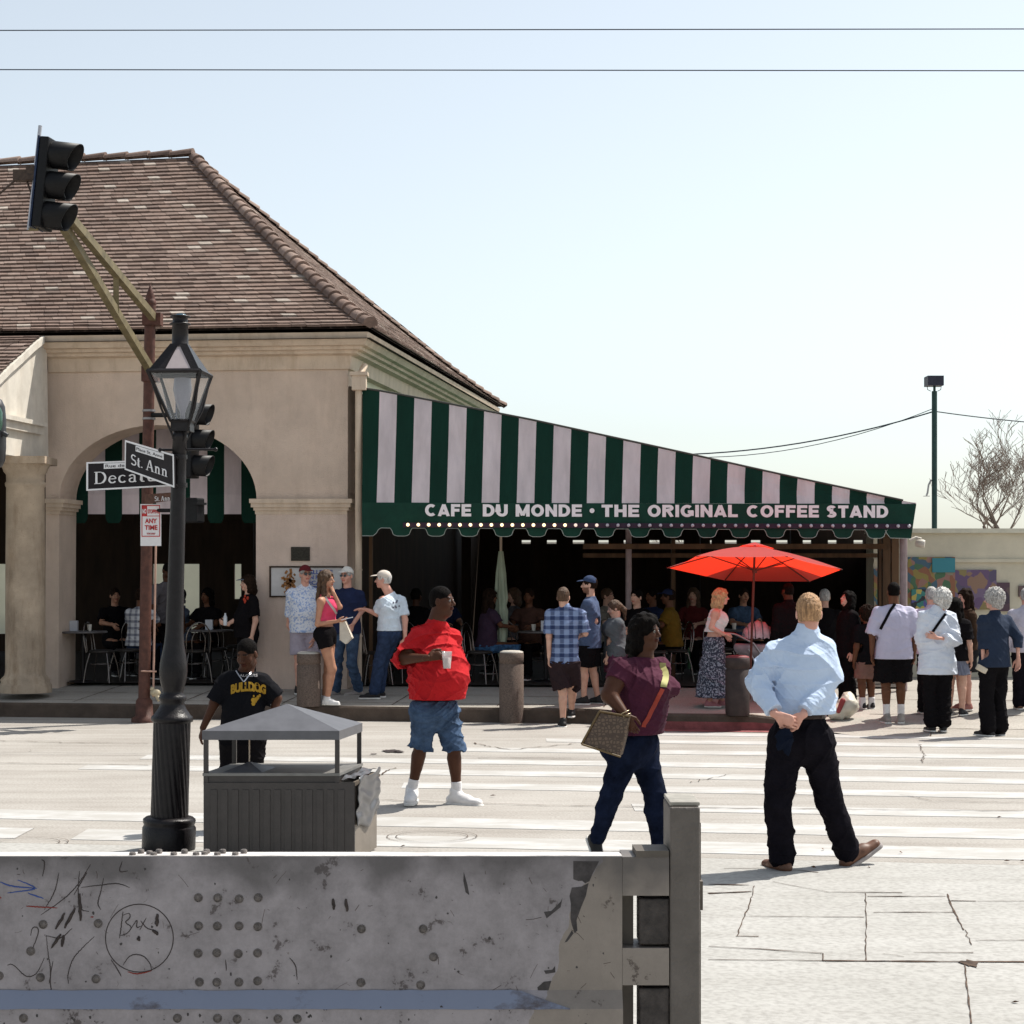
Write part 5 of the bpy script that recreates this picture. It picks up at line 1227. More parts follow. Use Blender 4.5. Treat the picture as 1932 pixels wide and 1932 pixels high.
# ================================================================= foreground barrier
def WB(x, D, y): return P(x, y, D)
BD = 5.5; KB = F/BD
M_steel = None
def barrier_mat():
    m, nt, b = nodes('painted_steel'); L = nt.links; tc = N(nt, 'ShaderNodeTexCoord')
    n1 = N(nt, 'ShaderNodeTexNoise'); n1.inputs['Scale'].default_value = 4.5; n1.inputs['Detail'].default_value = 12; n1.inputs['Roughness'].default_value = .78; L.new(tc.outputs['Object'], n1.inputs['Vector'])
    r = N(nt, 'ShaderNodeValToRGB'); e = r.color_ramp.elements; e[0].position = .36; e[0].color = (.165, .15, .155, 1); e[1].position = .60; e[1].color = (.29, .265, .275, 1); L.new(n1.outputs[0], r.inputs[0])
    # bare, warmer paint beyond a ragged edge on the right
    sx = N(nt, 'ShaderNodeSeparateXYZ'); L.new(tc.outputs['Object'], sx.inputs[0])
    n2 = N(nt, 'ShaderNodeTexNoise'); n2.inputs['Scale'].default_value = 6; n2.inputs['Detail'].default_value = 8; L.new(tc.outputs['Object'], n2.inputs['Vector'])
    ma = N(nt, 'ShaderNodeMath', operation='MULTIPLY_ADD'); ma.inputs[1].default_value = .16; L.new(n2.outputs[0], ma.inputs[0]); L.new(sx.outputs[0], ma.inputs[2])
    mz = N(nt, 'ShaderNodeMath', operation='MULTIPLY_ADD'); mz.inputs[1].default_value = -.40; L.new(sx.outputs[2], mz.inputs[0]); L.new(ma.outputs[0], mz.inputs[2])
    gt = N(nt, 'ShaderNodeMath', operation='GREATER_THAN'); gt.inputs[1].default_value = .645; L.new(mz.outputs[0], gt.inputs[0])
    mx = N(nt, 'ShaderNodeMix', data_type='RGBA'); L.new(gt.outputs[0], mx.inputs[0]); L.new(r.outputs[0], mx.inputs[6]); 
    r5 = N(nt, 'ShaderNodeValToRGB'); e = r5.color_ramp.elements; e[0].position = .3; e[0].color = (.17, .145, .125, 1); e[1].position = .7; e[1].color = (.25, .215, .185, 1); L.new(n1.outputs[0], r5.inputs[0]); L.new(r5.outputs[0], mx.inputs[7])
    # flaked patches
    n3 = N(nt, 'ShaderNodeTexNoise'); n3.inputs['Scale'].default_value = 9; n3.inputs['Detail'].default_value = 10; n3.inputs['Roughness'].default_value = .7; L.new(tc.outputs['Object'], n3.inputs['Vector'])
    r3 = N(nt, 'ShaderNodeValToRGB'); e = r3.color_ramp.elements; e[0].position = .375; e[0].color = (.36, .32, .31, 1); e[1].position = .40; e[1].color = (1, 1, 1, 1); L.new(n3.outputs[0], r3.inputs[0])
    m2 = N(nt, 'ShaderNodeMix', data_type='RGBA', blend_type='MULTIPLY'); m2.inputs[0].default_value = .9; L.new(mx.outputs[2], m2.inputs[6]); L.new(r3.outputs[0], m2.inputs[7])
    n4 = N(nt, 'ShaderNodeTexNoise'); n4.inputs['Scale'].default_value = 26; n4.inputs['Detail'].default_value = 6; L.new(tc.outputs['Object'], n4.inputs['Vector'])
    r4 = N(nt, 'ShaderNodeValToRGB'); e = r4.color_ramp.elements; e[0].position = .27; e[0].color = (.35, .28, .24, 1); e[1].position = .31; e[1].color = (1, 1, 1, 1); L.new(n4.outputs[0], r4.inputs[0])
    m3 = N(nt, 'ShaderNodeMix', data_type='RGBA', blend_type='MULTIPLY'); m3.inputs[0].default_value = 1; L.new(m2.outputs[2], m3.inputs[6]); L.new(r4.outputs[0], m3.inputs[7])
    # soot streaks hanging from the top edge
    n6 = N(nt, 'ShaderNodeTexNoise'); n6.inputs['Scale'].default_value = 3.5; n6.inputs['Detail'].default_value = 5; L.new(tc.outputs['Object'], n6.inputs['Vector'])
    a6 = N(nt, 'ShaderNodeMath', operation='MULTIPLY_ADD'); a6.inputs[1].default_value = .62; L.new(n6.outputs[0], a6.inputs[0]); L.new(sx.outputs[2], a6.inputs[2])
    r6 = N(nt, 'ShaderNodeMapRange'); r6.inputs[1].default_value = 1.29; r6.inputs[2].default_value = 1.40; r6.inputs[3].default_value = 0; r6.inputs[4].default_value = .72; L.new(a6.outputs[0], r6.inputs[0])
    m6 = N(nt, 'ShaderNodeMix', data_type='RGBA'); L.new(r6.outputs[0], m6.inputs[0]); L.new(m3.outputs[2], m6.inputs[6]); m6.inputs[7].default_value = (.055, .050, .050, 1)
    L.new(m6.outputs[2], b.inputs['Base Color']); b.inputs['Roughness'].default_value = .5; b.inputs['Specular IOR Level'].default_value = .4
    bp = N(nt, 'ShaderNodeBump'); bp.inputs['Strength'].default_value = .5; bp.inputs['Distance'].default_value = .004; L.new(n3.outputs[0], bp.inputs['Height']); L.new(bp.outputs[0], b.inputs['Normal'])
    return m
M_steel = barrier_mat()
z_top = P(0, 1617, BD).z; zb = .01
bar_ = thing('steel_barrier', 'long grey painted steel gate barrier with rivets and scratched graffiti across the foreground', 'barrier', (P(500, 0, BD).x, BD, 0))
def X5(px, D=BD): return (px-HX)/F*D
def Z5(py, D=BD): return CAMZ+(HY-py)/F*D
mb = MB()
x0, x1 = X5(-420), X5(1174); zl = Z5(1868); zl2 = Z5(1898)
# face with a sloping ledge: profile in Y-Z extruded along X
pr = [(BD, z_top), (BD, zl), (BD-.040, zl2), (BD-.040, zb+.0), (BD+.15, zb), (BD+.15, z_top-.012)]
mb.prism([(x0, y, z) for y, z in pr], (x1-x0, 0, 0))
panel = mb.build('panel', M_steel, bar_)
mb = MB(); mb.prism([(x0, BD+.004, z_top+.0005), (x1, BD+.004, z_top+.0005), (x1, BD+.146, z_top-.0095), (x0, BD+.146, z_top-.0095)], (0, 0, .003)); mb.build('top_strip', mat('sunlit_top_tone', (.50, .47, .45), rough=.45, var=.5, scale=7, thr=(.25, .5)), bar_)  # sun on the top face painted in as a paler base colour
M_warm = mat('bare_steel_warm', (.19, .165, .145), rough=.55, var=.25, scale=6, bump=.15)
def kn(px0, px1, py0, py1, d0=0.0, d1=.15, mbx=None): 
    a, b = X5(px0), X5(px1); za, zb_ = Z5(py1), Z5(py0); (mbx or mb).box(((a+b)/2, BD+(d0+d1)/2, (za+zb_)/2), (b-a, d1-d0, zb_-za))
for y0, y1 in ((1617, 1690), (1789, 1859)): mb = MB(); kn(1174.5, 1262.5, y0, y1, .001, .149); mb.build('hinge_knuckle', M_steel, bar_)
for y0, y1 in ((1690, 1789), (1859, 1990)): mb = MB(); kn(1174.5, 1197, y0+.5, y1-.5, .05, .14); mb.build('hinge_recess', mat('recess_steel', (.10, .085, .07), rough=.6, var=.2), bar_)
mb = MB()
mb.prism([(X5(1200), BD-.004, z_top+.001), (X5(1262), BD-.004, z_top+.001), (X5(1262), BD+.13, z_top+.001), (X5(1198), BD+.13, z_top+.001)], (0, 0, .018)); mb.build('cap_plate', mat('recess_steel', None) if 0 else MATS['recess_steel'], bar_)
# rivets
M_riv = mat('rivet', (.16, .14, .13), rough=.5, var=.4, scale=60, bump=.3)
random.seed(4)
rv = [(x, y) for x in (375, 410, 450, 486) for y in (1695, 1748, 1799, 1852)]+[(80, 1743), (185, 1743), (75, 1844), (180, 1846), (682, 1753), (798, 1753), (819, 1806), (680, 1855), (795, 1858), (45, 1921), (58, 1795), (-3, 1842), (335, 1922), (410, 1922), (448, 1922), (525, 1922), (-60, 1743), (-60, 1844), (560, 1922)]
rp_ = []
for (x, y) in rv:
    D_ = BD if y < 1868 else BD-.040; c = P(x+random.uniform(-1.5, 1.5), y+random.uniform(-1.5, 1.5), D_); mb = MB()
    mb.lathe(c+Vector((0, .001, 0)), [(.0135, 0), (.0135, .002), (.0110, .005), (.0100, .0025), (.0075, .0055), (.003, .0075)], 14, axis=(0, -1, 0)); mb.build('rivet', M_riv, bar_)
mb = MB()
for (x, y) in ((268, 0), (284, 1), (308, 0), (318, 1), (346, 0), (366, 1), (388, 0), (408, 1), (428, 0), (438, 1), (462, 0), (478, 1), (300, .5), (404, .3)):
    x += -18; Dd = BD+.025+.06*y; a = Vector(((x-HX)/F*Dd, Dd, z_top-.001)); mb = MB(); mb.lathe(a, [(.010, 0), (.010, .010), (.007, .012)], 10); mb.build('bolt', M_riv, bar_)
# scratched marks and graffiti, thin raised strokes
def stroke(name, pts, r_, m_, D_=BD, jit=1.0, taper=True):
    for _ in range(2 if len(pts) > 2 else 0):
        n2 = [pts[0]]
        for a_, b_ in zip(pts, pts[1:]): n2 += [(a_[0]*.75+b_[0]*.25, a_[1]*.75+b_[1]*.25), (a_[0]*.25+b_[0]*.75, a_[1]*.25+b_[1]*.75)]
        pts = n2+[pts[-1]]
    q = []; 
    for i in range(len(pts)-1):
        for k in range(6): t = k/6; q.append(P(lerp(pts[i][0], pts[i+1][0], t)+random.uniform(-jit, jit)*.5, lerp(pts[i][1], pts[i+1][1], t)+random.uniform(-jit, jit)*.5, D_)+Vector((0, -.0002, 0)))
    q.append(P(*pts[-1], D_)); n = len(q); mbg.tube(q, [r_*(.35+.65*math.sin(math.pi*(i+.5)/n)) if taper else r_ for i in range(n)], 5)
M_mark = mat('marker_dark', (.045, .035, .032), rough=.8, var=.5, scale=60)
mbg = MB()
def Z0(x, y): return ((x/2.76)/1.0378, (1600+y/2.76)/1.0378)
mbg.tube([P(263+64*math.cos(a), 1770+64*math.sin(a), BD) for a in [i*2*math.pi/40 for i in range(41)]], .0016, 5)
G = [[(665, 510), (655, 590), (645, 655)], [(665, 530), (700, 515), (705, 545), (670, 570), (715, 590), (690, 630), (650, 640)], [(710, 600), (745, 545), (735, 600), (760, 590)], [(760, 560), (790, 600), (830, 610)], [(790, 545), (755, 610)], [(240, 500), (300, 400), (318, 300)], [(220, 530), (350, 440), (420, 370), (490, 255)],
     [(430, 290), (420, 400), (430, 500), (480, 510)], [(440, 380), (560, 365), (640, 355), (700, 380)], [(560, 330), (540, 420), (525, 470), (545, 500)], [(470, 300), (440, 350), (400, 420)], [(165, 640), (175, 590), (215, 600), (190, 680), (160, 740)], [(250, 640), (260, 740), (275, 820), (270, 900), (280, 940), (240, 1000)],
     [(285, 780), (265, 900)], [(240, 760), (200, 850), (140, 870), (70, 790), (40, 800)], [(510, 645), (430, 720), (390, 770), (365, 850), (370, 900)], [(345, 640), (300, 670), (275, 710)], [(390, 600), (330, 660), (250, 640)], [(600, 770), (640, 830), (655, 860)], [(665, 800), (700, 745), (760, 740), (810, 780), (820, 830)], [(230, 320), (245, 240), (225, 230)], [(660, 240), (640, 300), (690, 290)], [(1565, 760), (1600, 800), (1605, 880)], [(1220, 770), (1222, 830)]]
for g_ in G: stroke('s', [Z0(*p) for p in g_], .0016, None)
for g_ in ([(350, 520), (300, 605)], [(405, 490), (350, 600)], [(330, 630), (280, 705)], [(345, 635), (335, 700)], [(850, 520), (848, 590)], [(825, 610), (855, 635)], [(750, 645), (750, 668)], [(180, 1000), (260, 1010)], [(1870, 440), (1875, 510)], [(1800, 440), (1805, 500)], [(430, 410), (435, 560)]):
    stroke('s', [Z0(*p) for p in g_], .0055, None, jit=2)
gf = mbg.build('graffiti', M_mark, bar_)
mbg = MB(); random.seed(9)
for k in range(80):
    x_, y_ = random.uniform(-60, 1160), random.uniform(1630, 1860); L_ = random.choice((3, 4, 6, 9, 14, 30)); a_ = random.uniform(0, 3.1); dx_, dy_ = L_*math.cos(a_), L_*math.sin(a_)
    mbg.tube([P(x_, y_, BD), P(x_+dx_*.5+random.uniform(-1.5, 1.5), y_+dy_*.5+random.uniform(-1.5, 1.5), BD-.0002), P(x_+dx_, y_+dy_, BD)], random.uniform(.0003, .0008), 4)
tag(mbg.build('scratches', mat('scratch_rust', (.075, .050, .040), rough=.8, var=.5, scale=40), bar_), kind='stuff')
mbg = MB()
for k in range(110):
    x_, y_ = random.uniform(-60, 1170), random.choice((random.uniform(1625, 1866), random.uniform(1900, 1940))); r_ = random.choice((.0012, .002, .003, .0045)); Dd = BD if y_ < 1868 else BD-.040; c = P(x_, y_, Dd)+Vector((0, -.0006, 0)); n_v = random.choice((5, 6, 7))
    mbg.add([c+Vector((r_*random.uniform(.5, 1.3)*math.cos(t_), 0, r_*random.uniform(.5, 1.6)*math.sin(t_))) for t_ in [i*2*math.pi/n_v for i in range(n_v)]], [tuple(range(n_v))])
def flake(pts):
    q = [P(x, y, BD)+Vector((0, -.0007, 0)) for x, y in pts]; mbg.add(q, [tuple(t) for t in tessellate_polygon([q])])
def zz(x, y): return ((700+x/2.7404)/1.0378, (1550+y/2.7404)/1.0378)
for pl in ([(1158, 372), (1296, 374), (1262, 440), (1245, 480), (1222, 492), (1205, 478), (1185, 480), (1158, 470)], [(1150, 515), (1200, 510), (1240, 490), (1225, 560), (1200, 620), (1175, 690), (1180, 745), (1165, 760), (1150, 715), (1143, 680), (1145, 600), (1138, 560)],
           [(1150, 745), (1160, 760), (1125, 805), (1110, 810)], [(1000, 645), (1040, 640), (1090, 590), (1100, 570), (1090, 620), (1040, 660), (1015, 680)], [(965, 1050), (1000, 1020), (1040, 1015), (1025, 1065), (985, 1115), (972, 1090)], [(1000, 960), (1045, 955), (1060, 935), (1062, 970), (1010, 978)],
           [(590, 1195), (700, 1200), (790, 1190), (880, 1165), (850, 1190), (760, 1215), (620, 1215)], [(0, 1150), (100, 1165), (190, 1185), (150, 1195), (0, 1180)], [(230, 1190), (250, 1165), (380, 1160), (385, 1185), (300, 1200)], [(1150, 1185), (1180, 1160), (1205, 1175), (1170, 1210), (1140, 1232), (1120, 1215)], [(570, 430), (590, 500), (600, 555), (580, 540), (568, 480)]):
    flake([zz(*p_) for p_ in pl])
tag(mbg.build('paint_flakes', mat('bare_patch', (.052, .046, .046), rough=.7, var=.4, scale=30), bar_), kind='stuff')
mbg = MB()
for g_ in ([(0, 350), (60, 375), (200, 385)], [(95, 340), (150, 360), (205, 388), (120, 400), (40, 410)], [(150, 410), (235, 440)]): stroke('s', [Z0(*p) for p in g_], .0022, None)
mbg.build('blue_marker', mat('marker_blue', (.03, .07, .25), rough=.7), bar_)
mbg = MB()
for g_ in ([(140, 480), (200, 485), (310, 490)], [(690, 835), (740, 850), (820, 830)], [(490, 540), (505, 540)], [(0, 430), (5, 440)]): stroke('s', [Z0(*p) for p in g_], .0020, None)
mbg.build('red_marker', mat('marker_red', (.22, .03, .02), rough=.7), bar_)
# blue paint on the ledge
mbp = MB(); pts_t = []
n_ = 60; nv = Vector((0, -.006, .004))
for i in range(n_+1):
    px = lerp(-300, 1075, i/n_); e = 1 if px < 980 else max(.02, (1075-px)/95)
    a = Vector((X5(px), BD, Z5(1868+2*random.random()))); b = Vector((X5(px), BD-.040, Z5(1898))); pts_t += [lerp(b, a, min(1, e))+nv*.5-Vector((0, .0012, 0)), b+nv*.5-Vector((0, .0012, .003*random.random()))]
mbp.add(pts_t, [(2*i, 2*i+1, 2*i+3, 2*i+2) for i in range(n_)]); mbp.build('ledge_paint', worn_mat('blue_grey_paint', (.19, .215, .285), (.09, .08, .09), .40, .47), bar_)

post = thing('gate_post', 'rusty grey square steel gate post with hinge blocks at the right end of the barrier', 'post', (P(1292, 0, BD).x, BD, 0))
zt_ = P(0, 1523, BD).z; mb = MB(); a, b = X5(1264), X5(1321); mb.box(((a+b)/2, BD+.12, zt_/2), (b-a, .24, zt_-.0)); mb.build('column', mat('post_steel', (.115, .100, .088), rough=.55, var=.25, scale=5, bump=.2, bscale=90), post, bevel=.006)
mb = MB(); mb.box(((a+b)/2+.001, BD+.125, zt_+.008), (b-a+.0, .22, .012)); mb.build('cap', mat('post_cap', (.30, .28, .24), rough=.5, var=.3, scale=20), post, bevel=.003)
for y0, y1 in ((1697, 1784), (1866, 1990)): mb = MB(); kn(1206, 1263.5, y0, y1, .01, .12, mb); kn(1216, 1250, y0-7, y1+5, .04, .10, mb); mb.build('hinge_block', mat('hinge_dark', (.05, .042, .038), rough=.6, var=.5, scale=20, bump=.2), post, bevel=.005)
mb = MB()   # flat strike plates on the right side
for y0, y1, w0 in ((1560, 1672, .012), (1672, 1730, .018), (1730, 1990, .012)): mb.box((b+w0/2+.0005, BD+.16, (Z5(y0)+Z5(y1))/2), (w0, .12, Z5(y0)-Z5(y1)-.004))
mb.build('side_flange', mat('post_steel2', (.13, .11, .09), rough=.5, var=.3, scale=12), post)

# ================================================================= street lamp
LD = 12.9; KL = F/LD
lamp = thing('street_lamp', 'black cast iron street lamp with fluted base and glass lantern, left of the litter bin', 'street lamp', (P(318, 0, LD).x, LD, .01))
ax0, ax1 = P(318, 1605, LD), P(340, 795, LD); adir = (ax1-ax0).normalized(); A0 = Vector((ax0.x, LD, .005))
def hy(y): return (1605-y)/KL
prof = [(49, 1604), (50, 1600), (50, 1562), (48, 1559), (47, 1556), (49, 1552), (49, 1546), (44, 1542), (36, 1541)]
mb = MB(); mb.lathe(A0, [(r/KL, hy(y)) for r, y in prof], 40, adir); mb.build('base', M_iron, lamp)
def flute(i, h, a): return 1+.045*(abs(math.sin(11*a+h*11))-.5)
nn_ = 60; mb = MB(); mb.lathe(A0, [(lerp(34.5, 34.0, k/nn_)/KL, hy(lerp(1542, 1362, k/nn_))) for k in range(nn_+1)], 132, adir, flute); mb.build('fluted_shaft', M_iron, lamp)
mb = MB(); mb.lathe(A0, [(r/KL, hy(y)) for r, y in ((34, 1364), (39, 1361), (39.5, 1356), (38, 1352), (34, 1349), (31, 1344), (27, 1339), (24, 1332), (22, 1326), (25, 1322), (26, 1317), (24, 1313), (19, 1309), (20, 1303), (22.5, 1293), (25.5, 1280), (26.5, 1266), (25.5, 1252), (22.5, 1235), (19, 1216), (17, 1195), (16.3, 1160), (15.4, 1100), (14.6, 1000), (13.6, 900), (13.2, 830), (15, 828), (15, 822), (12.5, 818), (12.5, 800))], 36, adir); mb.build('pole', M_iron, lamp)
mb = MB(); a, b = P(302, 849, LD), P(407, 848, LD); mb.tube([a, b], .0085, 8); mb.sphere(b, .015); mb.sphere(a, .015); mb.build('ladder_rest', M_iron, lamp)
lan = []
TOP = dict(y=699, x=(280.5, 380.5)); BOT = dict(y=791, x=(317, 354)); dpt = .36; rot = Matrix.Rotation(R_(-3), 3, 'Z')
D0 = LD-.18; zc_t, zc_b = CAMZ+(HY-TOP['y'])/F*D0, CAMZ+(HY-BOT['y'])/F*D0
cxl = ((TOP['x'][0]+TOP['x'][1])/2-HX)/F*D0; hw_t = (TOP['x'][1]-TOP['x'][0])/2/F*D0; hw_b = (BOT['x'][1]-BOT['x'][0])/2/F*D0
cb = ((BOT['x'][0]+BOT['x'][1])/2-HX)/F*D0
T = [Vector((cxl, LD, zc_t))+rot @ Vector((sx*hw_t, sy*hw_t, 0)) for sx, sy in ((-1, -1), (1, -1), (1, 1), (-1, 1))]
Bq = [Vector((cb, LD, zc_b))+rot @ Vector((sx*hw_b, sy*hw_b, 0)) for sx, sy in ((-1, -1), (1, -1), (1, 1), (-1, 1))]
lantern_top = P(340, 650, LD)
mb = MB()
for i in range(4):
    j = (i+1) % 4; mb.tube([T[i], Bq[i]], .014, 4, smooth=False); mb.tube([T[i], T[j]], .015, 4, smooth=False); mb.tube([Bq[i], Bq[j]], .013, 4, smooth=False)
cR = [lantern_top+Vector((sx*.058, sy*.058, 0)) for sx, sy in ((-1, -1), (1, -1), (1, 1), (-1, 1))]
mb.hexa([p+Vector((0, 0, -.07)) for p in Bq], [p+Vector((0, 0, -.012)) for p in Bq])
frame = mb.build('lantern_frame', M_iron, lamp)
mb = MB()
for i in range(4):
    j = (i+1) % 4; a, b, c, d = T[i], T[j], cR[j], cR[i]
    if i == 0:   # front roof face has an opening pane framed by bars
        for p, q, p2, q2 in ((a, d, .0, .38), (b, c, .62, 1.0)): pass
        e0, e1 = a.lerp(b, .30), a.lerp(b, .86); f0 = d.lerp(c, .5)
        mb.add([a, e0, f0, d], [(0, 1, 2, 3)]); mb.add([e1, b, c, f0], [(0, 1, 2, 3)])
    else: mb.add([a, b, c, d], [(0, 1, 2, 3)])
mb.build('lantern_roof', M_iron, lamp)
mb = MB(); a, b = T[0].lerp(T[1], .32), T[0].lerp(T[1], .84); mb.add([a+Vector((0, .004, 0)), b+Vector((0, .004, 0)), cR[0].lerp(cR[1], .5)+Vector((0, .004, 0))], [(0, 1, 2)])
mg_, ntg, bg_ = nodes('lamp_glass'); bg_.inputs['Base Color'].default_value = (.85, .88, .9, 1); bg_.inputs['Roughness'].default_value = .12; bg_.inputs['Alpha'].default_value = .13; bg_.inputs['Specular IOR Level'].default_value = .6
M_pane = mg_
mb.build('roof_pane', mat('frosted_pane', (.42, .36, .36), rough=.3, var=.1), lamp)
for i in range(4):
    j = (i+1) % 4; mb = MB(); ins = .06
    a, b, c, d = T[i].lerp(T[j], ins), T[j].lerp(T[i], ins), Bq[j].lerp(Bq[i], ins), Bq[i].lerp(Bq[j], ins); mb.add([a, b, c, d], [(0, 1, 2, 3)]); mb.build('glass_pane', M_pane, lamp)
mb = MB(); mid = (T[0]+T[2])/2; mb.lathe(Bq[0].lerp(Bq[2], .5), [(.015, 0), (.018, .06), (.05, .14), (.065, .22), (.058, .30)], 20); 
mb.build('gas_mantle', mat('milk_glass', (.20, .20, .24), rough=.2, var=.1), lamp)
mb = MB(); ch = P(340, 650, LD); mb.lathe(ch+Vector((0, 0, -.05)), [(r/KL, h/KL) for r, h in ((20, 8), (15.5, 14), (15, 50), (20, 51), (20, 53), (14, 55), (14, 64), (19, 65), (19, 67), (12, 69))], 24); mb.build('chimney', M_iron, lamp)
mb = MB(); mb.lathe(P(341, 609, LD), [(11.5/KL, 0), (12/KL, 5/KL), (10.5/KL, 6/KL), (11/KL, 13/KL), (9/KL, 16/KL), (2/KL, 17/KL)], 20); mb.build('chimney_cap', mat('teal_glass', (.02, .13, .20), rough=.2, var=.3, spec=.6), lamp)
mb = MB()
for sx, sy in ((0, 0), (1, 1), (2, 1), (3, 0)):
    mb.tube([T[sx].lerp(Bq[sx], .08), Bq[sx].lerp(T[sx], .25)+(Bq[sx]-Bq[(sx+2) % 4]).normalized()*.03, P(340, 832, LD)+(Bq[sx]-Bq[(sx+2) % 4]).normalized()*.045], .008, 6)
mb.build('cradle', M_iron, lamp)
# band clamps + street name signs on the lamp
M_sign = mat('sign_black', (.012, .009, .011), rough=.6, var=.3, scale=9, spec=.2); M_signw = mat('sign_white', (.70, .69, .70), rough=.5, var=.05)
def name_sign(lb, TL, TR, BR, BL, D_l, D_r, main, sub, subspan, mainspan, capf=.34, base=.24, extra=None):
    q = [P(TL[0], TL[1], D_l), P(TR[0], TR[1], D_r), P(BR[0], BR[1], D_r), P(BL[0], BL[1], D_l)]
    def uv(u, v, o=0): # v from bottom
        p = q[3].lerp(q[2], u).lerp(q[0].lerp(q[1], u), v); return p+nrm*o
    nrm = (q[1]-q[0]).cross(q[3]-q[0]).normalized(); nrm = nrm if nrm.y < 0 else -nrm
    root = thing('street_sign', lb, 'street sign', (q[2]+q[3])/2, 'street name signs')
    mb = MB(); mb.hexa([uv(0, 0), uv(1, 0), uv(1, 1), uv(0, 1)], [uv(0, 0, -.012), uv(1, 0, -.012), uv(1, 1, -.012), uv(0, 1, -.012)]); mb.build('plate', M_sign, root)
    mb = MB(); t = .022; tv = t*3.2
    for a in (((0, 0), (1, 0), (1, .055), (0, .055)), ((0, .945), (1, .945), (1, 1), (0, 1)), ((0, .055), (.02, .055), (.02, .945), (0, .945)), ((.98, .055), (1, .055), (1, .945), (.98, .945))):
        mb.hexa([uv(u, v, .003) for u, v in a], [uv(u, v, .0005) for u, v in a])
    mb.build('border', M_signw, root)
    H = (q[0]-q[3]).length; W = (q[1]-q[0]).length; up = (q[0]-q[3]).normalized(); mb = MB()
    a = uv(mainspan[0], base, .001); b = uv(mainspan[1], base, .001); n0 = len(mb.v)
    serif_text(mb, main, a, b-a, up, H*capf, (b-a).length)
    mb.build('lettering', M_signw, root)
    mb = MB(); mb.hexa([uv(subspan[0], .74, .004), uv(subspan[1], .74, .004), uv(subspan[1], .93, .004), uv(subspan[0], .93, .004)], [uv(subspan[0], .74, 0), uv(subspan[1], .74, 0), uv(subspan[1], .93, 0), uv(subspan[0], .93, 0)]); sp = mb.build('placard', M_signw, root)
    mb = MB(); a = uv(subspan[0]+.02, .785, .005); b = uv(subspan[1]-.02, .785, .005); put_text(mb, sub, a, b-a, up, H*.10, (b-a).length, .0, .001); mb.build('small_lettering', M_sign, sp)
    return root
s1 = name_sign('black St. Ann street sign with silver rim, tilted, on the lamp post', (236.4, 830.5), (328, 857.4), (329, 920), (235.7, 886), 13.25, 12.78, 'St. Ann', 'Place St. Anne', (.23, .80), (.13, .88), .36, .25)
s2 = name_sign('black Decatur street sign half hidden behind the tilted St. Ann sign', (163.3, 872), (332, 866), (332, 917), (163.3, 926), 13.5, 13.2, 'Decatur', 'Rue de Levée', (.20, .66), (.09, .90), .42, .22)
for y in (862, 915): mb = MB(); mb.cyl(P(337.5, y+4, LD), P(337.5, y-4, LD), 16/KL, n=20); mb.tube([P(331, y+2, 12.82), P(338, y+2, LD)], .012, 6); mb.build('sign_clamp', M_iron, lamp)
# ================================================================= litter bin with roof
BN = 12.3; KN = F/BN
M_bin = mat('bin_charcoal', (.036, .030, .028), rough=.42, var=.18, scale=12, bump=.06, spec=.5)
M_bin_t = mat('bin_roof_metal', (.09, .09, .10), rough=.38, var=.15, scale=10, spec=.5)
bin_ = thing('litter_bin', 'charcoal metal litter bin enclosure with a pyramid roof on posts beside the street lamp', 'litter bin', P(520, 1628, BN))
sk = .149
def BP(px, y, dd=0):   # point on the front plane, pushed back dd along the skewed depth axis
    p = P(px, y, BN); return p+Vector((sk*dd, dd, 0))
dd = .67; zE = P(0, 1379, BN).z
c4_ = [BP(381, 1379), BP(640, 1379), BP(640, 1379, dd), BP(381, 1379, dd)]; ap = (c4_[0]+c4_[2])/2; ap.z = P(0, 1328, BN+.33).z; ap.x += .02
mb = MB(); mb.add([*c4_, ap], [(0, 1, 4), (1, 2, 4), (2, 3, 4), (3, 0, 4)]); lo = [p-Vector((0, 0, .060)) for p in c4_]
mb.add(c4_+lo, [(0, 4, 5, 1), (1, 5, 6, 2), (2, 6, 7, 3), (3, 7, 4, 0)]); lo2 = [p+Vector((0, 0, .02)) for p in lo]; mb.add(lo2, [(0, 1, 2, 3)])
mb.build('roof', M_bin_t, bin_)
for px, d_ in ((387, .02), (635, .02), (387, dd-.02), (635, dd-.02)):
    mb = MB(); a = BP(px, 1396, d_); b = BP(px, 1480, d_); mb.box((a.x, a.y, (a.z+b.z)/2), (.03, .03, a.z-b.z)); mb.build('corner_post', M_bin, bin_)
def bx(mb, x0, x1, y0, y1, d0, d1):
    a = [BP(x0, y1, d0), BP(x1, y1, d0), BP(x1, y0, d0), BP(x0, y0, d0)]; b = [BP(x0, y1, d1), BP(x1, y1, d1), BP(x1, y0, d1), BP(x0, y0, d1)]; 
    mb.hexa(a, b)
zg = 1090+1.885*KN
mb = MB(); bx(mb, 384, 639, 1463, zg, .015, dd); mb.build('body', M_bin, bin_)
mb = MB(); bx(mb, 382, 641, 1459, 1464, .0, dd+.005); mb.build('tray', mat('tray_grey', (.17, .165, .155), rough=.45, var=.2, scale=8, spec=.5), bin_)
mb = MB(); bx(mb, 640, 668.5, 1476, zg, .015, dd); mb.build('side_compartment', mat('bin_side', (.17, .145, .12), rough=.5, var=.15, scale=6), bin_)
mb = MB(); bx(mb, 384, 669, 1477, zg, .0, .013); mb.build('front_plate', M_bin, bin_)
mb = MB()
for x in range(398, 650, 20): bx(mb, x, x+12, 1490, zg-4, -.008, -.001)
mb.build('slats', M_bin, bin_)
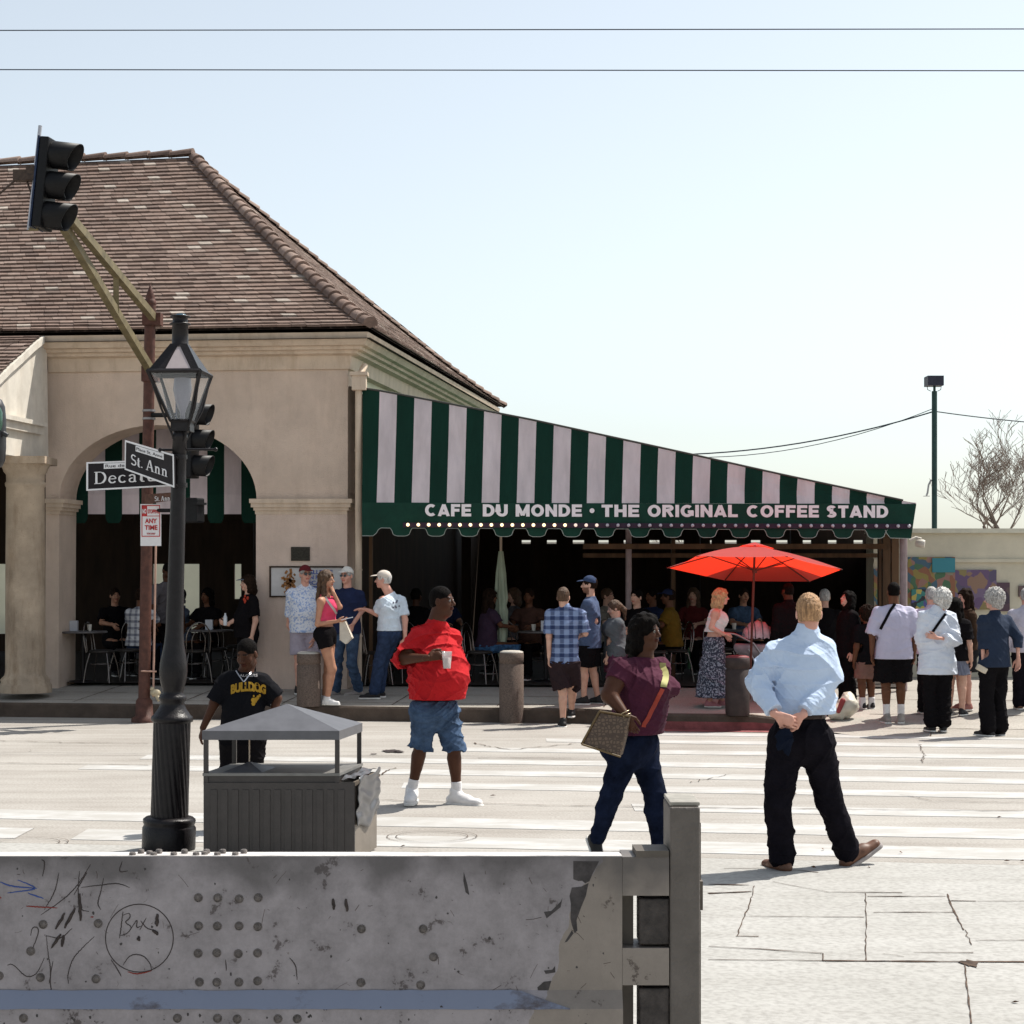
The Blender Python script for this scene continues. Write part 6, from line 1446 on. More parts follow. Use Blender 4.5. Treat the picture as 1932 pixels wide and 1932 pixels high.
mb = MB(); q = [BP(412, 1460, .05), BP(492, 1460, .05), BP(492, 1460, .40), BP(412, 1460, .40)]; q_t = (q[0]+q[2])/2+Vector((.0, 0, .06)); mb.add([*q, q_t], [(0, 1, 4), (1, 2, 4), (2, 3, 4), (3, 0, 4)]); mb.build('ash_hood', M_bin_t, bin_)
mb = MB(); mb.cyl(q_t, q_t+Vector((0, 0, .22)), .005, n=8); mb.build('rod', M_trim, bin_)
bag = thing('bin_bag', 'crumpled translucent grey plastic bag hanging over the right side of the litter bin', 'bin bag', BP(690, 1475, .35))
nx_, nz_ = 34, 26; vs = []; cN = Vector((1, -sk, 0)).normalized()
for i in range(nx_+1):
    for j in range(nz_+1):
        u, v = i/nx_, j/nz_; base = BP(669, 1474, lerp(.01, dd-.0, u)); dz = -.30*v-.05*math.sin(3*u+.4)*v+.015*math.sin(9*u)
        o_ = .012+.006*math.sin(14*v+3*u+1.2*math.sin(5*u))*(1-.4*v)+.005*math.sin(11*u+9*v*v)+.004*math.sin(25*v-7*u)+.012*(1-v)
        vs.append(base+cN*o_+Vector((0, 0, .02+dz)))
fs = [(i*(nz_+1)+j, (i+1)*(nz_+1)+j, (i+1)*(nz_+1)+j+1, i*(nz_+1)+j+1) for i in range(nx_) for j in range(nz_)]
mp_, ntp, bp_ = nodes('bag_plastic'); bp_.inputs['Base Color'].default_value = (.05, .05, .055, 1); bp_.inputs['Roughness'].default_value = .36; bp_.inputs['Specular IOR Level'].default_value = .8
o = new_mesh('skirt', vs, fs, mp_, bag, True); sm_ = o.modifiers.new('s', 'SOLIDIFY'); sm_.thickness = .003
vs = []
for i in range(nx_+1):
    for j in range(9):
        u, v = i/nx_, j/8; base = BP(669-26*v, 1474, lerp(.01, dd, u)); vs.append(base+Vector((0, 0, .016+.008*math.sin(9*u+6*v)+.005*math.sin(17*u-8*v))))
fs = [(i*9+j, (i+1)*9+j, (i+1)*9+j+1, i*9+j+1) for i in range(nx_) for j in range(8)]
new_mesh('fold', vs, fs, mp_, bag, True)
# ================================================================= signals and mast
M_sig = mat('signal_black', (.005, .005, .006), rough=.5, var=.3, scale=20, spec=.22); M_sigb = mat('signal_blueblack', (.012, .022, .055), rough=.4, var=.3, scale=20)
def signal(lb, top, bot, D, vis, R_v, L_v, tilt_cols, boxw=.11, backs=False, D2=None):
    """top/bot: pixel ends of the housing's near edge; vis: visor mouth centres"""
    a, b = P(top[0], top[1], D), P(bot[0], bot[1], D); root = thing('traffic_signal', lb, 'traffic signal', b, 'three-lamp traffic signals')
    ax_ = (a-b).normalized(); d = Vector((.985, -.17, 0)); d = (d-ax_*d.dot(ax_)).normalized(); s_ = ax_.cross(d).normalized(); L_ = (a-b).length
    mb = MB(); R3 = Matrix((d, s_, ax_)).transposed(); c = (a+b)/2+d*boxw/2; mb.box(c, (boxw, .34, L_), R3); mb.build('housing', M_sig, root, bevel=.015)
    mb = MB(); mb.box((a+b)/2-d*.012, (.02, .35, L_*1.005), R3); mb.build('back_edge', M_sigb, root)
    for k in range(3):
        c = b+ax_*L_*(.835-.335*k)+d*(boxw-.002); mb = MB(); n = 28; r0 = R_v
        ring0, ring1, ring2, ring3 = [], [], [], []
        for i in range(n):
            t = 2*math.pi*i/n; cut = 1.0 if True else 1; up = math.cos(t); ln = L_v*(.80+.20*max(-.6, up)) if abs(t-math.pi) > .35 else L_v*.62
            e = ax_*math.cos(t)+s_*math.sin(t); dr = -ax_*.10
            ring0.append(c+e*r0); ring1.append(c+e*r0*1.02+(d+dr*.6)*ln); ring2.append(c+e*r0*.95+(d+dr*.6)*ln); ring3.append(c+e*r0*.93+d*.01)
        mb.ring([ring0, ring1, ring2, ring3], True, False, True); vz = mb.build('visor', M_sig, root)
        mb = MB(); mb.lathe(c+d*.004, [(r0*.92, 0), (r0*.8, .02), (r0*.4, .035), (.004, .04)], 20, axis=d); mb.build('lens', mat(('lens_red', 'lens_amber', 'lens_green')[k], ((.10, .008, .006), (.12, .05, .004), (.004, .06, .05))[k], rough=.15, var=.2, spec=.6), root)
    return root, a, b, ax_, d
sg1, a, b, axs, dsg = signal('large tilted black traffic signal hanging from the ochre mast arm over the roof', (87, 263), (70, 432), 21.0, None, .155, .33, None)
mb = MB(); p0, p1 = P(76, 237, 21.0), P(54, 434, 21.0); mb.tube([p0, p1], .022, 10); mb.build('hanger_pipe', mat('galvanised_pipe', (.42, .42, .45), rough=.4, var=.15, metal=.5), sg1)
mb = MB(); mb.tube([P(72, 273, 21), P(90, 274, 21.0)], .018, 8); mb.tube([P(53, 432, 21), P(72, 432, 21)], .022, 8); mb.tube([P(72, 335, 21), P(84, 356, 21)], .016, 8)
mb.build('bracket', M_yellow, sg1); mb = MB(); mb.box(P(44, 332, 21), (.20, .14, .12)); mb.box(P(62, 328, 21), (.12, .16, .16)); mb.tube([P(34, 336, 21), P(15, 352, 21), P(0, 365, 21), P(-30, 380, 21)], .012, 6); mb.tube([P(50, 340, 21), P(58, 362, 21), P(62, 372, 21)], .012, 6); mb.build('cable_clamp', mat('clamp_brown', (.06, .04, .03), rough=.6, var=.4, scale=30), sg1)
MD = 24.4
mast = thing('signal_mast', 'rust red pole with a pointed finial and ochre twin mast arm at the far kerb', 'signal pole', (P(272, 0, MD).x, MD, gz(P(272, 0, MD).x, MD)))
gzm = gz(P(272, 0, MD).x, MD)
mb = MB(); pb, pt = P(272, 1322, MD), P(283.5, 575, MD); mb.tube([pb, pt], [.078, .072], 18); mb.build('pole', M_rust, mast)
mb = MB(); mb.lathe(pt, [(.075, 0), (.082, .02), (.07, .06), (.058, .08), (.062, .10), (.02, .22), (.004, .28)], 14); mb.build('finial', M_rust, mast)
mb = MB(); mb.lathe(Vector((pb.x, pb.y, gzm)), [(.17, 0), (.17, .05), (.12, .08), (.11, .28), (.08, .32)], 16); mb.build('base', M_rust, mast)
mb = MB(); mb.tube([P(289, 1315, MD-.05), P(294, 1030, MD-.05)], .014, 8); mb.tube([P(266, 1266, MD-.09), P(295, 1267, MD-.09)], .012, 6); mb.build('conduit', mat('conduit', (.42, .26, .20), rough=.5, var=.2), mast)
mb = MB(); c = P(293, 1307, MD-.1); mb.sphere(c, (.07, .05, .05)); mb.tube([c, c+Vector((.06, -.03, -.10))], .028, 8); mb.sphere(c+Vector((-.04, 0, .05)), .03); mb.build('valve', mat('brass_cream', (.45, .38, .26), rough=.5, var=.3, scale=30), mast)
def arm_(mb, a, b, w, t):
    a, b = Vector(a), Vector(b); d = (b-a).normalized(); s_ = d.cross(Vector((0, 0, 1))).normalized(); u = s_.cross(d); A = [a+s_*x*w/2+u*y*t/2 for x, y in ((-1, -1), (1, -1), (1, 1), (-1, 1))]; mb.hexa(A, [p+(b-a) for p in A])
mb = MB(); arm_(mb, P(285, 700, MD-.05), P(116, 420, 21.2), .09, .10); arm_(mb, P(290, 600, MD-.05), P(133, 412, 21.2), .085, .10); arm_(mb, P(219, 590, 23.0), P(219, 524, 22.9), .07, .07); mb.build('mast_arm', M_yellow, mast)
mb = MB(); mb.box(P(288, 603, MD), (.24, .20, .16)); mb.box(P(285, 706, MD), (.22, .2, .2)); mb.build('arm_bracket', M_rust, mast)
mb = MB()
for y in (775, 790): mb.cyl(P(281, y+2, MD), P(281, y-2, MD), .088, n=18)
mb.tube([P(281, 783, MD), P(312, 783, MD)], .028, 8); mb.build('band_clamp', mat('clamp_grey', (.25, .24, .24), rough=.4, metal=.5), mast)
sg2, a, b, axs, dsg = signal('black traffic signal on the rust red pole, its visors showing right of the lamp lantern', (343, 758), (343, 902), 24.0, None, .135, .25, None, .18)
for y in (783, 890): mb = MB(); mb.tube([P(281, y, MD), P(342, y, 24.05)], .03, 8); mb.build('bracket', M_sig, sg2)
ps = thing('pedestrian_signal', 'dark box pedestrian signal low on the pole, partly hidden by the lamp post', 'pedestrian signal', P(364, 990, 24.0))
mb = MB(); mb.box(P(364, 963, 24.0), (.24, .20, .32), Matrix.Rotation(R_(-20), 3, 'Z')); mb.build('housing', M_sig, ps, bevel=.02); mb = MB(); mb.tube([P(281, 963, MD), P(352, 963, 24.0)], .025, 8); mb.build('bracket', M_sig, ps)
mb = MB(); mb.box(P(377, 950, 23.9), (.06, .25, .03), Matrix.Rotation(R_(-20), 3, 'Z')); mb.build('hood', M_sig, ps)
ns_ = thing('parking_sign', 'white no stopping any time sign with red lettering on the rust red pole', 'parking sign', P(285, 1030, MD-.1))
NDp = MD-.11
def NQ(x, y, o=0): return P(x, y, NDp-o)
def flat(mb, x0, x1, y0, y1, o0, o1):
    a = [NQ(x0, y1, o1), NQ(x1, y1, o1), NQ(x1, y0, o1), NQ(x0, y0, o1)]; mb.hexa(a, [p+Vector((0, o1-o0, 0)) for p in a])
mb = MB(); flat(mb, 265, 304, 951, 1030, 0, .004); mb.build('plate', M_signw, ns_)
mb = MB()
for r in ((267, 302, 953, 954.6), (267, 302, 1011, 1012.6), (267, 268.5, 954.6, 1011), (300.5, 302, 954.6, 1011), (268, 301, 973, 974.2), (267.5, 277.5, 954, 973)): flat(mb, *r, .005, .008)
for s_, x0, x1, y, hpx in (('STOPPING', 279, 300, 968.5, 7), ('ANY', 273.5, 296, 987, 8.2), ('TIME', 273, 297, 999.5, 8.2), ('TOW AWAY', 277, 293, 1008.5, 3)): put_text(mb, s_, NQ(x0, y, .008), (1, 0, 0), (0, 0, 1), hpx*NDp/F, (x1-x0)*NDp/F, .03, .002)
mb.build('red_lettering', mat('sign_red', (.45, .03, .03), rough=.5), ns_)
mb = MB(); put_text(mb, 'NO', NQ(268.7, 968.5, .009), (1, 0, 0), (0, 0, 1), 8*NDp/F, 7.4*NDp/F, .03, .002); mb.build('white_lettering', M_signw, ns_)
ws = thing('street_sign', 'small rusty brown St. A sign below the black street signs, on the red pole', 'street sign', P(308, 950, MD-.2), 'street name signs')
mb = MB(); a = [P(273, 951, MD-.15), P(335, 943, MD-.6), P(335, 928, MD-.6), P(273, 933, MD-.15)]; mb.hexa(a, [p+Vector((0, .01, 0)) for p in a]); mb.build('plate', mat('rusty_plate', (.10, .045, .03), rough=.6, var=.4, scale=20), ws)
mb = MB(); serif_text(mb, 'St. Ann', P(292, 945.5, MD-.30), Vector((.5, -.45, .0)), (0, 0, 1), .062, .32); mb.build('lettering', M_signw, ws)
# rounded housing at the left edge
le = thing('mirror_housing', 'black rounded housing with green glass cut off by the left edge', 'signal housing', P(-4, 888, 14))
mb = MB(); mb.lathe(P(-10, 885, 14), [(r/250, h/250) for r, h in ((3, 0), (14, 5), (19, 16), (21, 40), (21, 95), (19, 118), (13, 131), (3, 136))], 24); mb.build('housing', M_black, le)
mb = MB(); mb.lathe(P(-10, 812, 13.92), [(r/250, h/250) for r, h in ((12, 0), (14.5, 12), (14.5, 34), (10, 44))], 24); mb.build('glass', mat('green_glass', (.03, .08, .055), rough=.2, var=.2), le)
mb = MB(); mb.tube([P(6, 817, 13.95), P(14, 822, 13.95)], .018, 8); mb.build('knob', M_black, le)
# ================================================================= bollards
def bollard(lb, px, ytop, ybot, w, m_, rim=None, grp='concrete bollards along the far kerb'):
    g = gpt(px, ybot); D = g.y; r_ = w/2*D/F; h_ = (ybot-ytop)*D/F*1.0; root = thing('bollard' if not rim else 'litter_drum', lb, 'bollard' if not rim else 'litter drum', g, grp if not rim else None)
    mb = MB(); zt = CAMZ+(HY-ytop)/F*D-g.z; gv = zt-.185
    mb.lathe(g, [(r_*.97, 0), (r_, .04), (r_, gv), (r_*.93, gv+.008), (r_*.93, gv+.022), (r_, gv+.03), (r_, zt-.035), (r_*.96, zt-.03)], 32); mb.build('shaft', m_, root)
    mb = MB(); mb.lathe(g+Vector((0, 0, zt-.0335)), [(r_*.965, 0), (r_*.94, .018), (r_*.7, .03), (.01, .036)], 32); mb.build('dome_cap', M_conc if not rim else rim, root)
    return root
bollard('brown aggregate bollard with pale domed top beside the woman in pink', 582.5, 1229, 1336, 45, M_agg)
bollard('brown aggregate bollard with pale domed top standing alone right of the man in red', 965, 1227, 1344, 46, M_agg)
bollard('dark drum with a red rim under the red umbrella', 1391.5, 1236, 1353, 46, mat('drum_dark', (.035, .022, .020), rough=.6, var=.3), mat('red_rim', (.16, .03, .035), rough=.6))
# ================================================================= red umbrella
UD = 24.4
mu, ntu, bu = nodes('umbrella_red'); bu.inputs['Base Color'].default_value = (.72, .022, .008, 1); bu.inputs['Roughness'].default_value = .55; bu.inputs['Sheen Weight'].default_value = .6; bu.inputs['Sheen Tint'].default_value = (1, .8, .78, 1)
tru = N(ntu, 'ShaderNodeBsdfTranslucent'); tru.inputs[0].default_value = (.95, .035, .010, 1); mxu = N(ntu, 'ShaderNodeMixShader'); mxu.inputs[0].default_value = .62
ntu.links.new(bu.outputs[0], mxu.inputs[1]); ntu.links.new(tru.outputs[0], mxu.inputs[2]); ntu.links.new(mxu.outputs[0], ntu.nodes['Material Output'].inputs[0])
um = thing('market_umbrella', 'open red umbrella tilted over the pavement in front of the awning', 'umbrella', (P(1414, 0, UD).x, UD, gz(P(1414, 0, UD).x, UD)))
corn = [P(1258.6, 1071, UD), P(1314.7, 1048.5, UD-1.02), P(1485.5, 1049.6, UD-1.02), P(1589, 1074, UD), P(1527.9, 1097, UD+1.1), P(1367, 1095, UD+1.1)]
apx = P(1424.3, 1030, UD+.02)
for i in range(6):
    j = (i+1) % 6; mb = MB(); n = 8; vs = []
    for a in range(n+1):
        for b in range(a+1):
            t = a/n; s_ = b/a if a else 0; e = corn[i].lerp(corn[j], s_); inward = (apx-(corn[i]+corn[j])/2); p = apx.lerp(e, t); sag = -.030*math.sin(math.pi*s_)*t*(1 if t < 1 else 1); p = p+Vector((0, 0, sag*.6+.03*math.sin(math.pi*t)))+inward.normalized()*(.03*math.sin(math.pi*s_) if t == 1 else 0); vs.append(p)
    fs = []; idx = lambda a, b: a*(a+1)//2+b
    for a in range(n):
        for b in range(a+1):
            fs.append((idx(a, b), idx(a+1, b), idx(a+1, b+1)))
            if b < a: fs.append((idx(a, b), idx(a+1, b+1), idx(a, b+1)))
    new_mesh('canopy_panel', vs, fs, mu, um, True)
hub = P(1424, 1077, UD+.03); Mrib = mat('umbrella_wood', (.10, .03, .02), rough=.6, var=.2)
for i in range(6):
    mb = MB(); mb.tube([apx+Vector((0, 0, -.02)), apx.lerp(corn[i], .5)+Vector((0, 0, .012)), corn[i]+Vector((0, 0, -.008))], .008, 5); mb.tube([hub, apx.lerp(corn[i], .5)+Vector((0, 0, .005))], .008, 5); mb.build('rib', Mrib, um)
mb = MB(); mb.tube([apx+Vector((0, 0, .01)), Vector((P(1414, 0, UD).x, UD, gz(0, UD)+.1))], .016, 10); mb.lathe(hub-Vector((0, 0, .03)), [(.03, 0), (.035, .02), (.03, .06)], 12); mb.sphere(apx+Vector((0, 0, .02)), .025); mb.build('pole', Mrib, um)
mb = MB(); t_ = [apx.lerp(c, .22)+Vector((0, 0, .035)) for c in corn]; ap2 = apx+Vector((0, 0, .05)); mb.add([ap2]+t_, [(0, i+1, (i+1) % 6+1) for i in range(6)], True); mb.build('vent_flap', mu, um)
# furled umbrella hanging in the shade, pale strips
fu = thing('furled_umbrella', 'furled pale green umbrella standing in the dark behind the man in red', 'umbrella', P(945, 1260, 27.6))
mb = MB(); b_ = P(945, 1245, 27.6); hh = 205/F*27.6
mb.lathe(Vector((b_.x, b_.y, b_.z-.0)), [(.02, 0), (.05, .1), (.085, .35), (.09, hh*.45), (.07, hh*.5), (.09, hh*.56), (.065, hh*.8), (.03, hh)], 40, twist=lambda i, h, a: 1+.22*math.sin(7*a+2*h)); mb.build('canopy', mat('pale_green_canvas', (.40, .46, .34), rough=.8, var=.35, scale=4, stretch=(2, 2, .3)), fu)
mb = MB(); mb.tube([Vector((b_.x, b_.y, .36)), Vector((b_.x, b_.y, b_.z+hh+.3))], .02, 8); mb.build('pole', M_trim, fu)
pp = tag((lambda m_: (m_.cyl(P(1302, 1290, 31), P(1302, 1120, 31), .045, n=12), m_.build('green_post', mat('pale_green_post', (.16, .34, .18), rough=.5, var=.25), origin=P(1302, 1290, 31)))[1])(MB()), 'slim pale green post below the left half of the red umbrella', 'post')
# ================================================================= cafe chairs and tables
M_chr = mat('chair_steel', (.17, .15, .14), rough=.25, var=.2, metal=.9)
M_seat = mat('chair_vinyl', (.03, .025, .022), rough=.5, var=.3)
def chair_proto():
    t = thing('cafe_chair', 'steel hoop cafe chair', 'chair', (0, 0, 0))
    mb = MB(); mb.lathe((0, 0, .43), [(.17, 0), (.19, .01), (.19, .03), (.16, .045), (.02, .05)], 20); mb.build('seat', M_seat, t)
    mb = MB(); hoop = [(-.17, .17, .44)]+[(-.18*math.cos(a), .20+.03*math.sin(a), .62+.26*math.sin(a)) for a in [i*math.pi/10 for i in range(11)]]+[(.17, .17, .44)]; mb.tube(hoop, .011, 7)
    inn = [(-.09, .185, .45)]+[(-.10*math.cos(a), .20+.02*math.sin(a), .58+.18*math.sin(a)) for a in [i*math.pi/8 for i in range(9)]]+[(.09, .185, .45)]; mb.tube(inn, .008, 6); mb.build('backrest', M_chr, t)
    for sx in (-1, 1):
        for sy in (-1, 1):
            mb = MB(); mb.tube([(sx*.13, sy*.13, .43), (sx*.17, sy*.17, .25), (sx*.20, sy*.20, 0)], .011, 7); mb.build('leg', M_chr, t)
    mb = MB(); mb.tube([(.165*math.cos(a), .165*math.sin(a), .27) for a in [i*math.pi/9 for i in range(19)]], .008, 6, False); mb.build('stretcher', M_chr, t)
    return t
def dup(root, loc, rz, label=None, group=None):
    r = root.copy(); C.objects.link(r); r.location = loc; r.rotation_euler = (0, 0, rz); ORG[r.name] = Vector(loc)
    if label: r['label'] = label
    if group: r['group'] = group
    for ch in list(root.children):
        c = ch.copy(); C.objects.link(c); c.parent = r
    return r
ch0 = chair_proto(); used = []
ch_spots = [(192, 27.2, 80, 'at the left end under the arch by the table'), (240, 27.6, -40, 'under the arch just left of the red pole'), (262, 28.6, 160, 'deep under the arch behind the red pole'), (370, 27.3, 200, 'under the arch right of the lamp post'), (405, 28.2, 20, 'under the arch in front of the pale opening'), (450, 29.2, -60, 'deep under the arch near the man in the grey cap'),
    (712, 26.7, 100, 'behind the man in the white shirt by the downpipe'), (752, 27.2, -30, 'between the men in white and in red'), (905, 26.9, 65, 'just right of the man in red, hoop back facing him'), (945, 27.9, 200, 'in the dark behind the lone bollard'), (1010, 28.4, 10, 'by the table behind the lone bollard'), (1100, 27.6, 150, 'behind the man in the navy cap'),
    (1235, 27.0, 90, 'behind the woman in maroon'), (1275, 27.4, -70, 'left of the woman in the long skirt'), (1360, 28.0, 30, 'in the dark behind the stroller'), (1500, 28.6, -20, 'in the dark behind the pale blue shirt'), (1560, 27.6, 120, 'in the dark, furthest right of all')]
for i, (px, D, rz, lb) in enumerate(ch_spots):
    X = (px-HX)/F*D; loc = (X, D, .367 if D > 26.2 else gz(X, D)); t = 'steel hoop cafe chair '+lb
    if i == 0: ch0.location = loc; ch0.rotation_euler = (0, 0, R_(rz)); ch0['label'] = t; ch0['group'] = 'cafe chairs under the awning and arch'
    else: dup(ch0, loc, R_(rz), t, 'cafe chairs under the awning and arch')
def table(px, D, lb, items, r_=.36):
    X = (px-HX)/F*D; loc = Vector((X, D, .367)); t = thing('cafe_table', lb, 'table', loc, 'cafe tables')
    mb = MB(); mb.lathe(loc+Vector((0, 0, .72)), [(r_-.01, 0), (r_, .006), (r_, .022), (r_-.01, .028), (.01, .029)], 28); mb.build('table_top', mat('table_top', (.10, .09, .09), rough=.35, var=.2, spec=.6), t)
    mb = MB(); mb.cyl(loc, loc+Vector((0, 0, .72)), .035, n=12); mb.build('pedestal', M_iron, t)
    mb = MB(); mb.lathe(loc, [(.20, 0), (.19, .02), (.04, .04)], 20); mb.build('foot', M_iron, t)
    for (dx, dy, kind, lb2) in items:
        p = loc+Vector((dx, dy, .75))
        mb = MB()
        if kind == 'cup': mb.lathe(p, [(.026, 0), (.036, .09), (.036, .095), (.02, .094)], 16); nm, m_ = 'paper_cup', M_white
        elif kind == 'box': mb.box(p+Vector((0, 0, .075)), (.11, .09, .15)); nm, m_ = 'napkin_dispenser', mat('brushed_silver', (.55, .56, .60), rough=.35, var=.1)
        else: mb.lathe(p, [(.03, 0), (.032, .08), (.018, .11), (.02, .13)], 14); nm, m_ = 'sugar_shaker', mat('sugar_glass', (.5, .5, .52), rough=.2)
        tag(mb.build(nm, m_, origin=p), lb2, nm.replace('_', ' '))
table(156, 27.3, 'round cafe table under the arch, nearest the left column', [(.10, 0, 'cup', 'white paper cup on the left table under the arch'), (-.14, .05, 'box', 'silver napkin dispenser on the left table under the arch')])
table(395, 28.0, 'round cafe table under the arch right of the lamp post', [(0, 0, 'box', 'silver napkin dispenser on the table right of the lamp post')])
table(1030, 27.4, 'round cafe table in the shade behind the plaid shirted man', [(-.02, -.1, 'box', 'silver napkin dispenser on the table behind the plaid shirted man'), (.14, 0, 'shaker', 'glass sugar shaker on the table behind the plaid shirted man'), (-.18, .05, 'cup', 'white paper cup on the table behind the plaid shirted man')], .42)
table(1385, 28.2, 'round cafe table in the shade behind the stroller', [(0, 0, 'cup', 'white paper cup on the table behind the stroller')])
table(1250, 29.0, 'round cafe table deep in the shade behind the woman in maroon', [(0, 0, 'shaker', 'glass sugar shaker on the table behind the woman in maroon')])
# ================================================================= stroller and instrument case
st = thing('stroller', 'pale grey pram with an open hood pushed by the woman in the long skirt', 'stroller', gpt(1425, 1325))
g = gpt(1425, 1325); SD = g.y; Kz = SD/F
def SP(x, y, d=0): return P(x, y, SD+d)
mb = MB(); mb.tube([SP(1366, 1194), SP(1385, 1196), SP(1395, 1200), SP(1422, 1214), SP(1440, 1240)], .014, 8); mb.tube([SP(1366, 1194, .4), SP(1385, 1196, .4), SP(1422, 1214, .4), SP(1440, 1240, .4)], .014, 8); mb.tube([SP(1366, 1194), SP(1366, 1194, .4)], .016, 8)
for d in (0, .4): mb.tube([SP(1440, 1240, d), SP(1400, 1300, d)], .013, 8); mb.tube([SP(1412, 1225, d), SP(1455, 1305, d)], .013, 8)
mb.build('frame', mat('pram_frame', (.35, .35, .36), rough=.3, metal=.8), st)
Fd = Field(npv(SP(1425, 1200, .2))-.5, npv(SP(1425, 1200, .2))+.5, .014); c = npv(SP(1432, 1222, .2)); Fd.ell(c, (.34, .19, .15), None, .03); Fd.ell(c+(0, 0, .14), (.5, .4, .10), None, .02, sub=True); v, q = Fd.mesh(); new_mesh('bassinet', v, q, mat('pram_fabric', (.30, .29, .32), rough=.8, var=.2), st, True)
mb = MB(); c = SP(1430, 1205, .2)
for k in range(5):
    a0 = R_(20+28*k); a1 = a0+R_(24); r_ = .21; ring = []
    for a in (a0, (a0+a1)/2, a1): ring.append([c+Vector((-r_*math.cos(a)*1.0, .19*math.cos(t), r_*math.sin(a)*math.sin(t)*1.1+(.02 if a == (a0+a1)/2 else 0))) for t in [i*math.pi/10 for i in range(11)]])
    mb.ring(ring, False, False, True)
mb.build('hood', mat('pram_hood', (.40, .39, .43), rough=.6, var=.35, scale=12), st)
for x, d in ((1400, 0), (1400, .4), (1455, 0), (1455, .4)):
    mb = MB(); c = SP(x, 0, d); c.z = gz(c.x, c.y)+.10; mb.lathe(c-Vector((0, .015, 0)), [(.06, 0), (.10, 0), (.10, .03), (.06, .03)], 22, axis=(0, 1, 0)); mb.lathe(c-Vector((0, .01, 0)), [(.02, 0), (.07, .002), (.07, .015), (.02, .02)], 16, axis=(0, 1, 0)); mb.build('wheel', M_black, st)
ic = thing('instrument_case', 'open cream case with red lining lying on the far pavement', 'case', gpt(1592, 1358))
g = gpt(1592, 1358); Fd = Field(npv(g)+(-.45, -.3, -.1), npv(g)+(.5, .5, .6), .010); z0 = g.z
def lp_(x, y, d=0): p = P(x, y, g.y+d); return npv(p)
Fd.cone(lp_(1577, 1344), lp_(1600, 1330, .05), .085, .11, .05); Fd.cone(lp_(1600, 1330, .05), lp_(1600, 1318, .10), .12, .09, .05); Fd.cone(lp_(1572, 1347), lp_(1585, 1350), .07, .06, .03); Fd.cone(lp_(1612, 1335, .1), lp_(1598, 1350, .05), .06, .05, .04)
Fd.folds(.006, (20, 20, 26), 2); Fd.clip((0, 0, -1), -z0); v, q = Fd.mesh(); new_mesh('shell', v, q, mat('case_cream', (.58, .54, .45), rough=.35, var=.12, spec=.5), ic, True)
Fd = Field(npv(g)+(-.45, -.3, -.1), npv(g)+(.5, .5, .6), .010); Fd.cone(lp_(1582, 1342, -.085), lp_(1590, 1322, -.06), .028, .035, .01); v, q = Fd.mesh(); new_mesh('lining', v, q, mat('case_red', (.30, .05, .05), rough=.7, var=.3), ic, True)
mb = MB(); mb.tube([lp_(1560, 1334), lp_(1573, 1331), lp_(1586, 1333)], .008, 6); mb.tube([lp_(1560, 1350), lp_(1572, 1352)], .012, 6); mb.build('handle', M_black, ic)
# ================================================================= people
def fab(name, col, **kw):
    kw.setdefault('rough', .9); kw.setdefault('var', .12); kw.setdefault('scale', 9); kw.setdefault('bump', .30); kw.setdefault('bscale', 20); kw.setdefault('sheen', 0); kw.setdefault('spec', .15 if max(col) > .05 else .04)
    return mat(name, col, **kw)
M_denim = fab('denim_blue', (.025, .042, .09), var=.35, scale=14); M_denim2 = fab('denim_mid', (.05, .085, .15), var=.45, scale=10); M_dkdenim = fab('denim_dark', (.008, .012, .028), var=.5, scale=8)
M_blk = fab('black_cotton', (.008, .007, .008)); M_navy = fab('navy_cotton', (.016, .024, .065)); M_char = fab('charcoal_twill', (.008, .007, .010), var=.3)
M_lshoe = mat('brown_leather', (.13, .06, .035), rough=.5, var=.3, scale=20); M_wshoe = mat('white_leather', (.72, .70, .69), rough=.5, var=.08, scale=15); M_bshoe = mat('black_shoe', (.015, .014, .015), rough=.6); M_gshoe = mat('grey_shoe', (.30, .27, .25), rough=.7, var=.3)
M_sockw = fab('white_sock', (.70, .68, .68))
def plaid(name, base, light, dark, s=14.0):
    m, nt, b = nodes(name); L = nt.links; tc = N(nt, 'ShaderNodeTexCoord'); sp = N(nt, 'ShaderNodeSeparateXYZ'); L.new(tc.outputs['Object'], sp.inputs[0])
    def band(src, f, ph, w_):
        a = N(nt, 'ShaderNodeMath', operation='MULTIPLY_ADD'); a.inputs[1].default_value = f; a.inputs[2].default_value = ph; L.new(src, a.inputs[0])
        s_ = N(nt, 'ShaderNodeMath', operation='SINE'); L.new(a.outputs[0], s_.inputs[0]); g = N(nt, 'ShaderNodeMapRange'); g.inputs[1].default_value = w_-.15; g.inputs[2].default_value = w_+.15; L.new(s_.outputs[0], g.inputs[0]); return g.outputs[0]
    def mixc(fac, a, c2):
        mx = N(nt, 'ShaderNodeMix', data_type='RGBA'); fm = N(nt, 'ShaderNodeMath', operation='MULTIPLY'); fm.inputs[1].default_value = .55; L.new(fac, fm.inputs[0]); L.new(fm.outputs[0], mx.inputs[0])
        if isinstance(a, tuple): mx.inputs[6].default_value = c4(a)
        else: L.new(a, mx.inputs[6])
        mx.inputs[7].default_value = c4(c2); return mx.outputs[2]
    k = 2*math.pi*s
    c = mixc(band(sp.outputs[0], k, 0, .1), base, light); c = mixc(band(sp.outputs[2], k, 0, .1), c, light)
    c = mixc(band(sp.outputs[0], k, 3.1, .35), c, dark); c = mixc(band(sp.outputs[2], k, 3.1, .35), c, dark); c = mixc(band(sp.outputs[2], k*2, 1, .9), c, light)
    L.new(c, b.inputs['Base Color']); b.inputs['Roughness'].default_value = .9; return m
M_plaid = plaid('blue_plaid', (.035, .07, .19), (.24, .31, .48), (.008, .016, .06), 8.5)
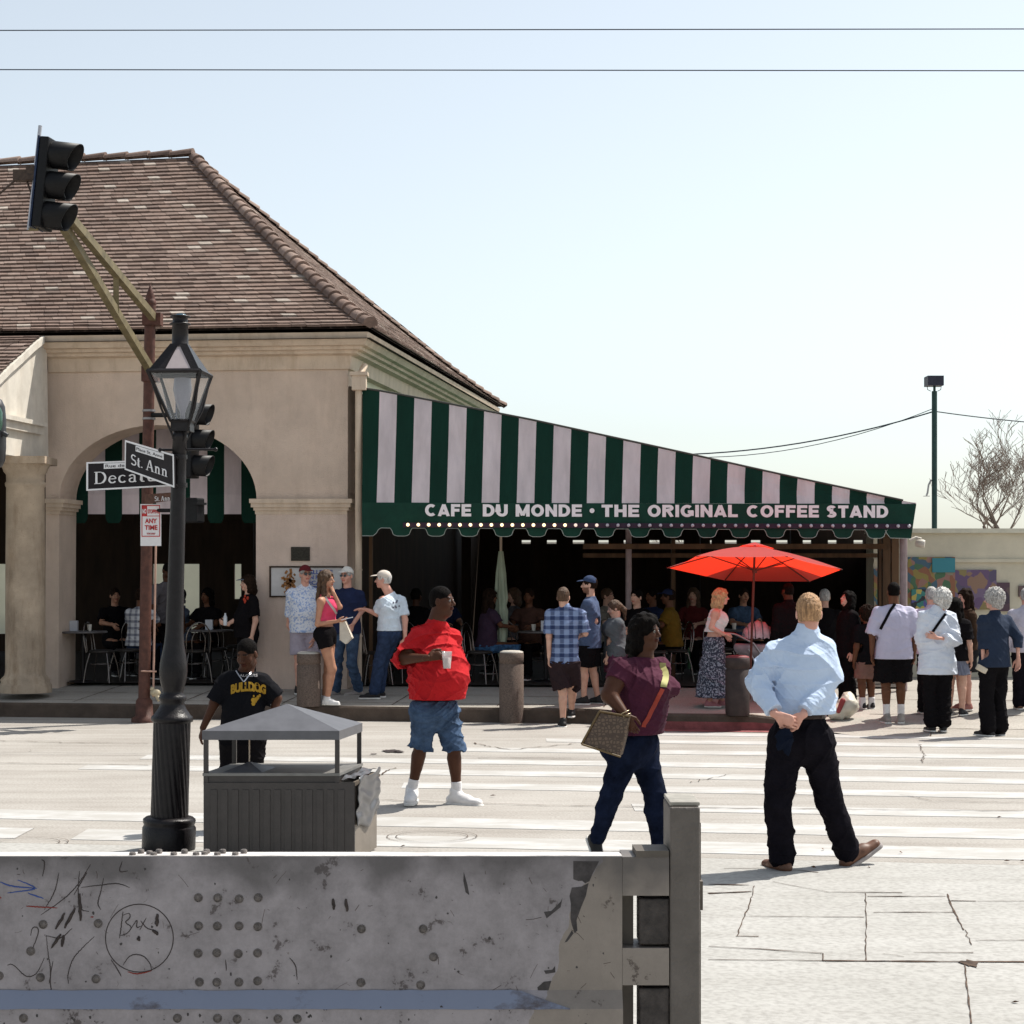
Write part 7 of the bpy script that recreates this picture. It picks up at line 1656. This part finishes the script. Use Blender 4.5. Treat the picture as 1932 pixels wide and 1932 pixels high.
def patterned(name, a, b_, scale=30, lo=.42, hi=.5): return mat(name, b_, col2=a, rough=.9, var=.05, scale=scale, thr=(lo, hi), detail=4, spec=.15)
M_hawaii = patterned('pale_blue_print', (.28, .38, .62), (.66, .68, .74), 34)
M_skirt = patterned('dark_floral_print', (.035, .04, .06), (.28, .30, .36), 42, .50, .58)
M_stripe = plaid('navy_white_stripe', (.5, .5, .52), (.6, .6, .62), (.03, .04, .09), 10)
P_ = []
def person(**k):
    fx, fy = k.pop('feet'); top = k.pop('ytop'); g = gpt(fx, fy) if 'D' not in k else None
    if g is None:
        D = k.pop('D'); X = (fx-HX)/F*D; g = Vector((X, D, .367))
    k['at'] = g; k['h'] = CAMZ+(HY-top)/F*g.y-g.z-.012; k.setdefault('seed', len(P_)+1); r = human(k); P_.append(r); return r
def plain(g, m=None): return g
GR = 'people on the far pavement'
# ---- near figures
A = person(label='heavy-set man in pale blue shirt walking away with hands clasped behind him', feet=(1515, 1643), ytop=1121, yaw=180, hyaw=176, w=1.24, near=1, skin='pink', hair=('short', 'ginger'), seed=2,
    pelvis=(1511, 1392, 0), neck=(1523, 1190, 0), head=(1526, 1157, .0), shL=(1464, 1232, 0), shR=(1554, 1224, 0), elL=(1427, 1288, -.03), elR=(1570, 1274, -.03), wrL=(1467, 1350, -.26), wrR=(1510, 1352, -.24),
    handL=((.80, -.15, -.35), (.1, .95, .1), .75), handR=((-.80, -.1, -.42), (0, .95, .1), .8), thumbL=-1, thumbR=1,
    knL=(1467, 1520, -.03), anL=(1475, 1620, 0), toeL=(-.35, .9, 0), knR=(1566, 1512, .10), anR=(1600, 1607, .17), toeR=(.82, .30, .48), legw=1.0, fat=1.12, noeyes=1,
    top=('long', fab('pale_blue_shirting', (.50, .60, .76), var=.06, scale=3), dict(hempx=1346, o=.023, sleeve=1.88, drape=.026, amp=.0095, fr=(30, 24, 30), sflare=.006)),
    legs=('trousers', M_char, dict(o=.026, flare=.018, fr=1.97, amp=.008)), collar=.030, belt=mat('belt_brown', (.035, .018, .012), rough=.5), tucked=1, waistup=.165, neckw=.95, chestw=.93, shoe=M_lshoe, sole=mat('sole_grey', (.30, .27, .26), rough=.7), sock=fab('grey_sock', (.15, .15, .18)), shoesize=1.12)
B_ = person(label='woman in maroon top and blue jeans striding right with a brown handbag', feet=(1192, 1624), ytop=1160, yaw=56, hyaw=60, w=1.30, near=1, fem=1, skin='dark', hair=('bob', 'black'), seed=3, bust=.12, belly=.035, chestw=.92, waistup=.10, tucked=1,
    pelvis=(1196, 1402, 0), neck=(1217, 1243, 0), head=(1219, 1192, 0), shR=(1172, 1262, -.13), shL=(1244, 1262, .13), elR=(1150, 1312, -.22), wrR=(1181, 1350, -.32), elL=(1226, 1315, .22), wrL=(1226, 1368, .20), armw=1.45, fat=1.1,
    handR=((.42, -.12, -.85), (.3, .9, .1), .45), thumbR=1, handsize=1.05,
    knR=(1153, 1500, -.05), anR=(1126, 1586, -.02), toeR=(.30, -.45, -.80), knL=(1237, 1506, .06), anL=(1243, 1599, .05), toeL=(.8, -.5, 0), legw=1.05,
    top=('tee', fab('maroon_jersey', (.062, .014, .030), var=.12), dict(hempx=1384, o=.010, sleeve=.50, drape=.0, amp=.008, fr=(30, 30, 36), sflare=.004, name='top')),
    legs=('slim', M_dkdenim, dict(fr=1.95, amp=.006)), shoe=M_bshoe)
Cc = person(label='man in red t-shirt and denim cut-offs looking right and holding a clear cup', feet=(828, 1517), ytop=1104, yaw=36, hyaw=70, w=1.28, neckw=1.2, chestw=.86, near=1, skin='dark', hair=('buzz', 'black'), seed=4, belly=.17, fat=1.12,
    pelvis=(819, 1338, 0), neck=(824, 1171, 0), head=(834, 1134, 0), shR=(789, 1202, -.10), shL=(852, 1202, .10), elR=(760, 1243, -.16), wrR=(808, 1241, -.36), elL=(842, 1250, .24), wrL=(846, 1305, .24), armw=1.2,
    handR=((.93, -.12, .22), (.15, .85, -.35), .75), thumbR=1, knR=(795, 1403, -.02), anR=(777, 1491, .03), toeR=(-.05, -1, 0), knL=(856, 1408, 0), anL=(862, 1497, 0), toeL=(.86, -.5, 0), shoesize=1.16, legw=.98,
    top=('tee', fab('red_jersey', (.42, .012, .016), var=.10), dict(hempx=1318, o=.014, sleeve=1.03, sflare=.020, drape=.032, amp=.013, fr=(24, 24, 30))),
    legs=('capri', M_denim2, dict(fr=1.10, flare=.030, o=.030, amp=.010, name='shorts')), shoe=M_wshoe, sock=M_sockw, sockh=.10)
D_ = person(label='boy in black t-shirt with gold lettering looking down behind the litter bin', feet=(455, 1565), ytop=1207, yaw=-8, hyaw=-22, hpitch=22, w=.80, near=1, noeyes=1, skin='dark', hair=('buzz', 'black'), seed=5, belly=.05, headsize=.90,
    pelvis=(457, 1398, 0), neck=(461, 1268, 0), head=(466, 1234, -.02), shR=(430, 1284, 0), shL=(492, 1284, 0), elR=(405, 1326, -.02), wrR=(383, 1373, -.04), elL=(522, 1318, 0), wrL=(515, 1352, -.05),
    handR=((-.25, -.05, -.9), (.8, .4, -.1), .5), thumbR=1, top=('tee', fab('black_jersey', (.009, .009, .011)), dict(hempx=1378, o=.022, sleeve=.98, sflare=.018, drape=.03, amp=.009, fr=(13, 13, 20))),
    legs=('trousers', M_blk, dict(o=.03, flare=.02)), shoe=M_bshoe, legw=1.0)
# things they carry
t = bvh_of(D_['shirt']); gold = fab('gold_print', (.42, .24, .03), var=.2)
print_text(t, 'BULLDOG', 436, 1303, 15, 66, 13.9, gold, 'lettering', D_['shirt'], .06, 6); print_text(t, 'ALGIERS', 452, 1277, 4.5, 34, 13.9, fab('grey_print', (.35, .33, .33)), 'small_lettering', D_['shirt'], .03)
mb = MB(); random.seed(12)
for i in range(16):
    x, y = 484+random.uniform(-8, 8), 1315+random.uniform(-13, 13); s_ = random.uniform(1.5, 4); q = [cast(t, x+s_*math.cos(a), y+s_*math.sin(a)*1.2, .004+.0002*i) for a in [k*math.pi/3 for k in range(6)]]
    if all(p is not None for p in q): mb.add(q, [tuple(reversed(range(6)))])
mb.build('emblem', gold, D_['shirt'])
ribbon(t, [(446, 1266), (460, 1288), (476, 1266)], .008, mat('silver_chain', (.45, .45, .48), rough=.3, metal=.6), 'chain', D_['root'], .007)
t = bvh_of(B_['shirt']); hb = thing('handbag', 'brown patterned crossbody handbag hanging at the hip of the woman in maroon', 'handbag', P(1137, 1404, 12.02))
ribbon(t, [(1250, 1252), (1256, 1275), (1250, 1298)], .042, mat('strap_yellow', (.36, .34, .13), rough=.7, var=.2), 'strap', hb, .010)
ribbon(t, [(1249, 1299), (1236, 1325), (1224, 1350), (1212, 1372)], .028, mat('strap_red', (.34, .05, .03), rough=.7, var=.2), 'strap', hb, .010)
def monogram():
    m, nt, b = nodes('bag_lattice'); L = nt.links; tc = N(nt, 'ShaderNodeTexCoord'); v = N(nt, 'ShaderNodeTexVoronoi', feature='DISTANCE_TO_EDGE'); v.inputs['Scale'].default_value = 42; v.inputs['Randomness'].default_value = .55; L.new(tc.outputs['Object'], v.inputs['Vector'])
    cr = N(nt, 'ShaderNodeValToRGB'); cr.color_ramp.elements[0].position = .10; cr.color_ramp.elements[1].position = .2; cr.color_ramp.elements[0].color = (.06, .035, .02, 1); cr.color_ramp.elements[1].color = (.125, .080, .048, 1); L.new(v.outputs['Distance'], cr.inputs[0]); L.new(cr.outputs[0], b.inputs['Base Color']); b.inputs['Roughness'].default_value = .55; return m
q = [P(1097, 1404, 12.04), P(1171, 1428, 12.02), P(1190, 1352, 12.10), P(1131, 1342, 12.12)]; mb = MB(); mb.hexa(q, [p+Vector((.02, .09, .0)) for p in q]); mb.build('pouch', monogram(), hb, bevel=.014)
mb = MB()
for a, b in ((0, 1), (3, 2), (0, 3)): mb.tube([q[a]+Vector((0, -.003, 0)), q[b]+Vector((0, -.003, 0))], .007, 6)
mb.build('trim', mat('bag_trim', (.13, .085, .035), rough=.4, var=.2), hb)
wrR = Vector(B_['J']['wrR']); mb = MB(); d = Vector((.42, -.12, -.85)).normalized()
for k, o_ in ((0, .0), (1, -.022)): mb.tube([wrR+d*o_+Matrix.Rotation(a, 3, d) @ d.orthogonal().normalized()*.033 for a in [i*math.pi/10 for i in range(21)]], .004, 6, False)
mb.build('bracelet', mat('bracelet_gold', (.5, .4, .25), rough=.3, metal=.7), B_['root'])
cupm, ntc, bc = nodes('clear_cup'); bc.inputs['Base Color'].default_value = (.62, .58, .58, 1); bc.inputs['Roughness'].default_value = .15; bc.inputs['Alpha'].default_value = .5
c = Vector(Cc['J']['wrR'])+Vector((.155, -.055, -.01)); cup = thing('drink_cup', 'clear plastic cup of pale drink in the hand of the man in red', 'cup', c)
mb = MB(); mb.lathe(c-Vector((0, 0, .075)), [(.030, 0), (.042, .135), (.044, .138), (.040, .136), (.02, .1)], 24); mb.build('cup_wall', cupm, cup); mb = MB(); mb.lathe(c-Vector((0, 0, .07)), [(.027, 0), (.036, .085), (.01, .087)], 20); mb.build('drink', mat('milky_drink', (.62, .50, .46), rough=.2), cup)
# ---- group at the stucco pier
f1 = person(label='person in grey cap and black t-shirt holding a bottle in front of the dark arch', feet=(468, 1303), ytop=1084, yaw=-62, w=1.0, skin='fair', hair=('bob', 'dark'), cap=fab('grey_cap', (.14, .16, .20)), pelvis=(467, 1200, 0), elR=(457, 1163, -.05), wrR=(428, 1178, -.12), handR=((-.9, 0, .3), (0, .8, .3), .8),
    top=('tee', M_blk, dict(hem=.46)), legs=('shorts', M_blk), shoe=M_bshoe, belly=.08)
f2 = person(label='man in maroon cap, pale blue print shirt and grey shorts leaning at the stucco pier', feet=(576, 1308), ytop=1065, yaw=12, hyaw=28, w=1.16, skin='pink', hair=('crop', 'grey'), cap=fab('maroon_cap', (.12, .015, .02)), glasses=1, elR=(546, 1180, .12), wrR=(562, 1215, .2), elL=(606, 1180, .08), wrL=(592, 1206, -.12), belly=.10,
    top=('polo', M_hawaii, dict(hem=.475, drape=.03)), legs=('shorts', fab('lavender_shorts', (.36, .32, .38)), dict(o=.034, flare=.03)), shoe=M_bshoe)
f4 = person(label='man in white cap, sunglasses and navy t-shirt behind the woman in pink', feet=(655, 1311), ytop=1068, yaw=-25, hyaw=-30, w=1.12, skin='pink', hair=('crop', 'grey'), cap=fab('white_cap', (.66, .63, .58)), glasses=1, elL=(684, 1150, -.02), wrL=(666, 1178, -.18), anL=(677, 1303, .05), anR=(634, 1304, .1), knL=(664, 1252, -.05), toeL=(-.9, -.3, .05),
    top=('tee', M_navy, dict(hem=.48)), legs=('jeans', M_denim2), shoe=M_gshoe)
f3 = person(label='woman in pink tank top and black shorts with sunglasses, holding a phone', feet=(617, 1332), ytop=1079, yaw=72, w=.98, fem=1, skin='tan', hair=('long', 'brown'), neck=(614, 1121, 0), head=(616, 1094, 0), pelvis=(615, 1193, 0), elR=(599, 1178, -.14), wrR=(636, 1172, -.24), handR=((.9, 0, .1), (0, .5, .8), .5), elL=(641, 1145, .0), wrL=(629, 1118, -.04), handL=((-.3, 0, .9), (-.8, .3, 0), .3),
    knR=(626, 1262, -.05), anR=(617, 1319, 0), knL=(620, 1262, .1), anL=(612, 1317, .15), toeR=(.95, -.25, 0), toeL=(.9, -.3, 0), legw=1.1, top=('tank', fab('pink_knit', (.62, .06, .13)), dict(hempx=1172)), legs=('hot', M_blk, dict(fr=.36, flare=.008)), shoe=M_wshoe, sock=M_sockw, sockh=.04)
pg = thing('phone', 'white phone in the hand of the woman in pink', 'phone', P(655, 1167, f3['root'].location.y-.28)); mb = MB(); mb.box(P(655, 1167, f3['root'].location.y-.28), (.15, .07, .010), Matrix.Rotation(R_(-14), 3, 'Y')); mb.build('phone_body', mat('phone_white', (.62, .64, .70), rough=.3), pg)
D3 = f3['root'].location.y; cb = thing('tote_bag', 'cream canvas bag slung from the shoulder of the woman in pink', 'bag', P(652, 1210, D3-.2)); q = [P(641, 1207, D3-.24), P(652, 1214, D3-.24), P(664, 1203, D3-.22), P(650, 1173, D3-.22), P(641, 1175, D3-.22)]; mb = MB(); mb.prism(q, Vector((.01, .10, 0))); mb.build('pouch', fab('cream_canvas', (.56, .50, .42)), cb, bevel=.01)
ribbon(bvh_of(f3['shirt']), [(612, 1126), (624, 1142), (636, 1160)], .03, fab('grey_strap', (.45, .43, .42)), 'strap', cb, .008)
f5 = person(label='man in white cap, white t-shirt and blue jeans seen from behind, reaching left', feet=(712, 1320), ytop=1071, yaw=-112, hyaw=-95, w=1.16, skin='pink', hair=('crop', 'white'), cap=fab('cream_cap', (.62, .55, .48)), neck=(736, 1121, 0), head=(723, 1094, -.02), pelvis=(735, 1195, 0), elL=(712, 1158, .0), wrL=(690, 1150, .0), shL=(722, 1132, -.1), handL=((-.9, 0, .1), (0, 0, -1), .4), shR=(757, 1135, .05), elR=(764, 1170, .0), wrR=(764, 1205, -.05),
    knL=(715, 1252, 0), anL=(706, 1307, 0), knR=(722, 1250, .2), anR=(716, 1304, .25), toeL=(-1, -.1, 0), toeR=(-1, .1, 0), top=('tee', fab('white_cotton', (.60, .68, .76)), dict(hempx=1190, drape=.02)), legs=('jeans', M_denim, dict(o=.022)), shoe=M_bshoe)
t = bvh_of(f5['shirt']); mb = MB()
for i in range(10):
    x, y = 747+random.uniform(-6, 6), 1140+random.uniform(-7, 9); s_ = random.uniform(1, 2.4); q = [cast(t, x+s_*math.cos(a), y+s_*math.sin(a)*1.2, .004+.0003*i) for a in [k*math.pi/3 for k in range(6)]]
    if all(p is not None for p in q): mb.add(q, [tuple(reversed(range(6)))])
mb.build('print', fab('print_grey', (.14, .14, .18)), f5['shirt'])
# ---- middle
m1 = person(label='man in blue plaid shirt and dark shorts stepping off the kerb', feet=(1064, 1371), ytop=1109, yaw=180, hyaw=168, w=1.02, skin='fair', hair=('short', 'brown'), elL=(1036, 1200, -.02), wrL=(1036, 1240, -.05), elR=(1104, 1195, .05), wrR=(1092, 1200, .22), neck=(1066, 1146, 0), head=(1063, 1127, 0), pelvis=(1064, 1248, 0), anL=(1062, 1360, 0), knL=(1062, 1305, -.02), anR=(1078, 1341, .45), knR=(1080, 1300, .25), noeyes=1,
    top=('polo', M_plaid, dict(hempx=1252, sleeve=.9, sflare=.022, drape=.03)), legs=('shorts', fab('dark_brown_shorts', (.028, .018, .020)), dict(o=.034, flare=.03, fr=.9)), shoe=M_bshoe)
m2 = person(label='man in navy cap, slate blue t-shirt and black shorts facing left', feet=(1113, 1329), ytop=1085, yaw=-105, hyaw=-95, w=.98, skin='fair', hair=('crop', 'dark'), cap=fab('navy_cap', (.04, .06, .12)), beard=(.3, .25, .22), elL=(1122, 1172, -.05), wrL=(1100, 1176, -.1), anL=(1102, 1318, 0), anR=(1128, 1317, .15), top=('tee', fab('slate_blue', (.065, .09, .16)), dict(hem=.44, drape=.03)), legs=('shorts', M_blk, dict(o=.035, flare=.03)), shoe=M_bshoe)
m3 = person(label='person with brown ponytail and grey t-shirt behind the woman in maroon', feet=(1160, 1326), ytop=1133, yaw=-75, hyaw=-80, w=1.02, fem=1, skin='fair', hair=('pony', 'brown'), hpitch=15, elL=(1150, 1210, -.05), wrL=(1146, 1240, -.1), top=('tee', fab('grey_green', (.09, .10, .11)), dict(hem=.46)), legs=('shorts', fab('magenta_dark', (.10, .03, .06))), shoe=M_gshoe)
m5 = person(label='blonde woman in white tank top and long dark print skirt pushing a pram', feet=(1346, 1334), ytop=1112, yaw=88, w=.92, fem=1, skin='pink', hair=('bob', 'blonde'), neck=(1352, 1148, 0), head=(1361, 1127, 0), pelvis=(1347, 1212, 0), shR=(1350, 1156, -.14), elR=(1342, 1184, -.16), wrR=(1366, 1197, -.18), handR=((.9, 0, 0), (0, 0, -1), .9), elL=(1348, 1185, .14), wrL=(1368, 1197, .16), anR=(1338, 1325, -.05), anL=(1362, 1324, .1), top=('tank', fab('white_ribbed', (.66, .64, .64)), dict(hempx=1192)), legs=('skirt', M_skirt, dict(z=.13, r=.30)), shoe=mat('pink_sandal', (.45, .18, .20), rough=.7))
m6 = person(label='tall dark figure in black under the red umbrella, behind the man in pale blue', feet=(1487, 1326), ytop=1098, yaw=-150, w=1.25, skin='dark', hair=('buzz', 'black'), top=('long', M_blk, {}), legs=('trousers', M_blk), shoe=M_bshoe, noeyes=1)
m7 = person(label='dark haired person all in black with face lifted, right of the man in pale blue', feet=(1600, 1330), ytop=1114, yaw=-78, hyaw=-70, hpitch=-18, w=1.12, skin='pink', hair=('bob', 'black'), top=('long', M_blk, dict(hem=.42)), legs=('trousers', M_blk), shoe=M_wshoe)
m8 = person(label='curly haired boy in black t-shirt and brown shorts', feet=(1636, 1337), ytop=1145, yaw=-155, hyaw=-120, w=.85, skin='brown', hair=('curly', 'dark'), top=('tee', M_blk, dict(hem=.44)), legs=('shorts', fab('brown_shorts', (.20, .11, .09))), shoe=M_bshoe, sock=M_sockw)
m9 = person(label='large man in lavender t-shirt and black shorts with a black strap, seen from behind', feet=(1686, 1364), ytop=1096, yaw=180, w=1.24, skin='brown', hair=('buzz', 'black'), noeyes=1, elL=(1646, 1198, 0), wrL=(1645, 1232, -.04), elR=(1727, 1199, 0), wrR=(1725, 1232, -.04), anL=(1673, 1352, 0), anR=(1700, 1352, 0), fat=1.08, sockh=.16,
    top=('tee', fab('lavender_jersey', (.48, .46, .58), var=.06), dict(hempx=1243, sleeve=.86, sflare=.03, drape=.045, o=.024)), legs=('shorts', M_blk, dict(o=.05, flare=.04, fr=.97)), shoe=M_gshoe, sock=M_sockw)
m11 = person(label='grey haired man in pink shirt mostly hidden behind the white haired woman', feet=(1757, 1346), ytop=1106, yaw=180, w=1.05, skin='pink', hair=('short', 'grey'), noeyes=1, top=('polo', fab('pink_shirting', (.52, .42, .52)), {}), legs=('trousers', M_blk), shoe=M_bshoe)
m13 = person(label='girl with long black hair and grey skirt beside the white haired woman', feet=(1803, 1350), ytop=1128, yaw=150, w=.85, fem=1, skin='fair', hair=('long', 'black'), top=('tee', M_blk, {}), legs=('skirt', fab('grey_skirt', (.16, .17, .22), var=.3, stretch=(6, 6, .4)), dict(z=.52, r=.20)), shoe=M_bshoe)
m12 = person(label='woman with long brown hair, dark jacket and bare legs talking to the girl', feet=(1821, 1340), ytop=1110, yaw=-75, w=.95, fem=1, skin='pink', hair=('long', 'dark'), top=('long', fab('brown_jacket', (.05, .03, .02)), dict(hem=.50)), legs=('skirt', fab('black_skirt', (.02, .02, .022)), dict(z=.50, r=.19)), shoe=mat('red_brown_shoe', (.30, .12, .10), rough=.6))
m10 = person(label='white haired woman in loose white shirt and black trousers, one hand behind her back', feet=(1768, 1382), ytop=1112, yaw=186, hyaw=215, w=1.10, fem=1, skin='pink', hair=('curly', 'white'), noeyes=1, neck=(1768, 1150, 0), head=(1776, 1131, 0), pelvis=(1768, 1247, 0), elL=(1738, 1205, -.02), wrL=(1748, 1240, .12), elR=(1801, 1208, -.06), wrR=(1766, 1203, -.24), handR=((-.95, -.05, .25), (0, .9, 0), .5), anL=(1758, 1369, 0), anR=(1780, 1369, 0),
    top=('long', fab('white_linen', (.62, .66, .74), var=.05), dict(hempx=1272, sleeve=1.62, drape=.065, o=.028, amp=.012, sflare=.02)), legs=('trousers', M_blk, dict(o=.026, fr=1.86)), shoe=M_bshoe, sock=M_sockw)
m14 = person(label='grey curly haired person in glasses, navy shirt and black trousers facing left', feet=(1876, 1388), ytop=1110, yaw=-150, hyaw=-120, w=1.10, fem=0, skin='pink', hair=('curly', 'grey'), glasses='spec', elR=(1920, 1203, 0), wrR=(1921, 1243, -.04), elL=(1854, 1203, -.05), wrL=(1855, 1248, -.1), top=('long', fab('navy_shirt', (.020, .030, .055)), dict(hem=.47, sleeve=1.5, drape=.04)), legs=('trousers', M_blk, dict(o=.028)), shoe=M_bshoe)
m15 = person(label='person in pale lavender shirt and dark trousers cut off by the right edge', feet=(1936, 1338), ytop=1108, yaw=172, w=1.1, skin='pink', hair=('short', 'grey'), noeyes=1, top=('long', fab('pale_lavender', (.48, .45, .52)), {}), legs=('trousers', M_char), shoe=M_lshoe)
for r, pts, w_, nm in ((m9, [(1697, 1128), (1680, 1152), (1660, 1190)], .035, 'strap'), (m10, [(1784, 1158), (1768, 1180), (1756, 1198)], .032, 'strap')):
    ribbon(bvh_of(r['shirt']), pts, w_, M_blk, nm, r['root'], .008)
it = thing('paper_parcel', 'small cream paper parcel held low by the grey haired person in navy', 'parcel', P(1853, 1268, m14['root'].location.y-.12)); mb = MB(); mb.box(P(1852, 1262, m14['root'].location.y-.13), (.13, .06, .07), Matrix.Rotation(.5, 3, 'Y')); mb.build('wrap', fab('cream_paper', (.55, .48, .38)), it, bevel=.01)
bt = thing('water_bottle', 'clear water bottle in the hand of the person in the grey cap', 'bottle', P(425, 1170, f1['root'].location.y-.14)); mb = MB(); mb.lathe(P(425, 1180, f1['root'].location.y-.14), [(.025, 0), (.028, .02), (.028, .12), (.012, .15), (.012, .175)], 14); mb.build('bottle_body', mat('bottle_clear', (.6, .62, .65), rough=.1), bt)
t = bvh_of(f1['shirt']); mb = MB()
for i in range(9):
    x, y = 462+random.uniform(-1, 6), 1128+random.uniform(-8, 10); s_ = random.uniform(1, 2.6); q = [cast(t, x+s_*math.cos(a), y+s_*math.sin(a)*1.4, .004+.0003*i) for a in [k*math.pi/3 for k in range(6)]]
    if all(p is not None for p in q): mb.add(q, [tuple(reversed(range(6)))])
mb.build('print', fab('print_red', (.5, .06, .03)), f1['shirt'])
# ---- people in the shade of the cafe
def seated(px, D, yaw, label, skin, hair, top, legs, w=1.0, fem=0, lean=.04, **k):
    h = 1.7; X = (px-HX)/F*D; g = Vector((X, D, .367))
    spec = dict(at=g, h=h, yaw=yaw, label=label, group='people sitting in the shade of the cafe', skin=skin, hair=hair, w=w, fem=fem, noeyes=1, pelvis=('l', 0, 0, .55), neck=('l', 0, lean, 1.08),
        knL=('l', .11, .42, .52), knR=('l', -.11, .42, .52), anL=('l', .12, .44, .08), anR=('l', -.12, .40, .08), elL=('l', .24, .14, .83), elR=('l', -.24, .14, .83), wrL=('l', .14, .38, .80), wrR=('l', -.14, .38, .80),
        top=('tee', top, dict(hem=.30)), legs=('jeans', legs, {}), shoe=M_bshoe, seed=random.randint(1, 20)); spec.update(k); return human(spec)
seated(262, 27.9, 160, 'seated person in white shirt with navy stripes, behind the red pole', 'brown', ('short', 'dark'), M_stripe, M_denim, 1.1)
seated(395, 28.6, -30, 'seated person in black before the pale opening right of the lamp post', 'brown', ('bob', 'black'), M_blk, M_blk)
seated(918, 27.5, 110, 'seated person in dark top and bright blue jeans just right of the man in red', 'brown', ('long', 'dark'), fab('plum_top', (.05, .03, .05)), fab('blue_jeans_bright', (.05, .13, .26), var=.5, scale=20), 1.05, 1)
seated(1268, 27.6, -100, 'seated person in mustard shirt behind the face of the woman in maroon', 'brown', ('short', 'dark'), fab('mustard', (.16, .09, .012)), M_blk, 1.15, cap=M_navy)
seated(1236, 28.4, -60, 'seated person in navy deep in the shade left of the mustard shirt', 'brown', ('short', 'black'), M_navy, M_blk)
seated(1205, 27.0, -40, 'seated dark haired person facing the street behind the grey t-shirt', 'fair', ('short', 'black'), M_blk, M_blk)
seated(1000, 28.2, -20, 'seated person in brown behind the table of shakers', 'brown', ('short', 'dark'), fab('brown_tee', (.08, .04, .03)), M_blk)
seated(782, 28.6, 150, 'seated person silhouetted against the pale opening behind the man in red', 'dark', ('short', 'black'), M_blk, M_blk)
seated(1556, 26.9, 170, 'seated grey haired person in black right of the man in pale blue', 'fair', ('short', 'grey'), M_blk, M_blk)
human(dict(at=Vector(((302-HX)/F*28.2, 28.2, .367)), h=1.78, yaw=40, hyaw=40, hpitch=30, skin='dark', hair=('buzz', 'black'), noeyes=1, label='standing waiter in dark clothes leaning over a table under the arch', neck=('l', 0, .22, 1.46), pelvis=('l', 0, -.05, .94), top=('tee', fab('waiter_shirt', (.12, .11, .12)), {}), legs=('trousers', M_blk), shoe=M_bshoe))

seated(835, 29.5, 30, 'seated person deep in the dark behind the head of the man in red', 'tan', ('short', 'dark'), M_navy, M_blk)
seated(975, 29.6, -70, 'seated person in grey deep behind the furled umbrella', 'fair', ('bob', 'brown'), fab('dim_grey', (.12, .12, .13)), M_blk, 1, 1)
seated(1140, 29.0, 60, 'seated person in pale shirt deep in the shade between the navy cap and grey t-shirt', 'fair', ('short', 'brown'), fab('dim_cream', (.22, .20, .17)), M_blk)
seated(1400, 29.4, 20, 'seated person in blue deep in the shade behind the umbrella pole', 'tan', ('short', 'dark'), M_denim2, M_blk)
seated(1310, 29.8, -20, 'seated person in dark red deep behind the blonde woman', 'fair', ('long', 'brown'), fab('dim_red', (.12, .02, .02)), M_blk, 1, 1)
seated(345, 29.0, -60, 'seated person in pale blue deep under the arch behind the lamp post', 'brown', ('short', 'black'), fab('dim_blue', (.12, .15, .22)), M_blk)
seated(215, 29.3, 30, 'seated person in black deep under the arch left of the red pole', 'tan', ('short', 'dark'), M_blk, M_blk)
# dark blue cap hanging from the clasped hands
D1 = A['root'].location.y; ck = thing('held_cap', 'dark blue cap held in the clasped hands of the man in pale blue', 'cap', P(1482, 1400, D1-.27))
Fd = Field(npv(P(1482, 1400, D1-.27))-.25, npv(P(1482, 1400, D1-.27))+.25, .006); c = npv(P(1480, 1388, D1-.275)); Fd.ell(c, (.060, .035, .055), None, .01); Fd.ell(c+(.02, 0, -.07), (.035, .018, .06), None, .03); Fd.ell(c+(-.03, 0, -.05), (.03, .015, .05), None, .02); Fd.folds(.012, (40, 40, 50), 3.1); v, q = Fd.mesh()
new_mesh('cloth', v, q, fab('dark_blue_cloth', (.007, .010, .020)), ck, True)
